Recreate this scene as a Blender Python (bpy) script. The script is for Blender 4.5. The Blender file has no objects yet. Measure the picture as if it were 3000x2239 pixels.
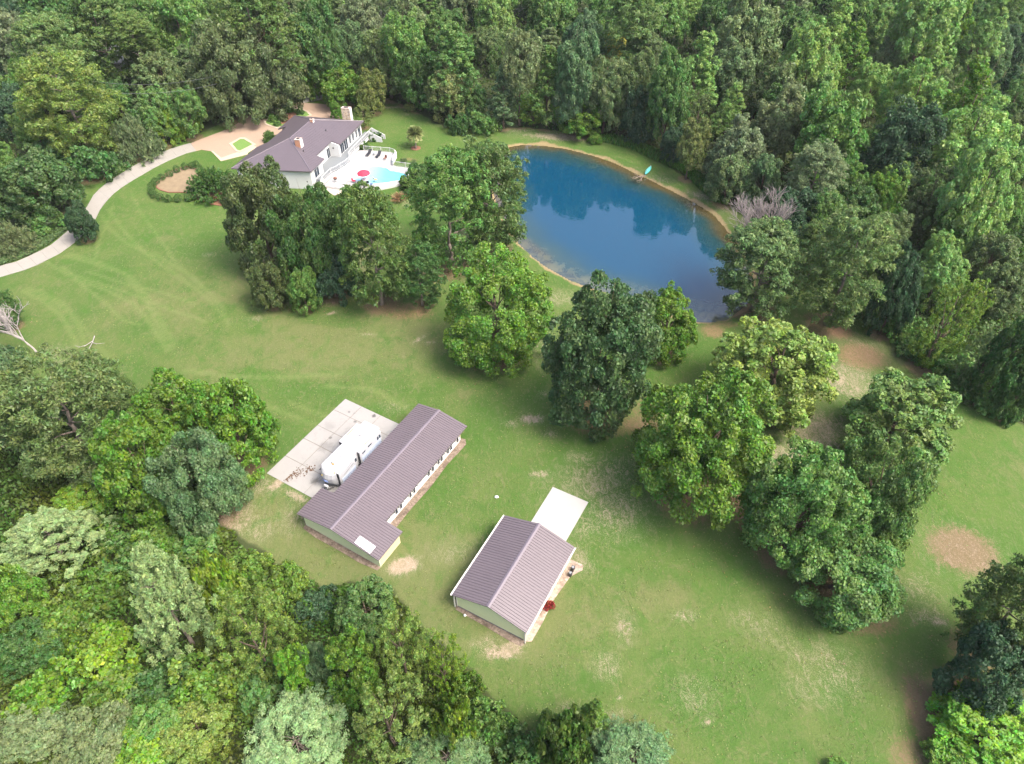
import bpy, bmesh, math, random
import numpy as np
from mathutils import Vector, Matrix
from mathutils.geometry import tessellate_polygon
SC = bpy.context.scene
COL = SC.collection
PI = math.pi

# ------------------------------------------------------------------ camera, light, exposure
cam_d = bpy.data.cameras.new('camera')
cam_d.sensor_width = 36.0
cam_d.lens = 25.44
cam_d.clip_start = 0.5
cam_d.clip_end = 6000
cam = bpy.data.objects.new('camera', cam_d)
COL.objects.link(cam)
cam.location = (0, 0, 75)
cam.rotation_euler = (math.radians(90 - 44.414), 0, 0)
SC.camera = cam

SUN_DIR = Vector((0.50, -0.26, 0.83)).normalized()      # towards the sun
sun_d = bpy.data.lights.new('sun', 'SUN')
sun_d.energy = 1.25
sun_d.angle = math.radians(24)
sun_d.color = (1.0, 0.94, 0.82)
sun = bpy.data.objects.new('sun', sun_d)
COL.objects.link(sun)
sun.location = (120, 0, 200)
sun.rotation_euler = SUN_DIR.to_track_quat('Z', 'Y').to_euler()
W = bpy.data.worlds.new('World'); SC.world = W
W.use_nodes = True
wt = W.node_tree
sky = wt.nodes.new('ShaderNodeTexSky'); sky.sky_type = 'NISHITA'; sky.sun_disc = False
sky.sun_elevation = math.asin(SUN_DIR.z)
sky.sun_rotation = math.atan2(SUN_DIR.x, SUN_DIR.y)
sky.altitude = 100; sky.dust_density = 6.0; sky.air_density = .7; sky.ozone_density = .3
bg = wt.nodes['Background']
bg.inputs['Strength'].default_value = 0.15
wt.links.new(sky.outputs[0], bg.inputs[0])
SC.view_settings.view_transform = 'Standard'
SC.view_settings.look = 'None'
SC.view_settings.exposure = 1.95
SC.view_settings.gamma = 1.0
SC.view_settings.use_curve_mapping = False
SC.render.engine = 'CYCLES'
SC.cycles.max_bounces = 9
SC.cycles.diffuse_bounces = 5
SC.cycles.transmission_bounces = 6
SC.cycles.use_denoising = True

# ------------------------------------------------------------------ data in metres (x right, y away, z up)
TREES = [
('oakh', -41.48, 104.36, 12.27, 17.28, 1.73, 'bo', "big oak with olive crown in front of the white house's left end", 'trees standing on the lawn'),
('oakh', -32.22, 99.92, 10.84, 16.87, 1.69, 'dk', 'dense dark green oak squeezed between the brownish oak and the loose pine', 'trees standing on the lawn'),
('oak', -39.6, 94.9, 6.2, 7.41, 0.74, 'bo', 'small brownish olive oak at the lower left foot of the tree clump below the house', 'trees standing on the lawn'),
('oakb', -33.81, 93.7, 4.89, 7.37, 0.74, 'md', "small drooping green oak beside the small brownish one at the clump's foot", 'trees standing on the lawn'),
('pine', -21.65, 95.07, 10.66, 19.32, 1.93, 'pg', 'loose pine with gaps showing through, in the middle of the clump below the pool', 'trees standing on the lawn'),
('oak', -29.72, 97.32, 7.85, 7.85, 0.78, 'dt', 'very dark shaded understory oak at the bottom of the clump below the house', 'trees standing on the lawn'),
('pineb', -14.9, 94.81, 6.95, 10.88, 1.09, 'dk', 'dark narrow pine between the loose pine and the bright maple', 'trees standing on the lawn'),
('pine', -10.6, 105.31, 12.08, 19.22, 1.92, 'md', 'large green pine left of the pond, standing before the tallest pine', 'trees standing on the lawn'),
('pineb', -3.52, 111.18, 12.28, 19.33, 1.93, 'pg', "tallest pine right at the pond's left shore, branches reaching over the water", 'trees standing on the lawn'),
('mapleh', -2.59, 83.01, 14.93, 15.5, 1.55, 'br', "bright green maple with broad crown below the pond's left shore", 'trees standing on the lawn'),
('oakh', 11.45, 70.08, 13.61, 19.14, 1.91, 'dg', 'huge dark green oak in the centre of the lawn with a dense rounded crown', 'trees standing on the lawn'),
('maple', 22.84, 82.31, 7.53, 9.9, 0.99, 'br', "bright green tree on the pond's lower shore behind the huge dark oak", 'trees standing on the lawn'),
('mapleh', 22.81, 56.15, 16.31, 17.51, 1.75, 'br', 'huge bright green maple right of the lawn centre, widest crown of all', 'trees standing on the lawn'),
('maple', 36.48, 72.11, 14.65, 12.81, 1.28, 'ym', "light yellowish green maple behind the huge bright maple near the pond's right end", 'trees standing on the lawn'),
('pine', 39.56, 93.58, 12.41, 14.13, 1.41, 'pl', "pale green pine at the pond's right end below the bare white tree", 'trees standing on the lawn'),
('pineb', 50.62, 89.82, 11.76, 19.0, 1.9, 'pl', "full pale green pine at the wood's edge, second from the pond's right end", 'trees standing on the lawn'),
('pine', 50.38, 100.5, 6.83, 11.03, 1.1, 'pg', 'slim green pine squeezed between the two full pale pines', 'trees standing on the lawn'),
('maple', 49.65, 63.27, 12.61, 10.23, 1.02, 'mg', 'spreading green maple at the right, with ragged top, above the big oak clump', 'trees standing on the lawn'),
('oakh', 32.24, 47.45, 10.83, 14.7, 1.47, 'md', 'left oak of the big green clump at the lower right of the lawn', 'trees standing on the lawn'),
('oakh', 41.57, 50.19, 10.0, 13.55, 1.35, 'mg', 'right oak of the big green clump at the lower right of the lawn', 'trees standing on the lawn'),
('oakh', 36.73, 42.82, 12.14, 7.47, 0.75, 'md', 'lowest oak of the big green clump at the lower right of the lawn', 'trees standing on the lawn'),
('pineb', 49.55, 35.42, 8.56, 15.73, 1.57, 'dp', 'dark ragged pine at the right edge above the other dark one', 'trees standing on the lawn'),
('oakb', 46.44, 29.96, 6.9, 10.23, 1.02, 'dt', 'very dark green tree at the right edge just above the bright maple', 'trees standing on the lawn'),
('maple', 45.31, 25.65, 9.11, 4.56, 0.46, 'bl', 'bright yellow green maple in the bottom right corner', 'trees standing on the lawn'),
('maple', 41.86, 23.59, 5.0, 2.5, 0.25, 'br', 'small bright green tree at the bottom edge left of the corner maple', 'trees standing on the lawn'),
('maple', 31.12, 23.08, 2.69, 1.35, 0.13, 'br', 'tip of a small bright green tree poking in at the bottom edge', 'trees standing on the lawn'),
('pine', 11.21, 23.59, 7.14, 3.57, 0.36, 'bp', 'blue green pine at the bottom edge standing alone on the lawn', 'trees standing on the lawn'),
('cone', 7.88, 27.41, 2.6, 5.99, 0.18, 'vo', 'vine covered snag with yellowish brown top at the bottom of the lawn', 'trees standing on the lawn'),
('bush', 5.02, 24.35, 4.58, 10.52, 0.0, 'vd', 'dark ivy mound leaning on the vine covered snag', 'trees standing on the lawn'),
('cone', 3.61, 27.24, 2.03, 4.66, 0.14, 'vd', 'thin dark ivy covered trunk left of the vine covered snag', 'trees standing on the lawn'),
('pineb', -79.64, 89.4, 4.36, 7.06, 0.71, 'dk', 'pine branch tips entering at the left edge above the bare white tree', 'trees standing on the lawn'),
('oak', -63.16, 64.63, 8.11, 13.33, 1.33, 'bg', 'blue green oak at the left edge behind the big dark pine', 'trees and mounds of the lower left thicket'),
('pineh', -54.29, 60.25, 14.4, 16.13, 1.61, 'dp', 'big dark olive pine at the left, broadest of the left clump', 'trees and mounds of the lower left thicket'),
('pineb', -53.21, 67.69, 5.26, 8.79, 0.88, 'pg', 'slender pine tucked behind the right shoulder of the big dark olive pine', 'trees and mounds of the lower left thicket'),
('maple', -43.94, 65.09, 9.64, 11.09, 1.11, 'br', 'rear bright green maple of the left clump beside the lawn', 'trees and mounds of the lower left thicket'),
('maple', -35.11, 61.05, 8.98, 13.26, 1.33, 'br', 'front bright green maple of the left clump nearest to the trailer', 'trees and mounds of the lower left thicket'),
('maple', -44.05, 53.97, 9.14, 13.4, 1.34, 'br', 'lower bright green maple of the left clump between pine and blue green tree', 'trees and mounds of the lower left thicket'),
('oakh', -36.51, 52.77, 9.1, 12.3, 1.23, 'bg', 'blue green tree at the lower right of the left clump, nearest to the long building', 'trees and mounds of the lower left thicket'),
('cedar', -52.97, 46.67, 11.37, 7.72, 0.23, 'lb', 'pale blue green pine with feathery boughs at the left edge', 'trees and mounds of the lower left thicket'),
('cedar', -34.49, 36.05, 7.49, 15.61, 0.47, 'lb', 'tall pale blue green cedar standing out of the shrubs at the lower left', 'trees and mounds of the lower left thicket'),
('feather', -25.36, 33.02, 6.34, 13.82, 1.38, 'yg', 'tall yellowish green tree right of the pale cedar', 'trees and mounds of the lower left thicket'),
('maple', -21.34, 31.44, 3.53, 8.11, 0.81, 'bl', 'small bright lime green tree right of the tall yellowish green one', 'trees and mounds of the lower left thicket'),
('oak', -19.2, 32.15, 3.13, 7.21, 0.72, 'bg', 'narrow blue green tree beside the small lime green tree', 'trees and mounds of the lower left thicket'),
('maple', -15.72, 38.37, 6.3, 5.31, 0.53, 'mb', "mid green tree in front of the barn's lower left corner", 'trees and mounds of the lower left thicket'),
('maple', -15.62, 30.71, 4.7, 10.82, 1.08, 'br', 'bright green tree left of the dense olive tree near the barn', 'trees and mounds of the lower left thicket'),
('feather', -10.92, 32.49, 5.18, 11.92, 1.19, 'yg', 'tall olive green tree on the lawn edge nearest to the barn', 'trees and mounds of the lower left thicket'),
('feather', -6.76, 31.29, 3.77, 8.66, 0.87, 'yl', 'yellow green feathery sapling on the lawn edge below the barn', 'trees and mounds of the lower left thicket'),
('feather', -11.36, 25.38, 6.68, 10.58, 1.06, 'yg', 'broad olive green tree near the bottom edge right of the blue grey pine', 'trees and mounds of the lower left thicket'),
('bush', -6.37, 26.69, 4.41, 10.15, 0.0, 'yo', 'yellowish shrub mass at the bottom right end of the thicket', 'trees and mounds of the lower left thicket'),
('pineh', -20.34, 25.03, 9.05, 4.53, 0.45, 'lb', 'pale blue green pine at the bottom edge, left one of two', 'trees and mounds of the lower left thicket'),
('pineh', -6.15, 23.77, 7.35, 3.67, 0.37, 'bp', 'blue green pine at the bottom edge, right one of two', 'trees and mounds of the lower left thicket'),
('maple', -52.54, 54.24, 7.54, 3.77, 0.38, 'yl', 'yellow topped tree behind the pale pine at the left edge', 'trees and mounds of the lower left thicket'),
('bush', -31.82, 40.82, 4.32, 9.94, 0.0, 'yl', 'bright yellow green vine mound just right of the pale cedar', 'trees and mounds of the lower left thicket'),
('maple', -53.0, 38.82, 5.07, 8.53, 0.85, 'br', 'green tree at the left edge below the pale feathery pine', 'trees and mounds of the lower left thicket'),
('oak', -50.39, 34.44, 5.43, 4.26, 0.43, 'dk', 'dark green tree at the left edge above the bright green vine mound', 'trees and mounds of the lower left thicket'),
('bush', -49.57, 37.69, 6.11, 3.47, 0.0, 'vo', 'olive vine mound below the pale feathery pine', 'trees and mounds of the lower left thicket'),
('bush', -46.6, 40.73, 6.77, 3.38, 0.0, 'yo', 'olive yellow vine mound between the pale pine and the pale cedar', 'trees and mounds of the lower left thicket'),
('bush', -43.42, 34.84, 6.87, 3.43, 0.0, 'yl', "yellow green vine mound left of the pale cedar's foot", 'trees and mounds of the lower left thicket'),
('bush', -47.05, 29.72, 6.06, 4.8, 0.0, 'br', 'bright green vine mound at the left edge', 'trees and mounds of the lower left thicket'),
('oak', -46.85, 26.38, 6.31, 3.16, 0.32, 'gg', 'grey green tree in the bottom left corner', 'trees and mounds of the lower left thicket'),
('bush', -40.45, 29.62, 6.11, 3.05, 0.0, 'yo', 'olive vine mound above the grey green tree at the bottom left', 'trees and mounds of the lower left thicket'),
('bush', -36.16, 30.9, 5.29, 3.59, 0.0, 'dk', 'dark green vine mound right below the pale cedar', 'trees and mounds of the lower left thicket'),
('oak', -40.17, 25.2, 7.46, 3.73, 0.37, 'gg', 'wide grey green tree at the bottom, second from the corner', 'trees and mounds of the lower left thicket'),
('maple', -34.83, 25.95, 6.28, 3.14, 0.31, 'md', 'mid green tree at the bottom edge, third from the corner', 'trees and mounds of the lower left thicket'),
('bush', -31.03, 30.53, 6.13, 4.23, 0.0, 'yo', 'olive leafy mound below the tall yellowish green tree', 'trees and mounds of the lower left thicket'),
('maple', -30.2, 26.46, 5.87, 3.76, 0.38, 'yg', 'light olive tree at the bottom left of the blue grey pine', 'trees and mounds of the lower left thicket'),
('bush', -35.59, 23.55, 6.56, 3.28, 0.0, 'yl', 'yellow green bush cut by the bottom edge', 'trees and mounds of the lower left thicket'),
('bush', -25.52, 30.13, 5.27, 2.81, 0.0, 'md', 'green vine mound above the pale pine at the bottom edge', 'trees and mounds of the lower left thicket'),
('bush', -44.79, 45.88, 5.82, 2.91, 0.0, 'md', "green bush between the pale feathery pine and the pale cedar's top", 'trees and mounds of the lower left thicket'),
('bush', -41.92, 48.42, 5.69, 2.85, 0.0, 'yo', 'olive yellow bush under the blue green tree', 'trees and mounds of the lower left thicket'),
('bush', -37.56, 47.55, 5.14, 2.57, 0.0, 'mb', 'green bush at the lawn corner under the blue green tree', 'trees and mounds of the lower left thicket'),
('bush', -25.97, 42.35, 5.41, 2.7, 0.0, 'yo', 'low olive shrub on the lawn edge left of the mid green tree', 'trees and mounds of the lower left thicket'),
('bush', -21.68, 40.22, 4.35, 2.18, 0.0, 'dt', 'dark blue green shrub on the lawn edge below the long building', 'trees and mounds of the lower left thicket'),
('bush', -30.06, 44.84, 4.03, 2.3, 0.0, 'vo', 'low olive shrub at the lawn edge right of the yellow vine mound', 'trees and mounds of the lower left thicket'),
('bush', -18.75, 28.8, 5.2, 2.6, 0.0, 'yl', 'yellow olive mound between the lime tree and the pale pine', 'trees and mounds of the lower left thicket'),
('bush', -1.86, 26.87, 4.63, 4.63, 0.0, 'md', 'green bush at the bottom between yellowish shrub and ivy mound', 'trees and mounds of the lower left thicket'),
('bush', 1.03, 24.57, 4.53, 4.53, 0.0, 'dk', 'dark bush at the bottom edge left of the ivy mound', 'trees and mounds of the lower left thicket'),
('bush', -4.51, 30.45, 3.51, 3.51, 0.0, 'yo', 'small olive bush below the yellow green feathery sapling', 'trees and mounds of the lower left thicket'),
('oakh', -63.57, 163.95, 15.02, 19.88, 1.99, 'go', 'left half of the grey green oak group behind the driveway', 'trees around the house'),
('oakh', -55.25, 169.78, 15.93, 19.26, 1.93, 'go', 'tallest grey green oak behind the white house and its driveway', 'trees around the house'),
('oak', -69.46, 164.89, 9.02, 8.44, 0.84, 'go', "low grey green oak bough group on the driveway's left bend", 'trees around the house'),
('oak', -56.49, 171.46, 12.34, 9.33, 0.93, 'go', 'low grey green oak at the driveway behind the house', 'trees around the house'),
('maple', -40.72, 171.84, 9.07, 9.07, 0.91, 'br', 'bright green tree behind the stone chimney', 'trees around the house'),
('maple', -47.46, 176.66, 4.75, 7.13, 0.71, 'br', 'narrow bright green tree between the grey oak and the bright tree', 'trees around the house'),
('oak', -32.94, 167.87, 6.28, 9.05, 0.91, 'ol', 'olive tree on the lawn behind the stone chimney, right of the bright green one', 'trees around the house'),
('feather', -33.92, 160.38, 4.17, 4.87, 0.49, 'ol', 'small sparse olive tree at the far right corner of the house', 'trees around the house'),
('maple', -41.16, 164.98, 2.43, 3.83, 0.38, 'br', 'slim light green shrub beside the stone chimney', 'trees around the house'),
('pineh', -90.79, 145.74, 17.4, 19.41, 1.94, 'yp', 'yellowish green pine group left of the grey willowy bush', 'trees around the house'),
('willow', -80.41, 146.25, 9.07, 8.41, 0.0, 'gg', "grey green willowy bush on the driveway's outer side", 'trees around the house'),
('maple', -76.64, 151.22, 5.68, 7.42, 0.74, 'yl', 'bright yellow green young tree, left of three beside the driveway', 'trees around the house'),
('maple', -74.82, 154.39, 4.43, 6.2, 0.62, 'yl', 'bright yellow green young tree, middle of three beside the driveway', 'trees around the house'),
('maple', -72.6, 157.12, 4.49, 5.17, 0.52, 'yl', 'bright yellow green young tree, right of three beside the driveway', 'trees around the house'),
('oak', -78.45, 114.21, 4.89, 6.64, 0.66, 'dt', "small dark tree standing at the driveway's near left bend", 'trees around the house'),
('oak', -88.25, 120.77, 13.27, 11.8, 1.18, 'dg', 'broad dark olive tree left of the near driveway', 'trees around the house'),
('willow', -90.22, 110.81, 6.63, 5.12, 0.0, 'gg', 'grey green bush at the left edge above the ground cover bed', 'trees around the house'),
('willow', -59.71, 131.01, 9.38, 4.69, 0.0, 'dk', 'spiky crepe myrtle beside the ring of clipped bushes', 'trees around the house'),
('willow', -53.95, 153.33, 2.91, 2.43, 0.0, 'md', "spiky green shrub at the house's entrance side", 'trees around the house'),
('pine', -88.14, 176.56, 9.5, 6.962, 12.378, 'pg', 'tall pine with long bare leaning trunk above the power lines', 'trees of the upper left wood'),
('pine', -101.47, 163.58, 13.77, 17.91, 5.01, 'pl', 'light green pine left of the grey roofed house among the trees', 'trees of the upper left wood'),
('oak', -116.62, 179.33, 12.69, 14.6, 4.09, 'gg', 'grey green tree at the far upper left', 'trees of the upper left wood'),
('oak', -121.15, 179.64, 8.96, 10.31, 2.89, 'bg', 'blue green tree at the left edge, upper one', 'trees of the upper left wood'),
('oak', -109.26, 154.17, 8.06, 9.27, 2.6, 'dt', 'very dark tree at the left edge above the broad olive tree', 'trees of the upper left wood'),
('oak', -122.51, 192.62, 13.92, 16.0, 4.48, 'dt', 'dark blue green tree in the top left corner', 'trees of the upper left wood'),
('oak', -108.69, 185.57, 14.62, 16.81, 4.71, 'dk', 'dark green tree at the top edge right of the corner', 'trees of the upper left wood'),
('pine', -97.1, 179.05, 14.16, 18.41, 5.15, 'pg', 'green pine at the top edge above the grey roofed house', 'trees of the upper left wood'),
('pine', -88.41, 182.63, 8.48, 11.03, 3.09, 'pg', 'slim pine right of the leaning trunk', 'trees of the upper left wood'),
('oak', -83.59, 191.89, 13.32, 15.32, 4.29, 'md', 'mid green tree at the top edge left of the bushy pine', 'trees of the upper left wood'),
('pine', -57.52, 168.87, 17.57, 21.0, 5.88, 'pg', 'bushy pine at the top edge above the grey oak group', 'trees of the upper left wood'),
('oak', -79.95, 204.89, 11.04, 12.7, 3.56, 'mb', 'dull green tree at the top edge between pine and mid green tree', 'trees of the upper left wood'),
('oak', -45.76, 178.75, 10.96, 15.89, 5.11, 'dk', 'dark green tree right of the tallest grey oak', 'trees of the upper left wood'),
('pine', -93.85, 192.86, 11.64, 15.13, 4.24, 'md', 'dark pine at the top edge above the leaning pine', 'trees of the upper left wood'),
('bush', -85.06, 137.57, 9.01, 6.76, 0.0, 'dk', 'dark shrub left of the grey willowy bush', 'trees of the upper left wood'),
('bush', -91.14, 139.26, 4.05, 3.04, 0.0, 'yl', "small lime yellow bush left of the driveway's grass strip", 'trees of the upper left wood'),
('maple', -77.11, 152.51, 7.5, 9.37, 2.62, 'md', 'mid green tree behind the three yellow green ones', 'trees of the upper left wood'),
('maple', -71.63, 155.28, 7.1, 8.87, 2.48, 'md', 'mid green tree below the power lines near the oak', 'trees of the upper left wood'),
('bush', -87.28, 117.65, 6.04, 4.53, 0.0, 'md', 'low green bush under the broad olive tree', 'trees of the upper left wood'),
('oak', -97.57, 176.09, 6.68, 7.68, 2.15, 'mb', 'green tree in front of the grey roofed house', 'trees of the upper left wood'),
('oak', -90.77, 164.14, 6.36, 7.31, 2.05, 'dk', 'shaded tree under the leaning pine', 'trees of the upper left wood'),
('oak', -109.28, 163.4, 9.4, 10.81, 3.03, 'md', 'mid green tree behind the left edge of the yellowish pine', 'trees of the upper left wood'),
('bush', -94.22, 138.78, 8.6, 6.45, 0.0, 'dk', 'shaded shrub under the yellowish green pine', 'trees of the upper left wood'),
('oak', -38.68, 202.01, 10.93, 12.57, 3.52, 'gg', 'grey green tree at the top edge, first right of the house', 'trees of the far wood behind the pond'),
('oak', -29.85, 176.83, 12.07, 14.81, 2.41, 'gk', 'dark grey green tree behind the olive tree', 'trees of the far wood behind the pond'),
('oak', -40.97, 190.91, 8.79, 10.11, 2.83, 'bg', 'blue green tree behind the bright green tree by the chimney', 'trees of the far wood behind the pond'),
('oak', -25.18, 173.33, 9.64, 13.98, 7.02, 'md', 'mid green tree at the top right of the grey green one', 'trees of the far wood behind the pond'),
('oak', -22.13, 169.94, 8.56, 12.41, 3.38, 'dk', 'dark tree left of the pale olive tree on the far lawn', 'trees of the far wood behind the pond'),
('poplar', -14.05, 166.88, 12.5, 18.06, 2.94, 'md', 'tall green poplar behind the pale olive tree', 'trees of the far wood behind the pond'),
('cone', -16.33, 178.5, 6.91, 13.82, 1.16, 'mb', 'vine column hanging below the tall green poplar', 'trees of the far wood behind the pond'),
('oak', -4.28, 207.36, 10.54, 12.13, 3.4, 'lg', "light green tree at the top edge over the pond's left end", 'trees of the far wood behind the pond'),
('oak', 1.68, 161.48, 8.34, 12.09, 8.91, 'gg', "greyish thin crowned tree above the pond's left end", 'trees of the far wood behind the pond'),
('poplar', 8.79, 196.56, 5.98, 10.76, 3.01, 'lt', 'pointed light green poplar in the middle of the far wood', 'trees of the far wood behind the pond'),
('feather', -0.71, 174.47, 8.71, 12.63, 3.54, 'gk', 'thin grey green tree with bare limbs below the greyish crown', 'trees of the far wood behind the pond'),
('oak', 17.79, 189.42, 10.43, 12.0, 3.36, 'bg', "blue green tree above the pond's far bank", 'trees of the far wood behind the pond'),
('maple', 25.97, 195.13, 6.24, 7.8, 2.18, 'yy', 'yellowing tree in the far wood above the pond', 'trees of the far wood behind the pond'),
('pine', 29.62, 182.18, 13.29, 17.28, 4.84, 'pg', "tall pine with visible trunk above the pond's right end", 'trees of the far wood behind the pond'),
('pine', 32.31, 180.18, 8.51, 11.07, 3.1, 'gk', 'lower pine beneath the tall trunked one', 'trees of the far wood behind the pond'),
('oak', 10.09, 201.73, 12.09, 13.9, 3.89, 'md', 'green tree at the top edge, behind the pointed poplar', 'trees of the far wood behind the pond'),
('oak', 14.43, 158.4, 9.02, 13.09, 7.91, 'bg', 'blue green tree at the top edge, right of the pointed poplar', 'trees of the far wood behind the pond'),
('oak', 25.86, 207.36, 10.54, 12.13, 3.4, 'mb', 'dull green tree at the top edge above the yellowing tree', 'trees of the far wood behind the pond'),
('oak', 40.81, 204.1, 11.01, 12.66, 3.55, 'md', 'green tree at the top edge right of the tall pine', 'trees of the far wood behind the pond'),
('oak', 32.85, 149.4, 8.17, 11.85, 9.15, 'mb', 'green tree right of the lower pine', 'trees of the far wood behind the pond'),
('oak', -14.68, 165.38, 9.53, 10.44, 1.7, 'oy', 'pale olive tree at the far end of the lawn left of the pond', 'trees of the far wood behind the pond'),
('bush', -20.1, 171.23, 6.09, 4.57, 0.0, 'dk', 'dark bush at the left foot of the pale olive tree', 'trees of the far wood behind the pond'),
('maple', -8.61, 163.41, 5.91, 8.57, 1.52, 'dk', 'dark green tree just right of the pale olive tree', 'trees of the far wood behind the pond'),
('bush', -12.34, 158.42, 5.25, 3.94, 0.0, 'dk', 'dark bush at the right foot of the pale olive tree', 'trees of the far wood behind the pond'),
('bush', -6.02, 158.05, 6.28, 4.71, 0.0, 'md', "green bush above the pond's left end", 'trees of the far wood behind the pond'),
('cone', -1.91, 160.28, 6.8, 12.03, 1.96, 'bg', "conical blue green tree above the pond's left end", 'trees of the far wood behind the pond'),
('cone', 7.82, 160.28, 7.54, 15.08, 3.06, 'md', 'tall slender green tree on the far bank, left of the bright maple', 'trees of the far wood behind the pond'),
('feather', 4.9, 161.24, 6.53, 6.28, 1.02, 'yl', 'small yellowish tree on the far bank', 'trees of the far wood behind the pond'),
('maple', 15.61, 157.23, 10.5, 7.88, 1.28, 'br', "bright green maple on the pond's far bank", 'trees of the far wood behind the pond'),
('oak', 13.61, 158.63, 9.15, 13.27, 2.84, 'bg', 'blue grey tree behind the bright maple on the far bank', 'trees of the far wood behind the pond'),
('oak', 20.62, 157.7, 9.1, 13.19, 3.55, 'gk', 'dark grey green tree right of the bright maple on the far bank', 'trees of the far wood behind the pond'),
('oak', 26.95, 156.77, 8.44, 12.24, 5.15, 'gk', 'dull grey green tree above the tall reeds', 'trees of the far wood behind the pond'),
('oak', 28.45, 153.14, 9.02, 10.61, 1.73, 'dt', "dark tree behind the reeds on the pond's far bank", 'trees of the far wood behind the pond'),
('oak', 32.52, 147.9, 8.22, 11.92, 4.51, 'dk', 'dark tree above the bend of the far bank', 'trees of the far wood behind the pond'),
('bush', 18.56, 152.76, 3.08, 2.31, 0.0, 'br', 'small bright bush at the left end of the reeds', 'trees of the far wood behind the pond'),
('poplar', 39.56, 158.55, 9.5, 17.1, 4.79, 'lt', "light green poplar above the bank's bend", 'trees of the right wood'),
('pine', 48.84, 213.66, 7.66, 9.96, 2.79, 'lg', 'light green pine at the top edge above the light poplar', 'trees of the right wood'),
('oak', 55.68, 177.73, 15.72, 18.08, 5.06, 'gk', 'broad grey green tree at the top, left of the light poplars', 'trees of the right wood'),
('oak', 49.93, 168.9, 10.85, 12.48, 3.49, 'gk', 'dark round tree right of the light green poplar', 'trees of the right wood'),
('oak', 53.24, 203.27, 10.39, 11.95, 3.35, 'dk', 'dark tree at the top edge left of the broad grey green one', 'trees of the right wood'),
('cone', 57.18, 165.46, 4.9, 9.81, 0.82, 'mb', 'small dark green cone shaped tree in the right wood', 'trees of the right wood'),
('poplar', 76.15, 181.32, 9.7, 17.47, 4.89, 'lt', 'light green poplar at the top of the right wood', 'trees of the right wood'),
('maple', 67.31, 165.85, 12.66, 15.83, 4.43, 'lt', 'broad light green tree below the top poplar', 'trees of the right wood'),
('poplar', 77.23, 169.89, 8.67, 15.6, 4.37, 'br', 'bright light poplar, tallest point of the right wood', 'trees of the right wood'),
('maple', 81.75, 164.56, 8.2, 10.25, 2.87, 'lt', 'light yellowish tree right below the bright poplar', 'trees of the right wood'),
('cone', 68.15, 158.22, 5.96, 11.92, 1.0, 'lt', 'small pointed light tree in the middle of the right wood', 'trees of the right wood'),
('poplar', 45.1, 146.32, 6.92, 12.45, 3.49, 'lg', 'yellowish green poplar above the brownish thin tree', 'trees of the right wood'),
('feather', 39.84, 150.48, 6.53, 9.47, 2.65, 'bo', "thin brownish tree with bare twigs above the bank's bend", 'trees of the right wood'),
('oak', 36.05, 136.57, 5.93, 8.59, 3.8, 'ol', "olive tree on the wood's edge at the bank's bend", 'trees of the right wood'),
('oak', 55.13, 142.04, 11.09, 12.75, 3.57, 'gg', 'large grey green tree in the middle of the right wood', 'trees of the right wood'),
('maple', 61.49, 131.76, 12.54, 15.67, 4.39, 'md', 'large mid green tree left of the dark round magnolia', 'trees of the right wood'),
('oak', 74.77, 130.52, 12.35, 14.2, 3.98, 'dt', 'dark blue green round magnolia crown in the right wood', 'trees of the right wood'),
('maple', 84.45, 149.98, 11.82, 14.78, 4.14, 'lt', 'light green tree above the dark magnolia crown', 'trees of the right wood'),
('maple', 100.63, 174.77, 6.85, 8.56, 2.4, 'lg', 'small light tree left of the smooth bright crown', 'trees of the right wood'),
('poplar', 88.38, 136.54, 10.37, 18.67, 5.23, 'br', 'smooth bright green slanting crown near the right edge', 'trees of the right wood'),
('maple', 85.88, 128.84, 12.68, 15.86, 4.44, 'lt', 'large light green tree right of the dark magnolia crown', 'trees of the right wood'),
('maple', 96.49, 178.15, 15.37, 19.21, 5.38, 'lg', 'broad green tree at the top edge of the right wood', 'trees of the right wood'),
('maple', 113.35, 196.95, 10.93, 13.66, 3.82, 'br', 'bright tree at the top edge near the right corner', 'trees of the right wood'),
('poplar', 111.69, 179.74, 10.06, 18.11, 5.07, 'lg', 'tall green tree at the top edge next to the corner', 'trees of the right wood'),
('oak', 117.09, 183.82, 9.99, 11.49, 3.22, 'bg', 'blue green tree below the corner trees at the right', 'trees of the right wood'),
('oak', 105.79, 181.43, 9.24, 10.63, 2.98, 'md', 'green tree between broad top tree and smooth bright crown', 'trees of the right wood'),
('oak', 91.94, 180.91, 7.91, 9.1, 2.55, 'gg', 'grey green tree right of the bright light poplar', 'trees of the right wood'),
('oak', 91.71, 201.68, 11.5, 13.23, 3.7, 'md', 'green tree at the top edge behind the bright light poplar', 'trees of the right wood'),
('maple', 96.39, 197.09, 8.98, 11.22, 3.14, 'lg', 'light green tree at the top left of the broad one', 'trees of the right wood'),
('oak', 127.0, 190.84, 8.22, 9.45, 2.65, 'dt', 'dark tree at the right edge, upper one', 'trees of the right wood'),
('oak', 115.86, 167.85, 6.98, 8.03, 2.25, 'dt', 'dark tree at the right edge, below the smooth bright crown', 'trees of the right wood'),
('feather', 104.64, 144.34, 5.42, 7.86, 2.2, 'bo', 'brownish tree at the right edge', 'trees of the right wood'),
('maple', 94.58, 128.66, 8.17, 10.21, 2.86, 'lg', 'light tree at the right edge below the brownish one', 'trees of the right wood'),
('oak', 44.4, 133.92, 10.56, 11.71, 1.91, 'gg', "grey green tree at the wood's edge right of the reeds", 'trees of the right wood'),
('oak', 41.77, 127.04, 7.64, 8.85, 1.44, 'gk', "dark green tree at the wood's edge above the bare white tree", 'trees of the right wood'),
('oak', 47.81, 125.31, 6.67, 9.56, 1.56, 'bg', 'blue green tree behind the bare white tree', 'trees of the right wood'),
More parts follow.
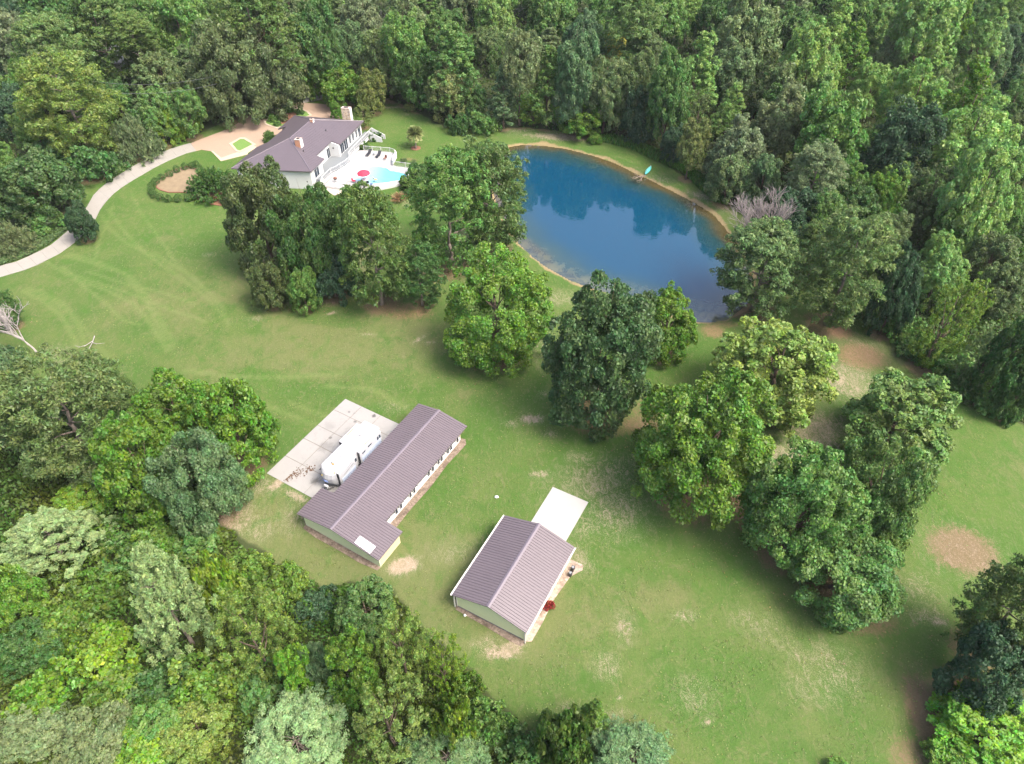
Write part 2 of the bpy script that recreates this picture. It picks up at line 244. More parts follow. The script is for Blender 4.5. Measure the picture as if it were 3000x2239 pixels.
('pine', 54.76, 119.28, 9.38, 12.2, 3.42, 'gg', 'grey green pine with leaning trunk above the pale pines', 'trees of the right wood'),
('maple', 64.55, 124.6, 6.49, 8.11, 2.27, 'md', 'mid green tree right of the grey green leaning pine', 'trees of the right wood'),
('maple', 72.91, 126.94, 6.91, 8.63, 2.42, 'lt', 'bright yellowish maple below the dark magnolia crown', 'trees of the right wood'),
('maple', 68.07, 119.75, 6.16, 7.7, 2.16, 'br', 'bright green maple left below the yellowish maple', 'trees of the right wood'),
('maple', 67.0, 112.23, 4.96, 6.2, 1.74, 'br', 'bright green maple above the teal dark tree', 'trees of the right wood'),
('feather', 73.85, 114.15, 8.0, 11.6, 3.25, 'bo', 'brownish olive tree right of the yellowish maple', 'trees of the right wood'),
('oak', 73.14, 114.07, 6.48, 7.45, 2.09, 'bo', 'lower brownish olive tree in the right wood', 'trees of the right wood'),
('maple', 77.91, 108.04, 11.32, 18.94, 1.21, 'lt', 'biggest bright crown of the right wood near the right edge', 'trees of the right wood'),
('maple', 77.77, 107.42, 7.77, 9.71, 2.72, 'br', 'bright green tree under the biggest bright crown', 'trees of the right wood'),
('maple', 90.37, 116.42, 6.22, 7.77, 2.18, 'lg', 'light green tree at the right edge beside the biggest bright crown', 'trees of the right wood'),
('maple', 71.78, 100.83, 5.86, 7.32, 2.05, 'lt', 'light yellow green tree below the brownish olive ones', 'trees of the right wood'),
('oak', 79.28, 99.83, 7.02, 8.08, 2.26, 'gk', 'dark tree at the right edge below the biggest bright crown', 'trees of the right wood'),
('oak', 49.58, 112.41, 7.53, 8.66, 2.43, 'dt', 'dark shaded tree behind the pale pines', 'trees of the right wood'),
('oak', 58.35, 87.45, 6.11, 13.45, 1.63, 'dt', 'teal dark tree right of the full pale pine', 'trees of the right wood'),
('maple', 67.46, 93.42, 7.3, 9.13, 2.56, 'lg', "light green tree above the yellow olive one at the wood's right edge", 'trees of the right wood'),
('feather', 61.89, 79.63, 7.75, 14.76, 0.94, 'yo', "yellow olive tree at the wood's right edge facing the lawn", 'trees of the right wood'),
('feather', 71.25, 88.76, 4.73, 6.86, 1.92, 'yo', 'yellow olive top right behind the yellow olive tree', 'trees of the right wood'),
('feather', 65.96, 74.03, 5.02, 10.36, 0.66, 'gk', "sparse grey tree at the wood's right edge", 'trees of the right wood'),
('oak', 77.07, 91.54, 6.9, 7.93, 2.22, 'gk', 'dark grey green tree at the right edge above the sparse grey one', 'trees of the right wood'),
('oak', 67.58, 72.16, 6.03, 13.26, 2.6, 'dk', 'dark green tree at the right edge beside the sparse grey one', 'trees of the right wood'),
('oak', 69.01, 69.18, 3.78, 7.57, 0.48, 'dk', 'dark green tree at the right edge where the wood meets the lawn', 'trees of the right wood'),
('bush', 64.77, 73.81, 4.39, 3.29, 0.0, 'dk', 'dark bush under the yellow olive tree at the lawn', 'trees of the right wood'),
('bush', 67.34, 70.62, 3.91, 2.93, 0.0, 'md', "green bush at the wood's foot near the right edge", 'trees of the right wood'),
('bush', 61.19, 82.21, 3.95, 2.96, 0.0, 'mb', 'green bush at the left foot of the yellow olive tree', 'trees of the right wood'),
('maple', 69.46, 135.38, 7.37, 9.22, 2.58, 'md', "mid green tree left of the dark magnolia's lower half", 'trees of the right wood'),
('oak', 45.43, 167.96, 7.51, 8.63, 2.42, 'dk', 'dark tree under the light green poplar', 'trees of the right wood'),
('oak', 60.94, 163.44, 9.4, 10.81, 3.03, 'gk', 'grey green tree between the light trees and the dark cone', 'trees of the right wood'),
('oak', 34.4, 144.13, 5.83, 7.07, 1.15, 'dt', 'dark tree low behind the reeds', 'trees of the far wood behind the pond'),
('oak', 74.27, 200.07, 9.68, 11.14, 3.12, 'mb', 'dull green tree left of the top light poplar', 'trees of the right wood'),
('bush', 59.19, 90.09, 5, 3.5, 0.0, 'md', 'green bush at the wood edge beside the red worn patch', 'bushes along the right wood edge'),
('bush', 61.17, 86.73, 5.5, 4, 0.0, 'md', 'green bush at the wood edge left of the yellow olive tree', 'bushes along the right wood edge'),
('bush', 62.94, 82.16, 6, 4.5, 0.0, 'md', 'leafy bush at the foot of the yellow olive tree on the lawn side', 'bushes along the right wood edge'),
('bush', 65.68, 77.45, 6, 4, 0.0, 'md', 'leafy bush at the wood edge below the sparse grey tree', 'bushes along the right wood edge'),
('bush', 67.92, 74.59, 5, 3.5, 0.0, 'md', 'low bush at the wood edge right of the sparse grey tree', 'bushes along the right wood edge'),
('bush', 70.33, 71.3, 5, 4, 0.0, 'md', 'low bush where the wood edge meets the right edge', 'bushes along the right wood edge'),
('bush', 56.51, 92.64, 4, 2.6, 0.0, 'md', 'bush under the full pale green pine beside the red worn patch', 'bushes along the right wood edge'),
('bush', 64.7, 81.64, 5, 5, 0.0, 'md', 'tall bush behind the leafy bush under the yellow olive tree', 'bushes along the right wood edge'),
('oak', -86.0, 62.0, 13.0, 15.6, 2.0, 'mb', 'green tree of the wood just outside the left edge of the picture', 'trees just outside the left edge'),
('maple', -98.0, 76.0, 14.0, 16.8, 2.0, 'md', 'green tree of the wood just outside the left edge of the picture', 'trees just outside the left edge'),
('oak', -78.0, 46.0, 12.0, 14.4, 2.0, 'lg', 'green tree of the wood just outside the left edge of the picture', 'trees just outside the left edge'),
('oak', -108.0, 92.0, 14.0, 16.8, 2.0, 'md', 'green tree of the wood just outside the left edge of the picture', 'trees just outside the left edge'),
('oak', -95.0, 52.0, 12.0, 14.4, 2.0, 'md', 'green tree of the wood just outside the left edge of the picture', 'trees just outside the left edge'),
('oak', -120.0, 112.0, 15.0, 18.0, 2.0, 'mb', 'green tree of the wood just outside the left edge of the picture', 'trees just outside the left edge'),
('oak', -132.0, 128.0, 14.0, 16.8, 2.0, 'mb', 'green tree of the wood just outside the left edge of the picture', 'trees just outside the left edge'),
('maple', -118.0, 84.0, 13.0, 15.6, 2.0, 'mb', 'green tree of the wood just outside the left edge of the picture', 'trees just outside the left edge'),
('maple', -70.0, 30.0, 12.0, 14.4, 2.0, 'mb', 'green tree of the wood just outside the left edge of the picture', 'trees just outside the left edge'),
('oak', -60.0, 20.0, 11.0, 13.2, 2.0, 'mb', 'green tree of the wood just outside the left edge of the picture', 'trees just outside the left edge'),
('oak', -140.0, 150.0, 14.0, 16.8, 2.0, 'mb', 'green tree of the wood just outside the left edge of the picture', 'trees just outside the left edge'),
('oak', -150.0, 135.0, 13.0, 15.6, 2.0, 'md', 'green tree of the wood just outside the left edge of the picture', 'trees just outside the left edge'),
('maple', 104.0, 110.0, 13.0, 15.6, 2.0, 'lg', 'green tree of the wood just outside the right edge of the picture', 'trees just outside the right edge'),
('maple', -48.0, 10.0, 11.0, 13.2, 2.0, 'mb', 'green tree of the wood just outside the left edge of the picture', 'trees just outside the left edge'),
('maple', -34.0, 4.0, 10.0, 12.0, 2.0, 'lg', 'green tree of the wood just outside the left edge of the picture', 'trees just outside the left edge'),
('oak', -150.0, 175.0, 13.0, 15.6, 2.0, 'lg', 'green tree of the wood just outside the left edge of the picture', 'trees just outside the left edge'),
('maple', 118.0, 128.0, 13.0, 15.6, 2.0, 'md', 'green tree of the wood just outside the right edge of the picture', 'trees just outside the right edge'),
('cone', -115.47, 169.5, 6.04, 6.51, 2.0, 'mb', 'narrow pointed dull green tree between taller crowns in the upper left wood', 'narrow pointed dull green understory trees in the upper left wood'),
('oak', -38.32, 222.02, 6.05, 6.33, 2.0, 'dk', 'rounded dark green tree between taller crowns in the wood behind the house', 'rounded dark green understory trees in the wood behind the house'),
('oak', -134.95, 213.8, 6.41, 6.9, 2.0, 'gk', 'rounded dark grey green tree between taller crowns in the upper left wood', 'rounded dark grey green understory trees in the upper left wood'),
('maple', 77.53, 118.93, 6.09, 7.9, 2.0, 'mb', 'upright dull green tree between taller crowns in the lower right wood', 'upright dull green understory trees in the lower right wood'),
('oak', 103.46, 156.4, 6.84, 8.89, 2.0, 'md', 'rounded mid green tree between taller crowns in the upper right wood', 'rounded mid green understory trees in the upper right wood'),
('maple', 108.2, 153.73, 8.91, 10.55, 2.0, 'mb', 'upright dull green tree between taller crowns in the upper right wood', 'upright dull green understory trees in the upper right wood'),
('oak', 112.47, 230.25, 6.81, 8.73, 2.0, 'gk', 'rounded dark grey green tree between taller crowns in the upper right wood', 'rounded dark grey green understory trees in the upper right wood'),
('oak', 7.66, 231.11, 7.65, 9.45, 2.0, 'md', 'rounded mid green tree between taller crowns in the wood behind the pond', 'rounded mid green understory trees in the wood behind the pond'),
('oak', 68.57, 183.72, 6.07, 7.8, 2.0, 'dk', 'rounded dark green tree between taller crowns in the upper right wood', 'rounded dark green understory trees in the upper right wood'),
('bush', -89.2, 228.58, 7.37, 6.09, 0, 'mb', 'bushy low dull green tree between taller crowns in the upper left wood', 'bushy low dull green understory trees in the upper left wood'),
('oak', -19.87, 205.87, 8.57, 8.77, 2.0, 'mb', 'rounded dull green tree between taller crowns in the wood behind the house', 'rounded dull green understory trees in the wood behind the house'),
('oak', -16.47, 214.86, 6.68, 6.74, 2.0, 'mb', 'rounded dull green tree between taller crowns in the wood behind the house', 'rounded dull green understory trees in the wood behind the house'),
('maple', 60.7, 115.15, 7.72, 8.51, 2.0, 'dk', 'upright dark green tree between taller crowns in the lower right wood', 'upright dark green understory trees in the lower right wood'),
('maple', -48.78, 201.1, 6.39, 7.38, 2.0, 'md', 'upright mid green tree between taller crowns in the wood behind the house', 'upright mid green understory trees in the wood behind the house'),
('cone', 79.21, 232.51, 6.1, 7.63, 2.0, 'md', 'narrow pointed mid green tree between taller crowns in the upper right wood', 'narrow pointed mid green understory trees in the upper right wood'),
('bush', 94.82, 155.18, 8.58, 7.76, 0, 'dk', 'bushy low dark green tree between taller crowns in the upper right wood', 'bushy low dark green understory trees in the upper right wood'),
('cone', 66.25, 218.13, 8.77, 10.29, 2.0, 'dk', 'narrow pointed dark green tree between taller crowns in the upper right wood', 'narrow pointed dark green understory trees in the upper right wood'),
('oak', 14.79, 230.1, 8.43, 9.32, 2.0, 'mb', 'rounded dull green tree between taller crowns in the wood behind the pond', 'rounded dull green understory trees in the wood behind the pond'),
('oak', 65.93, 107.91, 6.39, 7.32, 2.0, 'gk', 'rounded dark grey green tree between taller crowns in the lower right wood', 'rounded dark grey green understory trees in the lower right wood'),
('bush', 128.15, 230.57, 6.26, 5.02, 0, 'mb', 'bushy low dull green tree between taller crowns in the upper right wood', 'bushy low dull green understory trees in the upper right wood'),
('oak', 23.52, 173.21, 7.08, 9.18, 2.0, 'gk', 'rounded dark grey green tree between taller crowns in the wood behind the pond', 'rounded dark grey green understory trees in the wood behind the pond'),
('oak', -34.8, 185.31, 6.24, 6.32, 2.0, 'gk', 'rounded dark grey green tree between taller crowns in the wood behind the house', 'rounded dark grey green understory trees in the wood behind the house'),
('cone', -22.81, 183.0, 8.08, 8.13, 2.0, 'mb', 'narrow pointed dull green tree between taller crowns in the wood behind the house', 'narrow pointed dull green understory trees in the wood behind the house'),
('cone', 47.06, 153.77, 6.21, 6.63, 2.0, 'mb', 'narrow pointed dull green tree between taller crowns in the upper right wood', 'narrow pointed dull green understory trees in the upper right wood'),
('bush', 146.42, 213.94, 7.12, 6.17, 0, 'md', 'bushy low mid green tree between taller crowns in the upper right wood', 'bushy low mid green understory trees in the upper right wood'),
('bush', 81.44, 224.34, 8.55, 7.41, 0, 'dk', 'bushy low dark green tree between taller crowns in the upper right wood', 'bushy low dark green understory trees in the upper right wood'),
('oak', -107.7, 214.08, 6.07, 6.12, 2.0, 'dk', 'rounded dark green tree between taller crowns in the upper left wood', 'rounded dark green understory trees in the upper left wood'),
('oak', 28.11, 226.67, 8.4, 10.91, 2.0, 'mb', 'rounded dull green tree between taller crowns in the wood behind the pond', 'rounded dull green understory trees in the wood behind the pond'),
('oak', 109.45, 147.55, 7.24, 8.14, 2.0, 'gk', 'rounded dark grey green tree between taller crowns in the upper right wood', 'rounded dark grey green understory trees in the upper right wood'),
('cone', -113.92, 215.32, 7.49, 9.55, 2.0, 'gk', 'narrow pointed dark grey green tree between taller crowns in the upper left wood', 'narrow pointed dark grey green understory trees in the upper left wood'),
('oak', 91.32, 162.63, 6.41, 6.69, 2.0, 'md', 'rounded mid green tree between taller crowns in the upper right wood', 'rounded mid green understory trees in the upper right wood'),
('maple', 123.23, 223.59, 7.61, 9.15, 2.0, 'gk', 'upright dark grey green tree between taller crowns in the upper right wood', 'upright dark grey green understory trees in the upper right wood'),
('oak', 21.77, 164.16, 8.95, 9.78, 2.0, 'md', 'rounded mid green tree between taller crowns in the wood behind the pond', 'rounded mid green understory trees in the wood behind the pond'),
('bush', 74.46, 141.91, 8.46, 5.97, 0, 'dk', 'bushy low dark green tree between taller crowns in the upper right wood', 'bushy low dark green understory trees in the upper right wood'),
('oak', -32.83, 209.91, 8.2, 9.35, 2.0, 'mb', 'rounded dull green tree between taller crowns in the wood behind the house', 'rounded dull green understory trees in the wood behind the house'),
('maple', -132.4, 196.03, 6.65, 7.14, 2.0, 'mb', 'upright dull green tree between taller crowns in the upper left wood', 'upright dull green understory trees in the upper left wood'),
('maple', -48.27, 188.47, 6.09, 6.88, 2.0, 'gk', 'upright dark grey green tree between taller crowns in the wood behind the house', 'upright dark grey green understory trees in the wood behind the house'),
('maple', -2.98, 189.91, 6.38, 6.6, 2.0, 'md', 'upright mid green tree between taller crowns in the wood behind the pond', 'upright mid green understory trees in the wood behind the pond'),
('maple', 46.91, 176.01, 8.83, 9.12, 2.0, 'md', 'upright mid green tree between taller crowns in the upper right wood', 'upright mid green understory trees in the upper right wood'),
('cone', 10.08, 177.74, 6.34, 7.31, 2.0, 'dk', 'narrow pointed dark green tree between taller crowns in the wood behind the pond', 'narrow pointed dark green understory trees in the wood behind the pond'),
('oak', 51.98, 185.67, 7.7, 9.19, 2.0, 'mb', 'rounded dull green tree between taller crowns in the upper right wood', 'rounded dull green understory trees in the upper right wood'),
('bush', -125.44, 223.07, 6.99, 5.51, 0, 'md', 'bushy low mid green tree between taller crowns in the upper left wood', 'bushy low mid green understory trees in the upper left wood'),
('cone', 123.02, 200.55, 8.85, 9.69, 2.0, 'md', 'narrow pointed mid green tree between taller crowns in the upper right wood', 'narrow pointed mid green understory trees in the upper right wood'),
('oak', 114.48, 159.05, 8.68, 9.89, 2.0, 'dk', 'rounded dark green tree between taller crowns in the upper right wood', 'rounded dark green understory trees in the upper right wood'),
('oak', -61.77, 222.72, 8.61, 8.82, 2.0, 'dk', 'rounded dark green tree between taller crowns in the upper left wood', 'rounded dark green understory trees in the upper left wood'),
('maple', 74.89, 217.4, 7.1, 8.05, 2.0, 'md', 'upright mid green tree between taller crowns in the upper right wood', 'upright mid green understory trees in the upper right wood'),
('cone', -128.88, 183.1, 7.21, 8.28, 2.0, 'mb', 'narrow pointed dull green tree between taller crowns in the upper left wood', 'narrow pointed dull green understory trees in the upper left wood'),
('cone', 101.98, 224.85, 8.88, 9.55, 2.0, 'md', 'narrow pointed mid green tree between taller crowns in the upper right wood', 'narrow pointed mid green understory trees in the upper right wood'),
('cone', -67.05, 233.74, 6.17, 7.96, 2.0, 'dk', 'narrow pointed dark green tree between taller crowns in the upper left wood', 'narrow pointed dark green understory trees in the upper left wood'),
('cone', 87.78, 217.48, 7.02, 8.95, 2.0, 'dk', 'narrow pointed dark green tree between taller crowns in the upper right wood', 'narrow pointed dark green understory trees in the upper right wood'),
('bush', -111.83, 225.78, 7.24, 5.66, 0, 'md', 'bushy low mid green tree between taller crowns in the upper left wood', 'bushy low mid green understory trees in the upper left wood'),
('cone', -49.46, 224.09, 6.55, 7.41, 2.0, 'gk', 'narrow pointed dark grey green tree between taller crowns in the wood behind the house', 'narrow pointed dark grey green understory trees in the wood behind the house'),
('oak', -5.97, 196.41, 6.81, 7.84, 2.0, 'gk', 'rounded dark grey green tree between taller crowns in the wood behind the pond', 'rounded dark grey green understory trees in the wood behind the pond'),
('oak', -130.5, 203.99, 8.08, 8.85, 2.0, 'dk', 'rounded dark green tree between taller crowns in the upper left wood', 'rounded dark green understory trees in the upper left wood'),
('maple', 124.76, 213.74, 7.35, 9.55, 2.0, 'dk', 'upright dark green tree between taller crowns in the upper right wood', 'upright dark green understory trees in the upper right wood'),
('oak', -140.75, 227.25, 7.71, 8.75, 2.0, 'mb', 'rounded dull green tree between taller crowns in the upper left wood', 'rounded dull green understory trees in the upper left wood'),
('oak', -124.22, 204.46, 6.07, 6.43, 2.0, 'md', 'rounded mid green tree between taller crowns in the upper left wood', 'rounded mid green understory trees in the upper left wood'),
('maple', 37.29, 167.7, 8.28, 9.29, 2.0, 'gk', 'upright dark grey green tree between taller crowns in the wood behind the pond', 'upright dark grey green understory trees in the wood behind the pond'),
('cone', -64.0, 196.12, 8.84, 10.99, 2.0, 'mb', 'narrow pointed dull green tree between taller crowns in the upper left wood', 'narrow pointed dull green understory trees in the upper left wood'),
('cone', -141.76, 206.64, 6.71, 6.88, 2.0, 'mb', 'narrow pointed dull green tree between taller crowns in the upper left wood', 'narrow pointed dull green understory trees in the upper left wood'),
('bush', 78.61, 213.21, 7.39, 6.5, 0, 'md', 'bushy low mid green tree between taller crowns in the upper right wood', 'bushy low mid green understory trees in the upper right wood'),
('cone', 142.79, 225.91, 8.85, 11.22, 2.0, 'gk', 'narrow pointed dark grey green tree between taller crowns in the upper right wood', 'narrow pointed dark grey green understory trees in the upper right wood'),
('oak', -101.87, 148.12, 7.42, 9.07, 2.0, 'md', 'rounded mid green tree between taller crowns in the upper left wood', 'rounded mid green understory trees in the upper left wood'),
('cone', -24.24, 224.99, 8.82, 10.21, 2.0, 'mb', 'narrow pointed dull green tree between taller crowns in the wood behind the house', 'narrow pointed dull green understory trees in the wood behind the house'),
('oak', 103.63, 215.19, 6.89, 8.82, 2.0, 'dk', 'rounded dark green tree between taller crowns in the upper right wood', 'rounded dark green understory trees in the upper right wood'),
('maple', 106.7, 232.14, 7.06, 9.14, 2.0, 'dk', 'upright dark green tree between taller crowns in the upper right wood', 'upright dark green understory trees in the upper right wood'),
('cone', 33.46, 206.22, 8.43, 9.22, 2.0, 'mb', 'narrow pointed dull green tree between taller crowns in the wood behind the pond', 'narrow pointed dull green understory trees in the wood behind the pond'),
('bush', -122.85, 234.29, 8.28, 6.23, 0, 'mb', 'bushy low dull green tree between taller crowns in the upper left wood', 'bushy low dull green understory trees in the upper left wood'),
('maple', 101.78, 190.14, 7.24, 8.44, 2.0, 'md', 'upright mid green tree between taller crowns in the upper right wood', 'upright mid green understory trees in the upper right wood'),
('bush', -12.7, 202.85, 7.56, 6.11, 0, 'md', 'bushy low mid green tree between taller crowns in the wood behind the house', 'bushy low mid green understory trees in the wood behind the house'),
('bush', 66.32, 139.61, 7.36, 5.39, 0, 'md', 'bushy low mid green tree between taller crowns in the upper right wood', 'bushy low mid green understory trees in the upper right wood'),
('oak', -69.92, 191.91, 7.31, 8.12, 2.0, 'gk', 'rounded dark grey green tree between taller crowns in the upper left wood', 'rounded dark grey green understory trees in the upper left wood'),
('oak', -82.53, 172.62, 8.76, 10.48, 2.0, 'gk', 'rounded dark grey green tree between taller crowns in the upper left wood', 'rounded dark grey green understory trees in the upper left wood'),
('oak', 57.96, 152.09, 8.51, 10.92, 2.0, 'dk', 'rounded dark green tree between taller crowns in the upper right wood', 'rounded dark green understory trees in the upper right wood'),
('maple', 102.8, 135.47, 7.39, 8.6, 2.0, 'dk', 'upright dark green tree between taller crowns in the lower right wood', 'upright dark green understory trees in the lower right wood'),
('cone', 9.17, 189.4, 8.56, 10.02, 2.0, 'gk', 'narrow pointed dark grey green tree between taller crowns in the wood behind the pond', 'narrow pointed dark grey green understory trees in the wood behind the pond'),
('oak', -59.62, 190.83, 8.58, 9.39, 2.0, 'mb', 'rounded dull green tree between taller crowns in the upper left wood', 'rounded dull green understory trees in the upper left wood'),
('bush', -73.26, 230.82, 6.55, 5.27, 0, 'md', 'bushy low mid green tree between taller crowns in the upper left wood', 'bushy low mid green understory trees in the upper left wood'),
('maple', -73.92, 187.55, 7.3, 8.3, 2.0, 'gk', 'upright dark grey green tree between taller crowns in the upper left wood', 'upright dark grey green understory trees in the upper left wood'),
('oak', -98.02, 214.91, 7.31, 7.37, 2.0, 'md', 'rounded mid green tree between taller crowns in the upper left wood', 'rounded mid green understory trees in the upper left wood'),
('cone', 108.53, 204.97, 8.74, 9.63, 2.0, 'dk', 'narrow pointed dark green tree between taller crowns in the upper right wood', 'narrow pointed dark green understory trees in the upper right wood'),
('oak', 100.05, 149.16, 6.67, 8.46, 2.0, 'md', 'rounded mid green tree between taller crowns in the upper right wood', 'rounded mid green understory trees in the upper right wood'),
('oak', -94.04, 156.73, 6.52, 7.36, 2.0, 'md', 'rounded mid green tree between taller crowns in the upper left wood', 'rounded mid green understory trees in the upper left wood'),
('oak', -9.97, 232.49, 6.42, 7.41, 2.0, 'gk', 'rounded dark grey green tree between taller crowns in the wood behind the house', 'rounded dark grey green understory trees in the wood behind the house'),
('maple', -145.9, 213.6, 8.63, 8.8, 2.0, 'dk', 'upright dark green tree between taller crowns in the upper left wood', 'upright dark green understory trees in the upper left wood'),
('cone', -108.49, 170.49, 7.98, 10.09, 2.0, 'mb', 'narrow pointed dull green tree between taller crowns in the upper left wood', 'narrow pointed dull green understory trees in the upper left wood'),
('oak', 8.32, 223.63, 7.72, 8.14, 2.0, 'gk', 'rounded dark grey green tree between taller crowns in the wood behind the pond', 'rounded dark grey green understory trees in the wood behind the pond'),
('maple', 133.94, 204.25, 7.19, 9.31, 2.0, 'mb', 'upright dull green tree between taller crowns in the upper right wood', 'upright dull green understory trees in the upper right wood'),
('bush', -125.18, 217.47, 7.59, 6.14, 0, 'md', 'bushy low mid green tree between taller crowns in the upper left wood', 'bushy low mid green understory trees in the upper left wood'),
('cone', -133.61, 224.09, 8.74, 10.95, 2.0, 'md', 'narrow pointed mid green tree between taller crowns in the upper left wood', 'narrow pointed mid green understory trees in the upper left wood'),
('cone', -84.72, 166.64, 8.25, 9.73, 2.0, 'gk', 'narrow pointed dark grey green tree between taller crowns in the upper left wood', 'narrow pointed dark grey green understory trees in the upper left wood'),
('cone', -78.49, 179.99, 8.45, 9.33, 2.0, 'gk', 'narrow pointed dark grey green tree between taller crowns in the upper left wood', 'narrow pointed dark grey green understory trees in the upper left wood'),
('maple', 33.6, 230.7, 7.75, 9.01, 2.0, 'gk', 'upright dark grey green tree between taller crowns in the wood behind the pond', 'upright dark grey green understory trees in the wood behind the pond'),
('oak', 80.24, 206.29, 6.87, 7.75, 2.0, 'md', 'rounded mid green tree between taller crowns in the upper right wood', 'rounded mid green understory trees in the upper right wood'),
('oak', -105.38, 176.47, 7.66, 9.78, 2.0, 'md', 'rounded mid green tree between taller crowns in the upper left wood', 'rounded mid green understory trees in the upper left wood'),
('maple', -8.24, 225.89, 7.3, 8.11, 2.0, 'mb', 'upright dull green tree between taller crowns in the wood behind the house', 'upright dull green understory trees in the wood behind the house'),
('maple', 59.1, 225.78, 6.74, 8.34, 2.0, 'md', 'upright mid green tree between taller crowns in the upper right wood', 'upright mid green understory trees in the upper right wood'),
('oak', -62.62, 230.52, 8.29, 8.39, 2.0, 'gk', 'rounded dark grey green tree between taller crowns in the upper left wood', 'rounded dark grey green understory trees in the upper left wood'),
('oak', 74.29, 208.37, 7.12, 8.46, 2.0, 'md', 'rounded mid green tree between taller crowns in the upper right wood', 'rounded mid green understory trees in the upper right wood'),
('maple', 86.95, 231.58, 7.45, 7.79, 2.0, 'md', 'upright mid green tree between taller crowns in the upper right wood', 'upright mid green understory trees in the upper right wood'),
('oak', 102.06, 169.35, 6.41, 7.76, 2.0, 'gk', 'rounded dark grey green tree between taller crowns in the upper right wood', 'rounded dark grey green understory trees in the upper right wood'),
('maple', -102.6, 132.68, 7.01, 8.76, 2.0, 'md', 'upright mid green tree between taller crowns in the upper left wood', 'upright mid green understory trees in the upper left wood'),
('cone', -139.18, 234.88, 7.5, 9.3, 2.0, 'gk', 'narrow pointed dark grey green tree between taller crowns in the upper left wood', 'narrow pointed dark grey green understory trees in the upper left wood'),
('maple', 55.55, 111.86, 7.47, 9.27, 2.0, 'md', 'upright mid green tree between taller crowns in the lower right wood', 'upright mid green understory trees in the lower right wood'),
('oak', 64.48, 152.9, 7.53, 7.71, 2.0, 'md', 'rounded mid green tree between taller crowns in the upper right wood', 'rounded mid green understory trees in the upper right wood'),
('cone', 74.12, 188.26, 7.09, 7.67, 2.0, 'mb', 'narrow pointed dull green tree between taller crowns in the upper right wood', 'narrow pointed dull green understory trees in the upper right wood'),
('bush', -83.85, 157.97, 6.07, 5.38, 0, 'dk', 'bushy low dark green tree between taller crowns in the upper left wood', 'bushy low dark green understory trees in the upper left wood'),
('oak', -131.4, 231.41, 8.33, 8.63, 2.0, 'mb', 'rounded dull green tree between taller crowns in the upper left wood', 'rounded dull green understory trees in the upper left wood'),
('cone', -73.26, 225.73, 8.57, 9.68, 2.0, 'mb', 'narrow pointed dull green tree between taller crowns in the upper left wood', 'narrow pointed dull green understory trees in the upper left wood'),
('bush', 3.71, 169.58, 6.09, 4.28, 0, 'md', 'bushy low mid green tree between taller crowns in the wood behind the pond', 'bushy low mid green understory trees in the wood behind the pond'),
('cone', -78.92, 230.78, 6.26, 6.72, 2.0, 'mb', 'narrow pointed dull green tree between taller crowns in the upper left wood', 'narrow pointed dull green understory trees in the upper left wood'),
('oak', -155.12, 240.22, 11.78, 13.54, 3.79, 'gg', 'treetop of the rearmost row showing at the top edge of the wood', 'rearmost row of trees at the top edge'),
('oak', -140.07, 231.1, 11.44, 13.15, 3.68, 'lg', 'treetop of the rearmost row showing at the top edge of the wood', 'rearmost row of trees at the top edge'),
('oak', -130.91, 238.86, 11.73, 13.49, 3.78, 'gg', 'treetop of the rearmost row showing at the top edge of the wood', 'rearmost row of trees at the top edge'),
('maple', -115.84, 237.65, 11.65, 14.56, 4.08, 'gg', 'treetop of the rearmost row showing at the top edge of the wood', 'rearmost row of trees at the top edge'),
('pine', -103.47, 238.94, 11.68, 15.18, 4.25, 'gg', 'treetop of the rearmost row showing at the top edge of the wood', 'rearmost row of trees at the top edge'),
('maple', -94.83, 239.46, 11.72, 14.64, 4.1, 'lg', 'treetop of the rearmost row showing at the top edge of the wood', 'rearmost row of trees at the top edge'),
('oak', -77.04, 235.54, 11.6, 13.34, 3.74, 'mb', 'treetop of the rearmost row showing at the top edge of the wood', 'rearmost row of trees at the top edge'),
('poplar', -62.47, 218.28, 10.75, 19.36, 5.42, 'gg', 'treetop of the rearmost row showing at the top edge of the wood', 'rearmost row of trees at the top edge'),
('oak', -52.94, 230.05, 11.4, 13.1, 3.67, 'lg', 'treetop of the rearmost row showing at the top edge of the wood', 'rearmost row of trees at the top edge'),
('pine', -41.99, 236.2, 11.58, 15.05, 4.21, 'md', 'treetop of the rearmost row showing at the top edge of the wood', 'rearmost row of trees at the top edge'),
('poplar', -27.82, 203.88, 10.22, 18.4, 5.15, 'gg', 'treetop of the rearmost row showing at the top edge of the wood', 'rearmost row of trees at the top edge'),
('maple', -14.37, 226.82, 11.24, 14.05, 3.93, 'gg', 'treetop of the rearmost row showing at the top edge of the wood', 'rearmost row of trees at the top edge'),
('oak', -2.53, 234.52, 11.56, 13.3, 3.72, 'md', 'treetop of the rearmost row showing at the top edge of the wood', 'rearmost row of trees at the top edge'),
('oak', 6.69, 240.56, 11.79, 13.56, 3.8, 'lg', 'treetop of the rearmost row showing at the top edge of the wood', 'rearmost row of trees at the top edge'),
('pine', 19.64, 239.48, 11.7, 15.21, 4.26, 'dk', 'treetop of the rearmost row showing at the top edge of the wood', 'rearmost row of trees at the top edge'),
('pine', 33.46, 232.06, 11.42, 14.85, 4.16, 'dk', 'treetop of the rearmost row showing at the top edge of the wood', 'rearmost row of trees at the top edge'),
('poplar', 40.68, 210.75, 10.48, 18.86, 5.28, 'lg', 'treetop of the rearmost row showing at the top edge of the wood', 'rearmost row of trees at the top edge'),
('maple', 59.51, 240.21, 11.74, 14.68, 4.11, 'gg', 'treetop of the rearmost row showing at the top edge of the wood', 'rearmost row of trees at the top edge'),
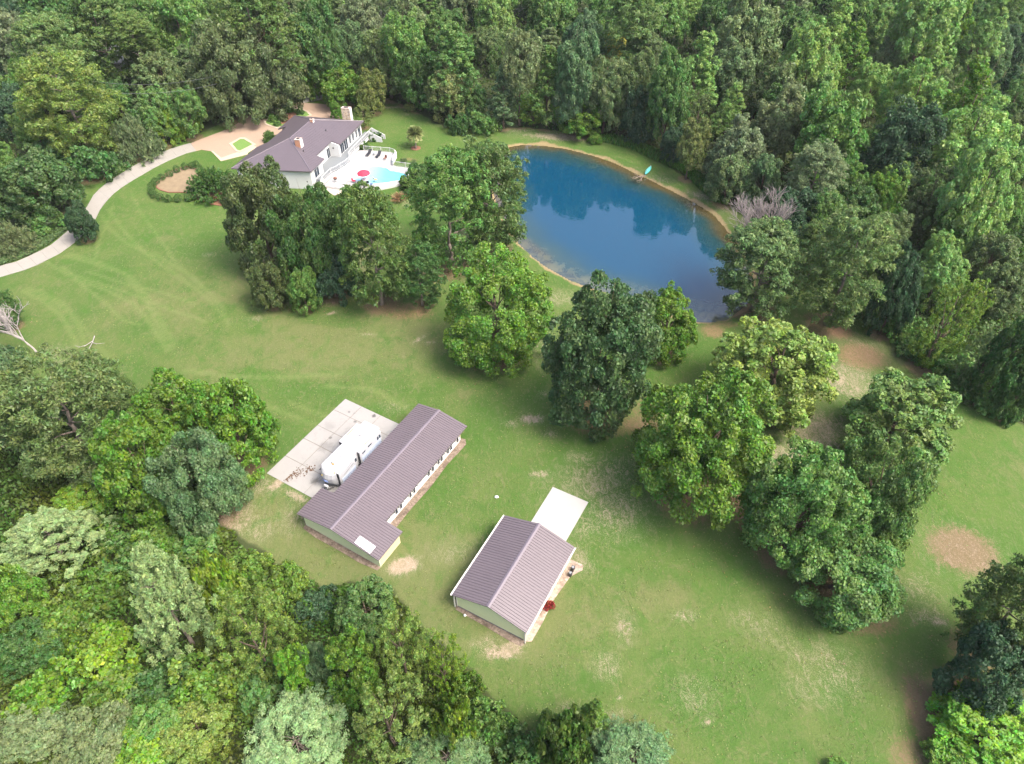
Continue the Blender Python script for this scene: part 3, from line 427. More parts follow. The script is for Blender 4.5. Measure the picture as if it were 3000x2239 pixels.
('poplar', 66.46, 210.84, 10.48, 18.86, 5.28, 'dk', 'treetop of the rearmost row showing at the top edge of the wood', 'rearmost row of trees at the top edge'),
('poplar', 74.37, 211.14, 10.49, 18.88, 5.29, 'gg', 'treetop of the rearmost row showing at the top edge of the wood', 'rearmost row of trees at the top edge'),
('oak', 96.72, 231.97, 11.47, 13.19, 3.69, 'gg', 'treetop of the rearmost row showing at the top edge of the wood', 'rearmost row of trees at the top edge'),
('poplar', 98.44, 210.5, 10.47, 18.84, 5.28, 'md', 'treetop of the rearmost row showing at the top edge of the wood', 'rearmost row of trees at the top edge'),
('maple', 118.36, 228.0, 11.29, 14.11, 3.95, 'lg', 'treetop of the rearmost row showing at the top edge of the wood', 'rearmost row of trees at the top edge'),
('maple', 139.03, 240.28, 11.75, 14.68, 4.11, 'lg', 'treetop of the rearmost row showing at the top edge of the wood', 'rearmost row of trees at the top edge'),
('pine', 140.93, 221.19, 11.02, 14.32, 4.01, 'md', 'treetop of the rearmost row showing at the top edge of the wood', 'rearmost row of trees at the top edge'),
('maple', 161.93, 242.63, 11.83, 14.79, 4.14, 'gg', 'treetop of the rearmost row showing at the top edge of the wood', 'rearmost row of trees at the top edge')]
PAL = {
'dk': (0.069, 0.149, 0.036),
'md': (0.112, 0.218, 0.048),
'mb': (0.103, 0.202, 0.051),
'mg': (0.119, 0.213, 0.051),
'lt': (0.19, 0.324, 0.079),
'lg': (0.175, 0.303, 0.076),
'br': (0.112, 0.224, 0.028),
'bl': (0.144, 0.3, 0.033),
'yl': (0.153, 0.265, 0.028),
'yg': (0.165, 0.245, 0.051),
'yo': (0.122, 0.212, 0.03),
'yy': (0.328, 0.316, 0.051),
'ol': (0.148, 0.19, 0.051),
'oy': (0.179, 0.213, 0.07),
'bo': (0.087, 0.13, 0.038),
'vo': (0.109, 0.196, 0.028),
'vd': (0.07, 0.134, 0.023),
'bg': (0.103, 0.186, 0.074),
'gg': (0.156, 0.213, 0.091),
'gk': (0.128, 0.193, 0.069),
'go': (0.125, 0.174, 0.071),
'ym': (0.195, 0.281, 0.061),
'lb': (0.218, 0.324, 0.13),
'bp': (0.122, 0.218, 0.081),
'dg': (0.075, 0.139, 0.042),
'dt': (0.047, 0.104, 0.041),
'dp': (0.106, 0.158, 0.043),
'pg': (0.109, 0.186, 0.046),
'yp': (0.164, 0.237, 0.046),
'pl': (0.137, 0.215, 0.064)}
POLY = {
'lawn': [(-111.25, 97.26), (-103.24, 120.28), (-93.69, 117.07), (-90.56, 120.61), (-86.48, 124.45), (-87.3, 130.6), (-91.0, 135.24), (-89.71, 138.51), (-85.13, 144.13), (-80.06, 152.25), (-71.43, 157.7), (-65.76, 163.9), (-62.63, 170.71), (-54.04, 180.14), (-44.38, 177.92), (-31.61, 176.83), (-27.79, 173.33), (-22.12, 166.88), (-17.94, 162.44), (-12.88, 158.63), (-6.01, 159.34), (2.5, 159.81), (9.9, 158.4), (17.16, 156.31), (23.18, 153.59), (29.59, 147.26), (34.42, 139.69), (38.12, 133.36), (42.6, 127.75), (45.45, 120.28), (49.21, 108.04), (49.85, 93.54), (56.66, 91.14), (59.97, 87.91), (61.32, 83.82), (64.01, 76.63), (66.68, 73.46), (69.08, 70.07), (71.22, 67.43), (78.97, 58.15), (74.79, 44.02), (63.09, 39.4), (53.0, 33.62), (47.8, 29.77), (42.5, 26.19), (38.99, 22.05), (35.88, 16.44), (16.16, 16.44), (9.92, 23.66), (6.48, 25.33), (2.01, 27.5), (-2.22, 31.18), (-5.26, 34.63), (-9.01, 38.31), (-13.1, 42.83), (-17.48, 43.72), (-21.76, 43.72), (-26.45, 45.54), (-30.34, 48.06), (-34.49, 51.02), (-36.5, 53.08), (-36.05, 56.66), (-34.66, 60.45), (-38.89, 62.43), (-44.79, 65.3), (-51.43, 66.14), (-58.17, 67.0), (-69.27, 71.43), (-81.39, 74.22), (-105.01, 79.12)],
'pond': [(-2.19, 149.42), (-0.46, 152.03), (2.44, 152.92), (7.09, 152.48), (11.67, 151.15), (17.59, 147.92), (22.29, 144.36), (25.35, 140.71), (28.37, 137.57), (32.46, 132.85), (36.34, 128.15), (39.18, 123.83), (40.47, 119.21), (41.88, 111.77), (42.22, 103.24), (40.58, 97.33), (37.71, 93.98), (34.83, 91.57), (31.92, 90.98), (28.99, 91.46), (25.5, 93.37), (22.01, 95.95), (17.6, 98.35), (14.57, 99.78), (10.35, 102.29), (6.45, 105.99), (4.06, 109.12), (1.58, 113.27), (-1.02, 119.53), (-3.18, 127.98), (-3.91, 137.19), (-3.64, 144.15)],
'pond_out': [(-3.67, 150.02), (-1.42, 153.31), (2.34, 154.52), (7.39, 154.05), (12.31, 152.62), (18.45, 149.27), (23.38, 145.53), (26.54, 141.78), (29.56, 138.64), (33.68, 133.88), (37.62, 129.11), (40.63, 124.5), (42.03, 119.56), (43.47, 111.94), (43.81, 103.1), (42.02, 96.63), (38.84, 92.85), (35.57, 90.15), (31.95, 89.38), (28.43, 89.96), (24.63, 92.02), (21.16, 94.6), (16.87, 96.93), (13.81, 98.37), (9.38, 101.02), (5.27, 104.91), (2.73, 108.23), (0.14, 112.57), (-2.54, 119.04), (-4.76, 127.72), (-5.51, 137.14), (-5.22, 144.37)],
'shelf': [(1.16, 114.73), (6.17, 110.22), (13.24, 103.84), (20.86, 99.83), (28.04, 95.38), (34.85, 94.76), (39.27, 97.26), (36.33, 87.68), (21.91, 89.97), (9.7, 98.53), (-0.54, 108.04)],
'pad': [(-32.23, 59.42), (-24.14, 73.11), (-13.72, 66.95), (-21.82, 53.26)],
'longb': [(-25.52, 50.93), (-14.32, 69.86), (-5.72, 64.77), (-14.63, 49.71), (-13.08, 48.79), (-15.37, 44.92)],
'barn': [(-6.59, 40.4), (-0.84, 50.94), (8.46, 45.86), (2.72, 35.33)],
'apron': [(0.7, 48.96), (5.2, 57.21), (9.68, 54.77), (5.18, 46.51)],
'house': [(-57.05, 132.69), (-48.65, 159.4), (-30.17, 156.5), (-23.58, 147.45), (-19.54, 140.31), (-22.09, 132.2), (-32.58, 128.85)],
'drive_up': [(-102.98, 104.53), (-96.34, 107.33), (-90.72, 106.01), (-88.27, 107.19), (-85.87, 110.34), (-84.7, 112.09), (-83.62, 116.71), (-83.55, 121.3), (-83.54, 125.53), (-84.21, 130.87), (-83.52, 134.58), (-81.68, 139.75), (-79.91, 143.8), (-77.48, 147.3), (-74.85, 150.54), (-71.78, 152.75)],
'drive_lo': [(-98.77, 97.26), (-92.34, 99.83), (-88.97, 102.56), (-84.85, 105.22), (-81.55, 110.09), (-80.29, 114.37), (-80.06, 117.24), (-79.93, 120.47), (-80.68, 125.25), (-80.49, 130.14), (-79.46, 133.95), (-77.69, 137.78), (-75.82, 141.62), (-73.66, 144.98), (-71.24, 147.86), (-69.32, 149.08)],
'drive': [(-102.98, 104.53), (-96.34, 107.33), (-90.72, 106.01), (-88.27, 107.19), (-85.87, 110.34), (-84.7, 112.09), (-83.62, 116.71), (-83.55, 121.3), (-83.54, 125.53), (-84.21, 130.87), (-83.52, 134.58), (-81.68, 139.75), (-79.91, 143.8), (-77.48, 147.3), (-74.85, 150.54), (-71.78, 152.75), (-69.32, 149.08), (-71.24, 147.86), (-73.66, 144.98), (-75.82, 141.62), (-77.69, 137.78), (-79.46, 133.95), (-80.49, 130.14), (-80.68, 125.25), (-79.93, 120.47), (-80.06, 117.24), (-80.29, 114.37), (-81.55, 110.09), (-84.85, 105.22), (-88.97, 102.56), (-92.34, 99.83), (-98.77, 97.26)],
'court': [(-71.71, 152.75), (-68.65, 156.16), (-66.5, 158.49), (-64.68, 160.86), (-63.39, 164.1), (-62.26, 166.77), (-61.07, 169.31), (-59.63, 171.04), (-57.38, 172.62), (-55.66, 173.33), (-53.11, 173.77), (-50.88, 173.95), (-47.39, 173.51), (-43.8, 172.45), (-43.27, 171.47), (-41.51, 169.94), (-40.19, 163.88), (-47.9, 163.22), (-51.23, 163.22), (-52.53, 158.11), (-53.91, 152.03), (-56.5, 150.26), (-57.83, 148.37), (-63.02, 145.19), (-66.06, 148.87), (-68.39, 149.59), (-69.3, 149.01)],
'court_border': [(-65.92, 148.81), (-62.6, 144.36), (-57.66, 147.38), (-57.75, 148.24), (-56.37, 150.85), (-57.62, 151.44), (-58.81, 149.68), (-62.88, 145.8), (-65.7, 148.99)],
'island_a': [(-63.1, 152.32), (-61.42, 155.33), (-60.3, 155.33), (-56.94, 152.03), (-59.51, 148.24), (-60.41, 148.53)],
'island_b': [(-57.97, 163.22), (-57.92, 164.54), (-57.38, 166.53), (-56.21, 169.11), (-54.44, 170.49), (-52.47, 171.05), (-50.56, 170.49), (-48.79, 169.11), (-47.46, 166.87), (-49.69, 164.87), (-51.52, 161.28), (-54.39, 160.0), (-56.41, 161.28), (-57.46, 162.05)],
'island_mulch': [(-54.58, 165.86), (-53.94, 168.22), (-52.21, 168.43), (-51.13, 167.55), (-51.95, 163.22), (-53.68, 161.93), (-54.71, 163.88)],
'ring_bed': [(-72.86, 134.58), (-72.93, 136.17), (-72.37, 138.76), (-71.18, 140.55), (-69.28, 141.76), (-67.53, 141.42), (-66.19, 139.75), (-64.57, 137.14), (-62.64, 133.95), (-63.34, 132.09), (-65.03, 131.48), (-66.91, 131.48), (-69.42, 131.48), (-71.3, 132.4), (-72.46, 133.45)],
'crepe_bed': [(-64.91, 132.09), (-63.98, 135.21), (-61.16, 136.49), (-57.6, 135.21), (-55.63, 131.48), (-55.41, 127.28), (-56.92, 126.11), (-59.53, 126.7), (-62.53, 128.46), (-64.08, 129.96)],
'far_path': [(-56.31, 169.94), (-52.53, 173.07), (-46.37, 176.28), (-39.79, 177.92), (-35.2, 177.92), (-35.39, 179.31), (-42.36, 179.58), (-53.34, 176.83), (-58.04, 172.54)],
'verge': [(-91.11, 135.21), (-86.01, 142.43), (-82.25, 150.17), (-76.91, 154.63), (-71.6, 160.06), (-65.8, 164.93), (-62.92, 167.86), (-61.64, 165.76), (-69.93, 154.63), (-77.57, 146.59), (-82.88, 134.58), (-83.96, 130.26), (-86.03, 131.48)],
'ground_cover': [(-93.92, 109.03), (-90.95, 112.09), (-89.56, 115.15), (-88.13, 118.31), (-86.28, 120.75), (-84.62, 121.02), (-83.14, 118.31), (-83.91, 116.71), (-85.1, 112.34), (-86.94, 109.03), (-89.42, 106.73), (-91.77, 104.86)],
'reeds': [(18.82, 155.01), (22.39, 155.77), (27.63, 152.75), (30.68, 149.81), (36.39, 143.12), (39.57, 137.14), (41.21, 130.87), (42.69, 126.11), (39.87, 127.28), (35.71, 139.09), (32.92, 142.1), (30.05, 145.19), (25.6, 150.17), (20.71, 152.75)],
'palm': [(-21.25, 150.38)],
'pampas': [(-22.42, 128.18)],
'canoe': [(28.71, 140.22)],
'bare': [(42.88, 102.48), (-72.34, 82.01), (27.92, 137.87), (-65.99, 86.78), (-34.29, 203.02)],
'nb': [(-107.85, 192.66)],
'wires': [[(-89.04, 154.51, 13.0), (-63.64, 157.74, 13.0)], [(-87.02, 149.64, 13.0), (-62.37, 153.37, 13.0)]]}
PATCH = [
(-34.49, 52.04, 5, 4, 0.0, 'b', 0.533),
(-31.77, 57.4, 3.5, 2, 0.0, 'b', 0.516),
(-30.37, 57.77, 2.2, 1, 0.9, 'b', 0.85),
(-27.54, 55.78, 2.5, 0.8, -0.5, 'b', 0.8),
(-26.82, 52.38, 4, 3, 0.0, 'b', 0.43),
(-30.91, 50.35, 3, 2, 0.0, 'b', 0.43),
(-12.77, 45.73, 2.6, 1.5, 0.3, 'b', 1.0),
(-1.07, 35.14, 3, 1, 0.0, 'b', 0.8),
(0.17, 35.91, 2, 0.8, 0.0, 'b', 0.75),
(-2.83, 36.17, 2.5, 1.2, 0.0, 'b', 0.516),
(11.03, 58.15, 9, 5, 0.3, 'b', 0.516),
(12.99, 53.78, 6, 6, 0.0, 'b', 0.499),
(17.95, 60.45, 5, 4, 0.0, 'b', 0.43),
(7.35, 47.1, 2, 4, 0.6, 'b', 0.533),
(8.75, 51.36, 4, 3, 0.0, 'b', 0.43),
(2.83, 69.18, 2.4, 1.2, 0.0, 'b', 0.8),
(-0.1, 68.3, 1.6, 0.8, 0.0, 'b', 0.602),
(5.33, 66.31, 1.2, 0.8, 0.0, 'b', 0.559),
(3.55, 59.29, 2, 1, 0.0, 'b', 0.602),
(8.88, 62.03, 3, 1.4, 0.0, 'b', 0.516),
(-29.71, 92.69, 1.4, 0.5, 0.4, 'b', 0.9),
(-31.35, 95.38, 3, 1.5, 0.0, 'b', 0.344),
(-14.7, 86.22, 1.8, 0.6, 0.8, 'b', 0.602),
(-12.81, 85.45, 1.6, 0.5, 0.0, 'b', 0.602),
(-22.9, 87.45, 1.6, 0.5, 0.0, 'b', 0.602),
(-41.47, 91.14, 1.6, 1, 0.0, 'b', 0.516),
(-2.95, 82.22, 2, 1, 0.0, 'b', 0.473),
(4.62, 74.22, 1.2, 0.8, 0.0, 'b', 0.516),
(33.28, 33.12, 5, 4, 0.0, 'b', 0.387),
(31.38, 31.66, 4, 3, 0.0, 'b', 0.344),
(29.58, 35.65, 5, 1.5, -0.5, 'b', 0.361),
(27.24, 38.31, 4, 2, -0.4, 'b', 0.387),
(53.9, 47.74, 6, 5, 0.0, 'w', 0.95),
(53.48, 47.42, 6.5, 5.5, 0.0, 'b', 0.327),
(46.07, 39.4, 3, 1.2, 0.0, 'b', 0.473),
(47.27, 38.58, 1.4, 0.7, 0.0, 'b', 0.75),
(46.94, 42.83, 4, 3, 0.0, 'b', 0.387),
(53.59, 82.22, 5.5, 4.5, 0.0, 'r', 0.95),
(52.34, 88.25, 3, 3, 0.0, 'r', 0.9),
(54.5, 83.82, 5, 4, 0.0, 'b', 0.447),
(49.77, 77.12, 7, 6, 0.0, 'b', 0.619),
(41.93, 67.0, 7, 6, 0.0, 'b', 0.636),
(36.84, 62.43, 7, 4, 0.0, 'b', 0.619),
(44.96, 64.47, 6, 6, 0.0, 'b', 0.447),
(-16.78, 92.33, 6, 2.2, 0.0, 'r', 0.75),
(-19.64, 94.14, 8, 2, 0.0, 'w', 0.7),
(-31.35, 95.38, 6, 2, 0.0, 'w', 0.55),
(17.98, 67.86, 5, 3, 0.0, 'w', 0.8),
(19.3, 70.52, 4, 5, 0.0, 'w', 0.7),
(13.7, 67.0, 5, 2.5, 0.0, 'w', 0.6),
(29.43, 54.49, 4, 7, 0.0, 'w', 0.9),
(30.18, 50.35, 3, 5, 0.0, 'w', 0.7),
(32.02, 88.25, 3, 3, 0.0, 'r', 0.85),
(33.86, 89.97, 4, 2, 0.0, 'r', 0.7),
(8.04, 96.62, 4, 3, 0.0, 'b', 0.43),
(5.3, 84.36, 3, 6, 0.0, 'b', 0.473),
(41.86, 27.95, 3, 7, 0.0, 'w', 0.95),
(45.79, 31.66, 3.5, 3, 0.0, 'w', 0.9),
(39.09, 24.49, 4, 4, 0.0, 'w', 0.7),
(39.49, 38.31, 5, 2.5, 0.0, 'w', 0.7),
(1.73, 87.68, 2, 2, 0.0, 'b', 0.387),
(12.37, 37.77, 1.5, 2.5, 0.0, 'b', 0.516),
(9.95, 33.62, 2, 2, 0.0, 'b', 0.473),
(5.8, 29.31, 1.5, 0.7, 0.0, 'b', 0.516),
(10.42, 28.62, 1.5, 1, 0.0, 'b', 0.473),
(18.73, 30.71, 3, 2.5, 0.0, 'b', 0.361),
(19.26, 39.4, 2, 0.8, 0.0, 'b', 0.516),
(19.62, 27.95, 0.6, 0.5, 0.0, 'b', 0.9),
(11.06, 30.24, 0.5, 0.4, 0.0, 'b', 0.8),
(11.88, 155.62, 14, 2.6, -0.12, 'b', 0.75),
(1.43, 158.86, 5, 1.6, 0.0, 'b', 0.473),
(30.16, 137.15, 6, 2, -0.5, 'b', 0.43),
(38.38, 129.7, 5, 2, -0.6, 'b', 0.602),
(42.36, 124.45, 4, 2, -0.6, 'b', 0.516),
(-29.26, 171.49, 3.5, 1, 0.0, 'b', 0.602),
(-24.95, 167.64, 2, 0.8, 0.0, 'b', 0.516),
(-15.17, 161.24, 4, 1, -0.4, 'b', 0.559),
(-86.73, 137.15, 6, 2.5, 0.3, 'r', 0.8),
(-88.57, 135.81, 7, 3, 0.0, 'w', 0.7),
(-74.83, 158.4, 9, 1.2, 0.4, 'b', 0.43),
(-64.06, 165.63, 8, 1, 0.4, 'b', 0.387),
(-81.32, 147.26, 6, 1, 0.4, 'b', 0.301),
(-17.46, 143.1, 3.5, 1.4, -0.4, 'r', 0.75),
(-21.62, 145.16, 3, 1, -0.3, 'r', 0.7),
(-21.3, 127.92, 3, 2, 0.0, 'b', 0.43),
(-54.45, 109.49, 2, 0.8, 0.0, 'b', 0.344),
(-45.88, 103.84, 1.2, 0.6, 0.0, 'b', 0.43),
(-70.64, 83.28, 4, 2, 0.0, 'b', 0.43),
(-67.21, 81.17, 4, 1.5, 0.0, 'b', 0.361),
(-5.91, 48.06, 4, 2, 0.0, 'b', 0.327),
(22.01, 142.09, 12, 2, -0.4, 'b', 0.301),
(-16.98, 71.43, 3, 1.5, 0.0, 'b', 0.301),
(-7.54, 47.42, 3, 2, 0.0, 'b', 0.387),
(11.07, 108.04, 4, 2, 0.0, 'b', 0.344),
(-13.38, 102.48, 8, 3, 0.0, 'w', 0.7),
(-4.68, 108.04, 8, 3, 0.0, 'b', 0.516),
(-28.32, 128.81, 3, 2, 0.0, 'b', 0.387),
(-27.07, 108.04, 8, 4, 0.0, 'b', 0.43),
(-9.12, 113.96, 5, 5, 0.0, 'b', 0.516)]
TRACKS = [
([(-79.49, 122.69), (-76.4, 118.31), (-71.66, 113.6), (-64.19, 108.64)], 0.48),
([(-79.05, 124.96), (-74.76, 119.38), (-69.95, 113.6), (-65.93, 109.61)], 0.48),
([(-76.71, 130.87), (-72.77, 124.39), (-68.18, 118.31), (-61.73, 109.61)], 0.375),
([(-78.59, 126.11), (-77.34, 119.93), (-76.24, 113.6), (-74.66, 107.68)], 0.42),
([(-80.55, 109.11), (-74.54, 106.72), (-67.95, 103.92), (-63.54, 98.59), (-60.04, 93.97), (-57.36, 89.98), (-54.81, 86.18), (-53.03, 83.8)], 0.6),
([(-80.04, 109.85), (-73.63, 107.19), (-66.53, 103.01), (-62.33, 98.16), (-58.88, 93.56), (-55.85, 89.21), (-52.61, 84.71)], 0.51),
([(-79.63, 105.78), (-74.59, 101.66), (-68.54, 98.59), (-63.07, 95.21), (-59.68, 91.56), (-55.54, 86.18), (-53.33, 83.27)], 0.51),
([(-83.02, 98.59), (-78.42, 96.04), (-73.49, 91.95), (-69.54, 86.93), (-67.54, 83.98)], 0.675),
([(-82.64, 99.45), (-77.57, 96.46), (-73.01, 93.16), (-68.96, 88.44), (-65.8, 83.27)], 0.51),
([(-80.59, 99.02), (-75.12, 95.62), (-69.62, 89.98), (-66.04, 86.18), (-61.87, 81.85)], 0.42),
([(-66.67, 110.09), (-61.54, 105.78), (-56.23, 101.21), (-51.84, 97.3), (-47.29, 92.35), (-45.51, 89.6)], 0.51),
([(-64.98, 110.09), (-60.32, 106.25), (-55.32, 102.56), (-50.14, 96.88), (-47.38, 93.56)], 0.51),
([(-62.46, 110.09), (-59.22, 106.25), (-53.02, 99.45)], 0.42),
([(-83.02, 107.19), (-75.85, 102.11), (-68.56, 96.04), (-63.57, 91.16), (-59.97, 89.6)], 0.42),
([(-75.7, 103.01), (-69.06, 99.89), (-62.65, 96.88), (-55.42, 93.16), (-49.48, 90.37)], 0.45),
([(-74.66, 104.38), (-66.75, 100.77), (-58.92, 98.16), (-53.01, 95.21)], 0.39),
([(-35.69, 71.97), (-31.95, 70.15), (-27.59, 68.07)], 0.6),
([(-32.27, 72.59), (-29.28, 71.06), (-26.35, 69.55)], 0.45),
([(-49.11, 79.09), (-41.74, 77.74), (-32.48, 77.74), (-25.66, 78.41)], 0.75),
([(-27.43, 75.77), (-20.49, 75.12), (-15.1, 71.36), (-13.48, 68.37)], 0.6)]
HEDGE = [
(-67.6, 141.39, 1.55, 'clipped round bush in ring, upper row, rightmost but one'),
(-69.08, 140.92, 1.55, 'clipped round bush in ring, upper row, third from the right'),
(-70.42, 139.71, 1.55, 'clipped round bush in ring, upper row, fourth from the right'),
(-71.36, 138.0, 1.55, 'clipped round bush in ring, upper left, fifth along the arc'),
(-72.41, 136.38, 1.55, 'clipped round bush in ring, upper left, sixth along the arc'),
(-73.08, 134.65, 1.55, 'clipped round bush in ring, left side, uppermost'),
(-73.14, 132.77, 1.55, 'clipped round bush in ring, left side, second from top'),
(-72.5, 130.8, 1.55, 'clipped round bush in ring, left side, the most protruding one'),
(-71.48, 129.41, 1.55, 'clipped round bush in ring, lower left, above the bottom row'),
(-69.95, 128.39, 1.55, 'clipped round bush in ring, bottom row, leftmost'),
(-68.15, 127.8, 1.55, 'clipped round bush in ring, bottom row, second from the left'),
(-66.26, 127.92, 1.55, 'clipped round bush in ring, bottom row, third from the left'),
(-64.34, 128.16, 1.55, 'clipped round bush in ring, bottom row, rightmost beside the crepe myrtle'),
(-65.77, 140.25, 1.55, 'clipped round bush in ring, upper right, beside the crepe myrtle'),
(-64.86, 138.66, 1.55, 'clipped round bush in ring, upper right, lowest one at the crepe myrtle'),
(-67.03, 141.86, 1.55, 'clipped round bush in ring, upper row, rightmost')]
BUSHES = [
(-53.44, 168.46, 2.4, 1.8, 'dk', 'largest dark shrub at the back of the planted island', 'shrubs on the planted island'),
(-54.72, 165.42, 1.6, 1.2, 'dk', 'small dark shrub on the island between two bigger ones', 'shrubs on the planted island'),
(-55.67, 163.77, 2.3, 1.6, 'md', 'wide shrub at the island end facing the drive', 'shrubs on the planted island'),
(-54.36, 161.62, 1.8, 1.3, 'md', 'shrub at the island edge nearest to the entrance', 'shrubs on the planted island'),
(-50.31, 167.65, 1.7, 1.8, 'dk', 'shrub at the right end of the planted island', 'shrubs on the planted island'),
(-30.86, 154.48, 2.8, 1.9, 'dk', 'round dark shrub on the lawn beside the far deck stairs', 'shrubs around the house'),
(-32.64, 149.55, 2.0, 1.4, 'vd', 'shrub tucked under the far deck stairs', 'shrubs around the house'),
(-32.38, 150.54, 1.6, 1.2, 'dk', 'small shrub beside the one under the deck stairs', 'shrubs around the house'),
(-19.41, 137.46, 4.6, 2.6, 'dk', 'large dark round shrub right of the pool terrace', 'shrubs around the house'),
(-21.03, 133.14, 3.6, 2.2, 'vd', 'shrub below the large dark one right of the terrace', 'shrubs around the house'),
(-20.11, 130.19, 3.2, 1.8, 'vd', 'lowest shrub of the three right of the terrace', 'shrubs around the house'),
(-21.82, 134.64, 2.4, 1.7, 'vo', 'yellowish shrub against the terrace corner', 'shrubs around the house'),
(-23.22, 144.17, 1.5, 0.9, 'gk', 'small grey shrub in the red bed, upper one', 'shrubs around the house'),
(-20.97, 142.96, 1.4, 0.9, 'gk', 'small grey shrub in the red bed, middle one', 'shrubs around the house'),
(-19.0, 141.54, 1.2, 0.8, 'dk', 'small dark shrub in the red bed, lower one', 'shrubs around the house'),
(-24.6, 169.63, 2.8, 1.8, 'ol', 'lone olive shrub on the far lawn behind the palm', 'shrubs around the house'),
(-29.82, 154.0, 1.3, 1.0, 'vd', 'tiny shrub right of the round one at the deck stairs', 'shrubs around the house')]

# ------------------------------------------------------------------ material helpers
def nmat(name):
    m = bpy.data.materials.new(name); m.use_nodes = True
    nt = m.node_tree
    return m, nt, nt.nodes['Principled BSDF']
def N(nt, typ, **kw):
    n = nt.nodes.new(typ)
    for k, v in kw.items(): setattr(n, k, v)
    return n
def noise(nt, scale, detail=4, rough=.55, vec=None, dist=0.0):
    n = N(nt, 'ShaderNodeTexNoise'); n.inputs['Scale'].default_value = scale
    n.inputs['Detail'].default_value = detail; n.inputs['Roughness'].default_value = rough
    n.inputs['Distortion'].default_value = dist
    if vec is not None: nt.links.new(vec, n.inputs['Vector'])
    return n.outputs['Fac']
def mixc(nt, fac, a, b, typ='MIX'):
    n = N(nt, 'ShaderNodeMix', data_type='RGBA', blend_type=typ)
    for s, v in ((n.inputs[0], fac), (n.inputs[6], a), (n.inputs[7], b)):
        if isinstance(v, (int, float)): s.default_value = v
        elif isinstance(v, tuple): s.default_value = (*v[:3], 1)
        else: nt.links.new(v, s)
    return n.outputs[2]
def mth(nt, op, a, b=None, c=None, clamp=False):
    n = N(nt, 'ShaderNodeMath', operation=op, use_clamp=clamp)
    for i, v in enumerate((a, b, c)):
        if v is None: continue
        if isinstance(v, (int, float)): n.inputs[i].default_value = v
        else: nt.links.new(v, n.inputs[i])
    return n.outputs[0]
def ramp(nt, fac, lo, hi):
    n = N(nt, 'ShaderNodeMapRange', interpolation_type='SMOOTHSTEP')
    nt.links.new(fac, n.inputs[0]); n.inputs[1].default_value = lo; n.inputs[2].default_value = hi
    return n.outputs[0]
def bump(nt, bsdf, h, strength=.3, dist=.05):
    b = N(nt, 'ShaderNodeBump'); b.inputs['Strength'].default_value = strength; b.inputs['Distance'].default_value = dist
    nt.links.new(h, b.inputs['Height']); nt.links.new(b.outputs[0], bsdf.inputs['Normal'])
def objco(nt): return N(nt, 'ShaderNodeNewGeometry').outputs['Position']
def mat(name, col, rough=.6, var=.12, scale=3.0, metal=0.0, fine=None, spec=None):
    """plain surface with slow colour variation and fine grain"""
    m, nt, b = nmat(name)
    p = objco(nt)
    f = noise(nt, scale, 5, .6, p)
    c = mixc(nt, f, tuple(x * (1 - var) for x in col), tuple(min(1, x * (1 + var)) for x in col))
    nt.links.new(c, b.inputs['Base Color'])
    b.inputs['Roughness'].default_value = rough; b.inputs['Metallic'].default_value = metal
    if spec is not None: b.inputs['Specular IOR Level'].default_value = spec
    if fine: bump(nt, b, noise(nt, fine, 3, .6, p), .25, .02)
    return m

M = {}
M['white_wall'] = mat('white_wall', (.50, .505, .50), .6, .05, 1.5)
M['white_paint'] = mat('white_paint', (.52, .525, .53), .45, .04, 4)
M['white_gel'] = mat('white_gelcoat', (.34, .345, .36), .4, .03, 2)
M['blue_gel'] = mat('pale_blue_panel', (.40, .46, .58), .35, .05, 2)
M['green_siding'] = mat('pale_green_siding', (.55, .62, .40), .55, .06, 1.2)
M['cream_siding'] = mat('cream_siding', (.48, .44, .28), .55, .06, 1.2)
M['glass'] = mat('dark_glass', (.02, .03, .045), .08, .2, .7)
M['dark'] = mat('dark_plastic', (.018, .018, .022), .5, .2, 5)
M['deck'] = mat('grey_deck_boards', (.13, .145, .155), .75, .10, 6)
M['red_cloth'] = mat('red_canvas', (.55, .02, .05), .8, .1, 3)
M['brown_seat'] = mat('brown_seat', (.16, .07, .05), .7, .2, 4)
M['orange'] = mat('orange_trim', (.55, .27, .08), .5, .1, 4)
M['skylight'] = mat('skylight_sheet', (.66, .68, .68), .35, .03, 2)
M['trim_white'] = mat('white_trim', (.55, .54, .52), .5, .06, 3)
M['teal'] = mat('teal_hull', (.10, .50, .46), .4, .1, 2)
M['black_paint'] = mat('black_car_paint', (.012, .012, .014), .2, .1, 2)
M['rubber'] = mat('rubber', (.02, .02, .02), .8, .1, 8)
M['steel'] = mat('galvanised_steel', (.35, .36, .38), .4, .1, 3, .7)
M['soil_red'] = mat('red_mulch', (.16, .075, .045), .95, .35, 3, fine=14)
M['pipe'] = mat('white_pipe', (.75, .75, .73), .5, .05, 4)
M['wire'] = mat('aluminium_wire', (.12, .125, .13), .5, .1, 1)
M['asph'] = mat('grey_roof_shingle', (.34, .35, .37), .85, .15, 3, fine=20)
M['bark'] = mat('brown_bark', (.10, .072, .05), .95, .35, 2.5, fine=9)
M['bark_grey'] = mat('grey_bark', (.17, .14, .115), .95, .3, 2.5, fine=9)
M['deadwood'] = mat('bleached_deadwood', (.27, .245, .235), .9, .2, 4, fine=12)
M['bark_pale'] = mat('pale_twigs', (.23, .20, .19), .9, .2, 4)
M['sill'] = mat('concrete_sill', (.50, .49, .46), .85, .12, 3, fine=18)
M['red_leaf'] = mat('red_blossom', (.5, .05, .03), .8, .4, 6)
M['leaf_brown'] = mat('dead_leaves', (.085, .05, .03), .95, .4, 8)
M['black_decal'] = mat('black_decal', (.03, .03, .035), .45, .1, 4)
M['blue_decal'] = mat('blue_decal', (.20, .28, .55), .45, .1, 4)
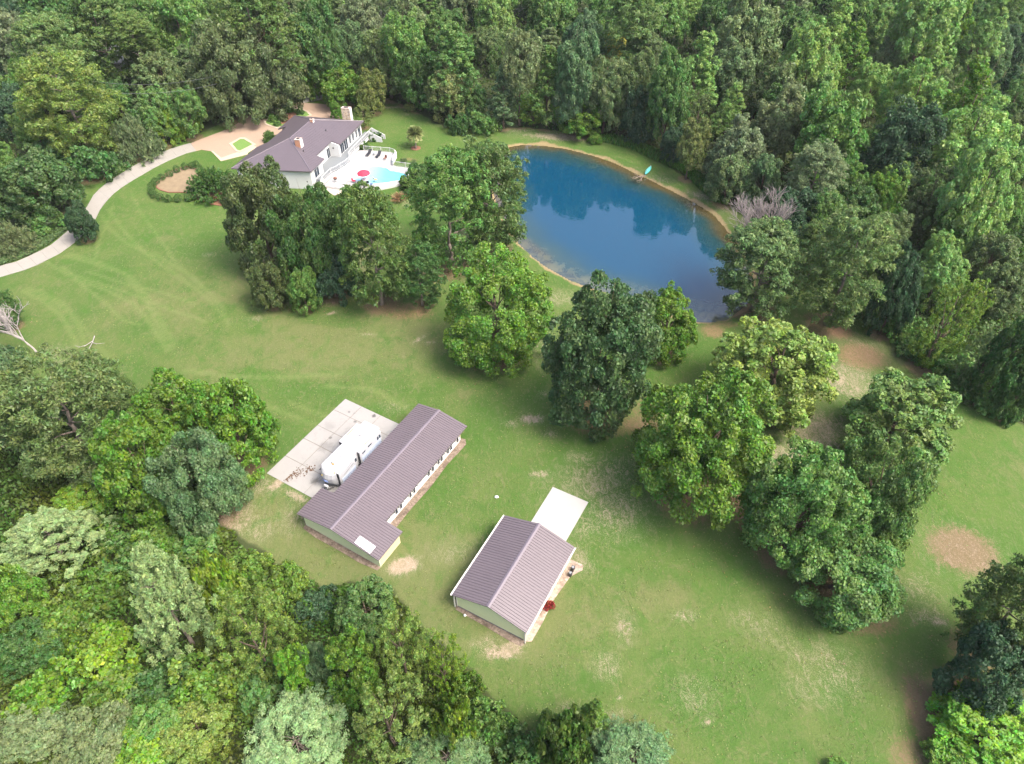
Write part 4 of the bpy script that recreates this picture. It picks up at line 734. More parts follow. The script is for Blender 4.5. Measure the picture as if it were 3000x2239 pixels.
M['grey_decal'] = mat('grey_decal', (.35, .38, .45), .45, .1, 4)
M['yellow'] = mat('yellow_decal', (.7, .5, .05), .5, .1, 4)
M['terrace'] = mat('white_pool_deck', (.29, .288, .282), .75, .05, 1.2, fine=15)
M['patio'] = mat('pinkish_patio', (.38, .31, .27), .85, .12, 1.2, fine=15)

def metal_roof(name, col):
    m, nt, b = nmat(name)
    p = objco(nt)
    f = noise(nt, .35, 4, .6, p); g = noise(nt, 2.2, 4, .65, p)
    c = mixc(nt, f, tuple(x * .88 for x in col), tuple(x * 1.1 for x in col))
    c = mixc(nt, mth(nt, 'MULTIPLY', ramp(nt, g, .5, .8), .35), c, tuple(x * 1.25 for x in col))
    st = noise(nt, 1.1, 6, .75, p, 1.0)
    c = mixc(nt, mth(nt, 'MULTIPLY', ramp(nt, st, .55, .75), .30), c, tuple(x * .62 for x in col))
    nt.links.new(c, b.inputs['Base Color'])
    b.inputs['Roughness'].default_value = .42; b.inputs['Metallic'].default_value = .0
    b.inputs['Specular IOR Level'].default_value = .5
    return m
M['roof'] = metal_roof('mauve_metal_roof', (.104, .086, .096))
M['rib'] = metal_roof('mauve_rib_shaded', (.090, .074, .084))  # roof mauve darkened: shade on the rib sides is put into the colour
M['roof_house'] = metal_roof('mauve_house_roof', (.080, .066, .076))
M['roof_trim'] = metal_roof('mauve_roof_trim', (.122, .104, .124))

def stone(name):
    m, nt, b = nmat(name)
    p = objco(nt)
    v = N(nt, 'ShaderNodeTexVoronoi'); v.inputs['Scale'].default_value = 2.6; nt.links.new(p, v.inputs['Vector'])
    e = N(nt, 'ShaderNodeTexVoronoi', feature='DISTANCE_TO_EDGE'); e.inputs['Scale'].default_value = 2.6; nt.links.new(p, e.inputs['Vector'])
    h = N(nt, 'ShaderNodeSeparateColor'); nt.links.new(v.outputs['Color'], h.inputs[0])
    c = mixc(nt, h.outputs[0], (.40, .30, .20), (.26, .22, .19))
    c = mixc(nt, ramp(nt, h.outputs[1], .55, .8), c, (.50, .40, .28))
    c = mixc(nt, ramp(nt, e.outputs['Distance'], .04, .0), c, (.62, .58, .52))
    nt.links.new(c, b.inputs['Base Color']); b.inputs['Roughness'].default_value = .9
    bump(nt, b, ramp(nt, e.outputs['Distance'], 0, .12), .8, .06)
    return m
M['stone'] = stone('field_stone')
M['brick'] = mat('red_brick', (.40, .20, .12), .9, .4, 6, fine=12)

def concrete(name, col, stain=.5, streak=.35, spots=()):
    m, nt, b = nmat(name)
    p = objco(nt)
    a = noise(nt, .25, 6, .65, p, .6); f = noise(nt, 3.0, 5, .7, p); s = noise(nt, .9, 6, .7, p, 1.2)
    c = mixc(nt, a, tuple(x * .86 for x in col), tuple(min(.9, x * 1.1) for x in col))
    c = mixc(nt, mth(nt, 'MULTIPLY', ramp(nt, s, .52, .78), stain), c, tuple(x * .55 for x in col))
    c = mixc(nt, mth(nt, 'MULTIPLY', f, streak), c, tuple(x * .8 for x in col))
    for sx, sy, sr, amt in spots:      # oil and dirt spots that stay on the slab
        v = N(nt, 'ShaderNodeVectorMath', operation='DISTANCE'); nt.links.new(p, v.inputs[0]); v.inputs[1].default_value = (sx, sy, .05)
        d = mth(nt, 'ADD', v.outputs['Value'], mth(nt, 'MULTIPLY', mth(nt, 'SUBTRACT', s, .5), sr * 2.2))
        c = mixc(nt, mth(nt, 'MULTIPLY', ramp(nt, d, sr, sr * .2), amt), c, tuple(x * .22 for x in col))
    nt.links.new(c, b.inputs['Base Color']); b.inputs['Roughness'].default_value = .9
    bump(nt, b, noise(nt, 16, 3, .6, p), .2, .01)
    return m
_A = lambda q, w: (-21.22 + .5091 * q + .8607 * w, 48.38 + .8607 * q - .5091 * w)
M['concrete'] = concrete('pad_concrete', (.235, .23, .222), .42, .35, [(*_A(6.1, -8.6), 1.0, .75), (*_A(5.4, -5.3), 1.2, .8), (*_A(11.4, -11.4), 1.3, .35), (*_A(18.0, -12.9), .35, .8), (*_A(19.2, -9.4), .4, .85), (*_A(12.9, -11.9), .3, .7), (*_A(17.0, -10.9), .35, .7), (*_A(15.5, -10), 1.4, .3), (*_A(14.5, -13.5), 1.2, .22)])
M['drive'] = concrete('drive_concrete', (.225, .215, .195), .35)
M['newcrete'] = concrete('new_concrete', (.30, .295, .28), .08, .12)
M['pavers'] = concrete('tan_paving', (.26, .19, .14), .22, .3)
M['paleborder'] = concrete('pale_border_concrete', (.34, .285, .22), .15, .2)
def gravel(name, c1, c2):
    m, nt, b = nmat(name)
    p = objco(nt)
    v = N(nt, 'ShaderNodeTexVoronoi'); v.inputs['Scale'].default_value = 5; nt.links.new(p, v.inputs['Vector'])
    h = N(nt, 'ShaderNodeSeparateColor'); nt.links.new(v.outputs['Color'], h.inputs[0])
    c = mixc(nt, h.outputs[0], c1, c2)
    c = mixc(nt, ramp(nt, noise(nt, .8, 5, .6, p), .45, .75), c, tuple(x * .6 for x in c1))
    nt.links.new(c, b.inputs['Base Color']); b.inputs['Roughness'].default_value = .95
    bump(nt, b, v.outputs['Distance'], .7, .05)
    return m
M['gravel'] = gravel('brown_gravel', (.11, .08, .058), (.21, .165, .13))

# leaves: colour of the instance (object colour) varied leaf by leaf
def leaf_mat(name, transl=.42, rough=.55):
    m = bpy.data.materials.new(name); m.use_nodes = True
    nt = m.node_tree; nt.nodes.remove(nt.nodes['Principled BSDF'])
    out = nt.nodes['Material Output']
    oi = N(nt, 'ShaderNodeObjectInfo')
    at = N(nt, 'ShaderNodeAttribute', attribute_name='tint')
    sp = N(nt, 'ShaderNodeSeparateColor'); nt.links.new(at.outputs['Color'], sp.inputs[0])
    hs = N(nt, 'ShaderNodeHueSaturation')
    nt.links.new(oi.outputs['Color'], hs.inputs['Color'])
    nt.links.new(mth(nt, 'MULTIPLY_ADD', sp.outputs[0], 1.0, .5), hs.inputs['Value'])
    nt.links.new(mth(nt, 'MULTIPLY_ADD', sp.outputs[1], .07, .465), hs.inputs['Hue'])
    nt.links.new(mth(nt, 'MULTIPLY_ADD', sp.outputs[2], -.26, 1.13), hs.inputs['Saturation'])
    d = N(nt, 'ShaderNodeBsdfDiffuse'); t = N(nt, 'ShaderNodeBsdfTranslucent'); g = N(nt, 'ShaderNodeBsdfGlossy')
    nt.links.new(hs.outputs[0], d.inputs['Color']); 
    tc = mixc(nt, .5, hs.outputs[0], (.20, .30, .02)); nt.links.new(hs.outputs[0], t.inputs['Color'])
    g.inputs['Color'].default_value = (.8, .85, .9, 1); g.inputs['Roughness'].default_value = rough
    mx = N(nt, 'ShaderNodeMixShader'); mx.inputs[0].default_value = transl
    nt.links.new(d.outputs[0], mx.inputs[1]); nt.links.new(t.outputs[0], mx.inputs[2])
    m2 = N(nt, 'ShaderNodeMixShader'); m2.inputs[0].default_value = .022
    nt.links.new(mx.outputs[0], m2.inputs[1]); nt.links.new(g.outputs[0], m2.inputs[2])
    nt.links.new(m2.outputs[0], out.inputs['Surface'])
    return m
M['leaf'] = leaf_mat('leaves')

# ------------------------------------------------------------------ object helpers
def tag(o, label=None, cat=None, group=None, kind=None):
    if label: o['label'] = label
    if cat: o['category'] = cat
    if group: o['group'] = group
    if kind: o['kind'] = kind
    return o
def empty(name, loc, label=None, cat=None, group=None, kind=None):
    o = bpy.data.objects.new(name, None); COL.objects.link(o)
    o.location = loc; o.empty_display_size = .5
    return tag(o, label, cat, group, kind)
def link(name, mesh, parent=None):
    o = bpy.data.objects.new(name, mesh); COL.objects.link(o)
    if parent is not None: o.parent = parent
    return o
def root_loc(o):
    v = Vector((0, 0, 0))
    while o is not None:
        v += o.location; o = o.parent
    return v
class MB:
    """collects polygons in world metres; build() links them as one mesh object"""
    def __init__(s): s.v = []; s.f = []
    def poly(s, pts):
        i = len(s.v); s.v += [tuple(p) for p in pts]; s.f.append(tuple(range(i, i + len(pts)))); return s
    def hexa(s, b, t):
        """bottom ring and top ring of the same length, closed"""
        n = len(b); i = len(s.v); s.v += [tuple(p) for p in b] + [tuple(p) for p in t]
        s.f.append(tuple(i + n - 1 - k for k in range(n))); s.f.append(tuple(i + n + k for k in range(n)))
        for k in range(n):
            k2 = (k + 1) % n; s.f.append((i + k, i + k2, i + n + k2, i + n + k))
        return s
    def box(s, F, a0, a1, b0, b1, z0, z1):
        r = [(a0, b0), (a1, b0), (a1, b1), (a0, b1)]
        return s.hexa([F(a, b, z0) for a, b in r], [F(a, b, z1) for a, b in r])
    def prism(s, pts, z0, z1):
        """concave-safe slab from a plan polygon in world x,y"""
        tri = tessellate_polygon([[Vector((p[0], p[1], 0)) for p in pts]])
        n = len(pts); i = len(s.v)
        s.v += [(p[0], p[1], z0) for p in pts] + [(p[0], p[1], z1) for p in pts]
        for t in tri:
            s.f.append((i + n + t[0], i + n + t[1], i + n + t[2]))
            s.f.append((i + t[2], i + t[1], i + t[0]))
        for k in range(n):
            k2 = (k + 1) % n; s.f.append((i + k, i + k2, i + n + k2, i + n + k))
        return s
    def bar(s, p, q, r, n=6, r2=None):
        p = Vector(p); q = Vector(q); d = (q - p)
        if d.length < 1e-6: return s
        d.normalize(); u = d.orthogonal().normalized(); w = d.cross(u); r2 = r if r2 is None else r2
        c = [(math.cos(2 * PI * k / n), math.sin(2 * PI * k / n)) for k in range(n)]
        return s.hexa([p + (u * x + w * y) * r for x, y in c], [q + (u * x + w * y) * r2 for x, y in c])
    def slab3(s, top, th):
        """sloped sheet: top polygon (3d, may be concave in plan) with thickness th downwards"""
        tri = tessellate_polygon([[Vector((p[0], p[1], 0)) for p in top]])
        n = len(top); i = len(s.v)
        s.v += [tuple(p) for p in top] + [(p[0], p[1], p[2] - th) for p in top]
        for t in tri:
            s.f.append((i + t[0], i + t[1], i + t[2])); s.f.append((i + n + t[2], i + n + t[1], i + n + t[0]))
        for k in range(n):
            k2 = (k + 1) % n; s.f.append((i + k, i + n + k, i + n + k2, i + k2))
        return s
    def rings(s, rings, cap=True):
        i = len(s.v); n = len(rings[0])
        for r in rings: s.v += [tuple(p) for p in r]
        for j in range(len(rings) - 1):
            for k in range(n):
                k2 = (k + 1) % n; a = i + j * n
                s.f.append((a + k, a + k2, a + n + k2, a + n + k))
        if cap:
            s.f.append(tuple(i + n - 1 - k for k in range(n)))
            s.f.append(tuple(i + (len(rings) - 1) * n + k for k in range(n)))
        return s
    def build(s, name, m, parent=None, loc=None, smooth=False, kind=None, bevel=0):
        o0 = root_loc(parent) if parent is not None else Vector(loc if loc is not None else (0, 0, 0))
        me = bpy.data.meshes.new(name)
        me.from_pydata([(p[0] - o0.x, p[1] - o0.y, p[2] - o0.z) for p in s.v], [], s.f)
        bm = bmesh.new(); bm.from_mesh(me); bmesh.ops.recalc_face_normals(bm, faces=bm.faces); 
        if bevel: bmesh.ops.bevel(bm, geom=list(bm.edges), offset=bevel, segments=1, affect='EDGES')
        bm.to_mesh(me); bm.free()
        if smooth: me.shade_smooth()
        me.materials.append(m)
        o = link(name, me, parent)
        if parent is None: o.location = o0
        if kind: o['kind'] = kind
        return o
def frame(o, d, n):
    """local frame: a along d, b along n"""
    return lambda a, b, z=0.0: (o[0] + d[0] * a + n[0] * b, o[1] + d[1] * a + n[1] * b, z)

# ------------------------------------------------------------------ thin summer haze round the whole scene
def haze():
    me = bpy.data.meshes.new('haze'); r = 3400; z0, z1 = -4.6, 79
    me.from_pydata([(x, y, z) for z in (z0, z1) for x, y in ((-r, -r), (r, -r), (r, r), (-r, r))], [], [(3, 2, 1, 0), (4, 5, 6, 7), (0, 1, 5, 4), (1, 2, 6, 5), (2, 3, 7, 6), (3, 0, 4, 7)])
    m = bpy.data.materials.new('haze'); m.use_nodes = True; nt = m.node_tree
    nt.nodes.remove(nt.nodes['Principled BSDF']); v = nt.nodes.new('ShaderNodeVolumePrincipled')
    v.inputs['Color'].default_value = (.86, .90, .95, 1); v.inputs['Density'].default_value = HAZE; v.inputs['Anisotropy'].default_value = .1
    nt.links.new(v.outputs[0], nt.nodes['Material Output'].inputs['Volume'])
    me.materials.append(m); o = bpy.data.objects.new('haze', me); COL.objects.link(o); o['kind'] = 'stuff'
HAZE = .00007
haze()

# ------------------------------------------------------------------ ground
def in_poly(x, y, poly):
    r = np.zeros(x.shape, bool); n = len(poly)
    for i in range(n):
        x0, y0 = poly[i]; x1, y1 = poly[(i + 1) % n]
        if y0 == y1: continue
        c = ((y0 > y) != (y1 > y)) & (x < (x1 - x0) * (y - y0) / (y1 - y0) + x0)
        r ^= c
    return r
def seg_dist(x, y, pts, closed=True):
    d = np.full(x.shape, 1e9); n = len(pts)
    for i in range(n if closed else n - 1):
        x0, y0 = pts[i]; x1, y1 = pts[(i + 1) % n]
        dx, dy = x1 - x0, y1 - y0; L = dx * dx + dy * dy + 1e-9
        t = np.clip(((x - x0) * dx + (y - y0) * dy) / L, 0, 1)
        d = np.minimum(d, np.hypot(x - x0 - t * dx, y - y0 - t * dy))
    return d
def sdist(x, y, poly):
    d = seg_dist(x, y, poly); return np.where(in_poly(x, y, poly), -d, d)
def sstep(x, a, b):
    t = np.clip((x - a) / (b - a), 0, 1); return t * t * (3 - 2 * t)
def wobble(x, y, s, seed):
    r = np.random.RandomState(seed); o = np.zeros(x.shape)
    for k in range(7):
        a = r.rand() * 2 * PI; f = s * (1 + 1.1 * k) ; o += np.sin((x * math.cos(a) + y * math.sin(a)) * f + r.rand() * 6.3) / (1 + .6 * k)
    return o / 3
WATER_Z = -0.55
def axis(lo, hi, step, far):
    a = list(np.arange(lo, hi + 1e-6, step)); s = step
    while a[-1] < far: s *= 1.35; a.append(a[-1] + s)
    s = step
    while a[0] > -far: s *= 1.35; a.insert(0, a[0] - s)
    return np.array(a)
gx = axis(-96, 72, .48, 2600); gy = axis(14, 182, .48, 2600)
X, Y = np.meshgrid(gx, gy); nx, ny = len(gx), len(gy)
near = (np.abs(X) < 250) & (Y > -80) & (Y < 420)
dl = sdist(X, Y, POLY['lawn']); dp = sdist(X, Y, POLY['pond'])
Z = np.where(near, wobble(X, Y, .05, 3) * .12, 0)
bank = sstep(dp, 2.6, -1.6)
Z = Z * (1 - bank) + (WATER_Z - .25) * bank
Z = np.where(dp < 0, np.maximum(WATER_Z - .12 + dp * .35, -3.2), Z)
flat = np.zeros_like(X)
for k in ('pad', 'longb', 'barn', 'house', 'apron'):
    flat = np.maximum(flat, sstep(sdist(X, Y, POLY[k]), 3.0, .3))
Z = Z * (1 - flat)
for k in ('drive', 'court'):
    Z = Z * (1 - sstep(sdist(X, Y, POLY[k]), 2.5, .2))
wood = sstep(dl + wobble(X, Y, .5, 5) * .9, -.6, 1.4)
bare = np.zeros_like(X); red = np.zeros_like(X); brown = np.zeros_like(X)
for (px, py, rx, ry, ang, kind, amt) in PATCH:
    ca, sa = math.cos(ang), math.sin(ang)
    u = ((X - px) * ca + (Y - py) * sa) / rx; v = (-(X - px) * sa + (Y - py) * ca) / ry
    w = sstep(np.sqrt(u * u + v * v), 1.25, .25) * amt
    t = {'b': bare, 'r': red, 'w': brown}[kind]
    np.maximum(t, w, out=t)
for T in TREES:
    if T[0] in ('bush',): continue
    x0, y0, w0 = T[1], T[2], T[3]
    d = np.hypot(X - x0, Y - y0)
    np.maximum(brown, sstep(d, w0 * .50, w0 * .18) * .8, out=brown)
track = np.zeros_like(X)
for pts, wd in TRACKS:
    xs = [p[0] for p in pts]; ys = [p[1] for p in pts]
    m = (X > min(xs) - 2) & (X < max(xs) + 2) & (Y > min(ys) - 2) & (Y < max(ys) + 2)
    d = seg_dist(X[m], Y[m], pts, False)
    track[m] = np.maximum(track[m], sstep(d, wd, wd * .3))
shore = sstep(np.abs(dp - .2 + wobble(X, Y, .45, 9) * .8 + wobble(X, Y, 1.3, 10) * .4), 1.5, .0)
lush = np.maximum(sstep(wobble(X, Y, .035, 12), -.3, .6), sstep(Y, 115, 140) * .9)
dry = sstep(wobble(X, Y, .06, 21) + .35 * wobble(X, Y, .25, 22), -.1, .7) * (1 - sstep(Y, 112, 138) * .7)
co = np.stack([X, Y, Z], -1).reshape(-1, 3).astype(np.float32)
ii = np.arange(nx * ny).reshape(ny, nx)
qd = np.stack([ii[:-1, :-1], ii[:-1, 1:], ii[1:, 1:], ii[1:, :-1]], -1).reshape(-1, 4)
def np_mesh(name, co, quads, nv=4):
    me = bpy.data.meshes.new(name)
    me.vertices.add(len(co)); me.vertices.foreach_set('co', np.ascontiguousarray(co, np.float32).ravel())
    me.loops.add(quads.size); me.loops.foreach_set('vertex_index', np.ascontiguousarray(quads, np.int32).ravel())
    me.polygons.add(len(quads)); me.polygons.foreach_set('loop_start', np.arange(0, quads.size, nv, dtype=np.int32))
    me.update(calc_edges=True); return me
gme = np_mesh('ground', co, qd)
def attr4(me, name, a, b, c, d=None, dom='POINT'):
    at = me.attributes.new(name, 'FLOAT_COLOR', dom)
    n = a.size; arr = np.ones((n, 4), np.float32)
    arr[:, 0] = a.ravel(); arr[:, 1] = b.ravel(); arr[:, 2] = c.ravel()
    if d is not None: arr[:, 3] = d.ravel()
    at.data.foreach_set('color', arr.ravel())
attr4(gme, 'cover', wood, bare, red); attr4(gme, 'wear', track, shore, brown); attr4(gme, 'growth', lush, dry, sstep(-dp, 0, 2.5))
gme.shade_smooth()
def ground_mat():
    m, nt, b = nmat('lawn_and_soil')
    p = objco(nt); L = nt.links
    def sep(name):
        a = N(nt, 'ShaderNodeAttribute', attribute_name=name); s = N(nt, 'ShaderNodeSeparateColor'); L.new(a.outputs['Color'], s.inputs[0]); return s.outputs
    cv, wr, gr = sep('cover'), sep('wear'), sep('growth')
    mp = N(nt, 'ShaderNodeMapping'); L.new(p, mp.inputs[0]); mp.inputs['Rotation'].default_value = (0, 0, .75); mp.inputs['Scale'].default_value = (1, .55, 1)
    n1 = noise(nt, .12, 6, .62, p, .5); n2 = noise(nt, .45, 7, .7, mp.outputs[0], 1.2); n3 = noise(nt, 4.5, 5, .7, p); n4 = noise(nt, 1.1, 7, .76, mp.outputs[0], 2.0); n5 = noise(nt, 13, 3, .7, p)
    g = mixc(nt, ramp(nt, n1, .35, .65), (.046, .093, .018), (.077, .108, .030))
    g = mixc(nt, mth(nt, 'MULTIPLY', gr[0], .42), g, (.042, .105, .012))
    dryf = ramp(nt, mth(nt, 'ADD', mth(nt, 'MULTIPLY', gr[1], .38), mth(nt, 'MULTIPLY', n2, .75)), .48, .80)
    g = mixc(nt, mth(nt, 'MULTIPLY', dryf, .75), g, (.112, .118, .048))
    g = mixc(nt, mth(nt, 'MULTIPLY', ramp(nt, n4, .46, .68), .55), g, (.132, .124, .064))
    g = mixc(nt, mth(nt, 'MULTIPLY', ramp(nt, n3, .35, .7), .30), g, (.036, .066, .014))
    g = mixc(nt, mth(nt, 'MULTIPLY', wr[0], .34), g, (.120, .155, .052))
    g = mixc(nt, mth(nt, 'MULTIPLY', ramp(nt, noise(nt, 7, 4, .75, p), .62, .80), .35), g, (.200, .185, .115))
    g = mixc(nt, mth(nt, 'MULTIPLY', ramp(nt, noise(nt, .28, 6, .7, p, 1.5), .5, .68), .5), g, (.040, .100, .014))
    grain = mixc(nt, n5, (.55, .55, .55), (1.45, 1.45, 1.45))
    g = mixc(nt, 1.0, g, grain, 'MULTIPLY')
    def edge(a, k=.9, lo=.34, hi=.78):
        s = mth(nt, 'ADD', mth(nt, 'MULTIPLY', mth(nt, 'SUBTRACT', mth(nt, 'ADD', mth(nt, 'MULTIPLY_ADD', n4, .45, mth(nt, 'MULTIPLY', n3, .35)), mth(nt, 'MULTIPLY', n5, .2)), .5), k * 1.6), a)
        return ramp(nt, s, lo, hi)
    spk = mth(nt, 'MULTIPLY', ramp(nt, mth(nt, 'ADD', n5, mth(nt, 'MULTIPLY', n4, .5)), .74, .92), mth(nt, 'MULTIPLY', cv[1], 1.6), clamp=True)
    soil = mixc(nt, n3, (.165, .12, .085), (.32, .25, .19))
    redc = mixc(nt, n3, (.14, .068, .042), (.25, .15, .10))
    litter = mixc(nt, n3, (.075, .045, .030), (.20, .135, .085))
    g = mixc(nt, mth(nt, 'MULTIPLY', edge(wr[2], 1.4, .36, .90), .8), g, litter)
    g = mixc(nt, mth(nt, 'MULTIPLY', edge(cv[1], 1.3, .36, .90), .75), g, soil)
    g = mixc(nt, mth(nt, 'MULTIPLY', spk, .5), g, (.40, .33, .27))
    g = mixc(nt, mth(nt, 'MULTIPLY', edge(cv[2], 1.6, .36, .95), .62), g, redc)
    g = mixc(nt, mth(nt, 'MULTIPLY', edge(wr[1], 1.0, .45, .95), .75), g, mixc(nt, n3, (.18, .12, .065), (.30, .22, .135)))
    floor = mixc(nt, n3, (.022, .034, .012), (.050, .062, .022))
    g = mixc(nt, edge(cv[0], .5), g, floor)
    g = mixc(nt, gr[2], g, (.06, .065, .04))
    L.new(g, b.inputs['Base Color']); b.inputs['Roughness'].default_value = .95; b.inputs['Specular IOR Level'].default_value = .15
    h = mth(nt, 'ADD', n5, mth(nt, 'MULTIPLY', n3, 1.5))
    bump(nt, b, h, .55, .10)
    return m
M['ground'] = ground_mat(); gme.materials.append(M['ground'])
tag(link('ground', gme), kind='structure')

# water of the pond: murky shallows to deep blue, ripples
def water_obj():
    P = POLY['pond_out']; xs = [p[0] for p in P]; ys = [p[1] for p in P]
    ax = np.arange(min(xs) - 1, max(xs) + 1, .5); ay = np.arange(min(ys) - 1, max(ys) + 1, .5)
    A, B = np.meshgrid(ax, ay); d = sdist(A, B, P); k = d < .6
    idx = -np.ones(A.shape, int); fq = []
    cell = k[:-1, :-1] & k[1:, :-1] & k[:-1, 1:] & k[1:, 1:]
    i2 = np.arange(A.size).reshape(A.shape)
    q = np.stack([i2[:-1, :-1], i2[:-1, 1:], i2[1:, 1:], i2[1:, :-1]], -1)[cell]
    used = np.unique(q); rm = -np.ones(A.size, int); rm[used] = np.arange(len(used))
    cw = np.stack([A.ravel()[used], B.ravel()[used], np.full(len(used), WATER_Z)], -1)
    me = np_mesh('pond_water', cw, rm[q])
    dd = sdist(A, B, POLY['pond']).ravel()[used]
    dep = -dd + wobble(A.ravel()[used], B.ravel()[used], .28, 31) * 1.1
    near_left = sdist(A, B, POLY['shelf']).ravel()[used]
    shelf = sstep(near_left + wobble(A.ravel()[used], B.ravel()[used], .4, 33) * 1.5, 3.0, -3.0)
    attr4(me, 'depth', sstep(dep, 0, 3.2), sstep(dep, 1.5, 9), shelf)
    m, nt, b = nmat('pond_water'); L = nt.links
    a = N(nt, 'ShaderNodeAttribute', attribute_name='depth'); s = N(nt, 'ShaderNodeSeparateColor'); L.new(a.outputs['Color'], s.inputs[0])
    p = objco(nt)
    nz = noise(nt, .55, 5, .65, p, .6)
    c = mixc(nt, nz, (.080, .058, .022), (.044, .040, .018))
    c = mixc(nt, s.outputs[0], c, mixc(nt, nz, (.020, .040, .032), (.010, .038, .046)))
    c = mixc(nt, s.outputs[1], c, mixc(nt, nz, (.002, .039, .078), (.0015, .030, .066)))
    c = mixc(nt, mth(nt, 'MULTIPLY', s.outputs[2], .75), c, mixc(nt, ramp(nt, nz, .42, .62), (.020, .042, .052), (.085, .098, .068)))
    L.new(c, b.inputs['Base Color']); b.inputs['Roughness'].default_value = .035; b.inputs['IOR'].default_value = 1.75
    mp = N(nt, 'ShaderNodeMapping'); L.new(p, mp.inputs[0]); mp.inputs['Rotation'].default_value = (0, 0, -.12); mp.inputs['Scale'].default_value = (.35, 1.0, 1)
    w = noise(nt, 2.4, 3, .5, mp.outputs[0], .3); w2 = noise(nt, .5, 3, .5, p)
    bp = N(nt, 'ShaderNodeBump'); bp.inputs['Strength'].default_value = .16; bp.inputs['Distance'].default_value = .06
    L.new(mth(nt, 'MULTIPLY', w, ramp(nt, w2, .3, .7)), bp.inputs['Height']); L.new(bp.outputs[0], b.inputs['Normal'])
    me.materials.append(m)
    tag(link('pond_water', me), kind='structure')
water_obj()
# ------------------------------------------------------------------ driveway, court, pad, apron
def resample(pts, n):
    p = np.array(pts, float); s = np.r_[0, np.cumsum(np.hypot(*np.diff(p, axis=0).T))]
    t = np.linspace(0, s[-1], n); return np.stack([np.interp(t, s, p[:, k]) for k in (0, 1)], -1)
def mean(pts): return (sum(p[0] for p in pts) / len(pts), sum(p[1] for p in pts) / len(pts), 0)
drive = empty('driveway', mean(POLY['drive']), kind='structure')
NS = 30
up = resample(POLY['drive_up'], NS + 1); lo = resample(POLY['drive_lo'], NS + 1)
for i in range(NS):
    g = .005
    q = [up[i] * (1 - g) + up[i + 1] * g, up[i + 1] * (1 - g) + up[i] * g, lo[i + 1] * (1 - g) + lo[i] * g, lo[i] * (1 - g) + lo[i + 1] * g]
    z = .055 + .006 * ((i * 7) % 3)
    MB().hexa([(*p, -.12) for p in q], [(*p, z) for p in q]).build('slab', M['drive'], drive)
MB().prism(POLY['court'], -.12, .06).build('paved_court', M['pavers'], loc=mean(POLY['court']), kind='structure')
MB().prism(POLY['court_border'], -.10, .066).build('court_border', M['paleborder'], loc=mean(POLY['court_border']), kind='structure')
def kerbed_island(poly, name, m, w=.35):
    c = np.array(poly); ce = c.mean(0); inner = [tuple(ce + (p - ce) * (1 - w / max(np.hypot(*(p - ce)), .1))) for p in c]
    k = MB(); n = len(poly)
    for i in range(n):
        j = (i + 1) % n
        k.hexa([(*poly[i], 0), (*poly[j], 0), (*inner[j], 0), (*inner[i], 0)], [(*poly[i], .14), (*poly[j], .14), (*inner[j], .14), (*inner[i], .14)])
    isl = MB().prism(inner, -.1, .11).build(name, m, loc=mean(poly), kind='structure')
    k.build('kerb', M['paleborder'], isl)
    return isl
def turf_mat():
    m, nt, b = nmat('island_turf'); p = objco(nt)
    n = noise(nt, 1.2, 6, .65, p); n2 = noise(nt, 9, 3, .7, p)
    c = mixc(nt, n, (.075, .175, .025), (.13, .20, .05)); c = mixc(nt, mth(nt, 'MULTIPLY', n2, .4), c, (.05, .10, .02))
    nt.links.new(c, b.inputs['Base Color']); b.inputs['Roughness'].default_value = .95; bump(nt, b, n2, .5, .08)
    return m
M['turf'] = turf_mat()
kerbed_island(POLY['island_a'], 'lawn_island', M['turf'], .8)
isl = kerbed_island(POLY['island_b'], 'planted_island', M['turf'], .5)
MB().prism(POLY['island_mulch'], 0, .13).build('mulch', M['soil_red'], isl)
bed = MB().prism(POLY['ring_bed'], -.05, .05).build('ring_bed', mat('dry_bed_soil', (.165, .125, .075), .95, .4, .9, fine=10), loc=mean(POLY['ring_bed']), kind='structure')
ed = MB(); rb = POLY['ring_bed']
ce = np.mean(rb, 0)
for i in range(len(rb)):
    j = (i + 1) % len(rb); o1 = ce + (np.array(rb[i]) - ce) * 1.07; o2 = ce + (np.array(rb[j]) - ce) * 1.07
    ed.hexa([(*rb[i], 0), (*rb[j], 0), (*o2, 0), (*o1, 0)], [(*rb[i], .10), (*rb[j], .10), (*o2, .10), (*o1, .10)])
ed.build('edging', M['soil_red'], bed)
MB().prism(POLY['crepe_bed'], -.05, .035).build('mulch_bed', M['soil_red'], loc=mean(POLY['crepe_bed']), kind='structure')
MB().prism(POLY['far_path'], -.05, .045).build('path', M['drive'], loc=mean(POLY['far_path']), kind='structure')

tA = math.radians(59.396); dA = (math.cos(tA), math.sin(tA)); nA = (math.sin(tA), -math.cos(tA))
FA = frame((-21.22, 48.38), dA, nA)
pad = empty('parking_pad', FA(11, -10), kind='structure')
aa = [3.9, 7.4, 11.0, 13.8, 17.25, 19.78]; bb = [-15.06, -12.05, -8.6, -3.0]
rg = random.Random(4)
for i in range(5):
    for j in range(3):
        z = .05 + rg.uniform(-.008, .008)
        MB().box(FA, aa[i] + .03, aa[i + 1] - .03, bb[j] + .03, bb[j + 1] - .03, -.12, z).build('slab', M['concrete'], pad)
MB().box(FA, 3.95, 19.7, -15, -3.05, -.1, .012).build('joint_filler', mat('joint_dirt', (.13, .11, .08), .95, .3, 3), pad)
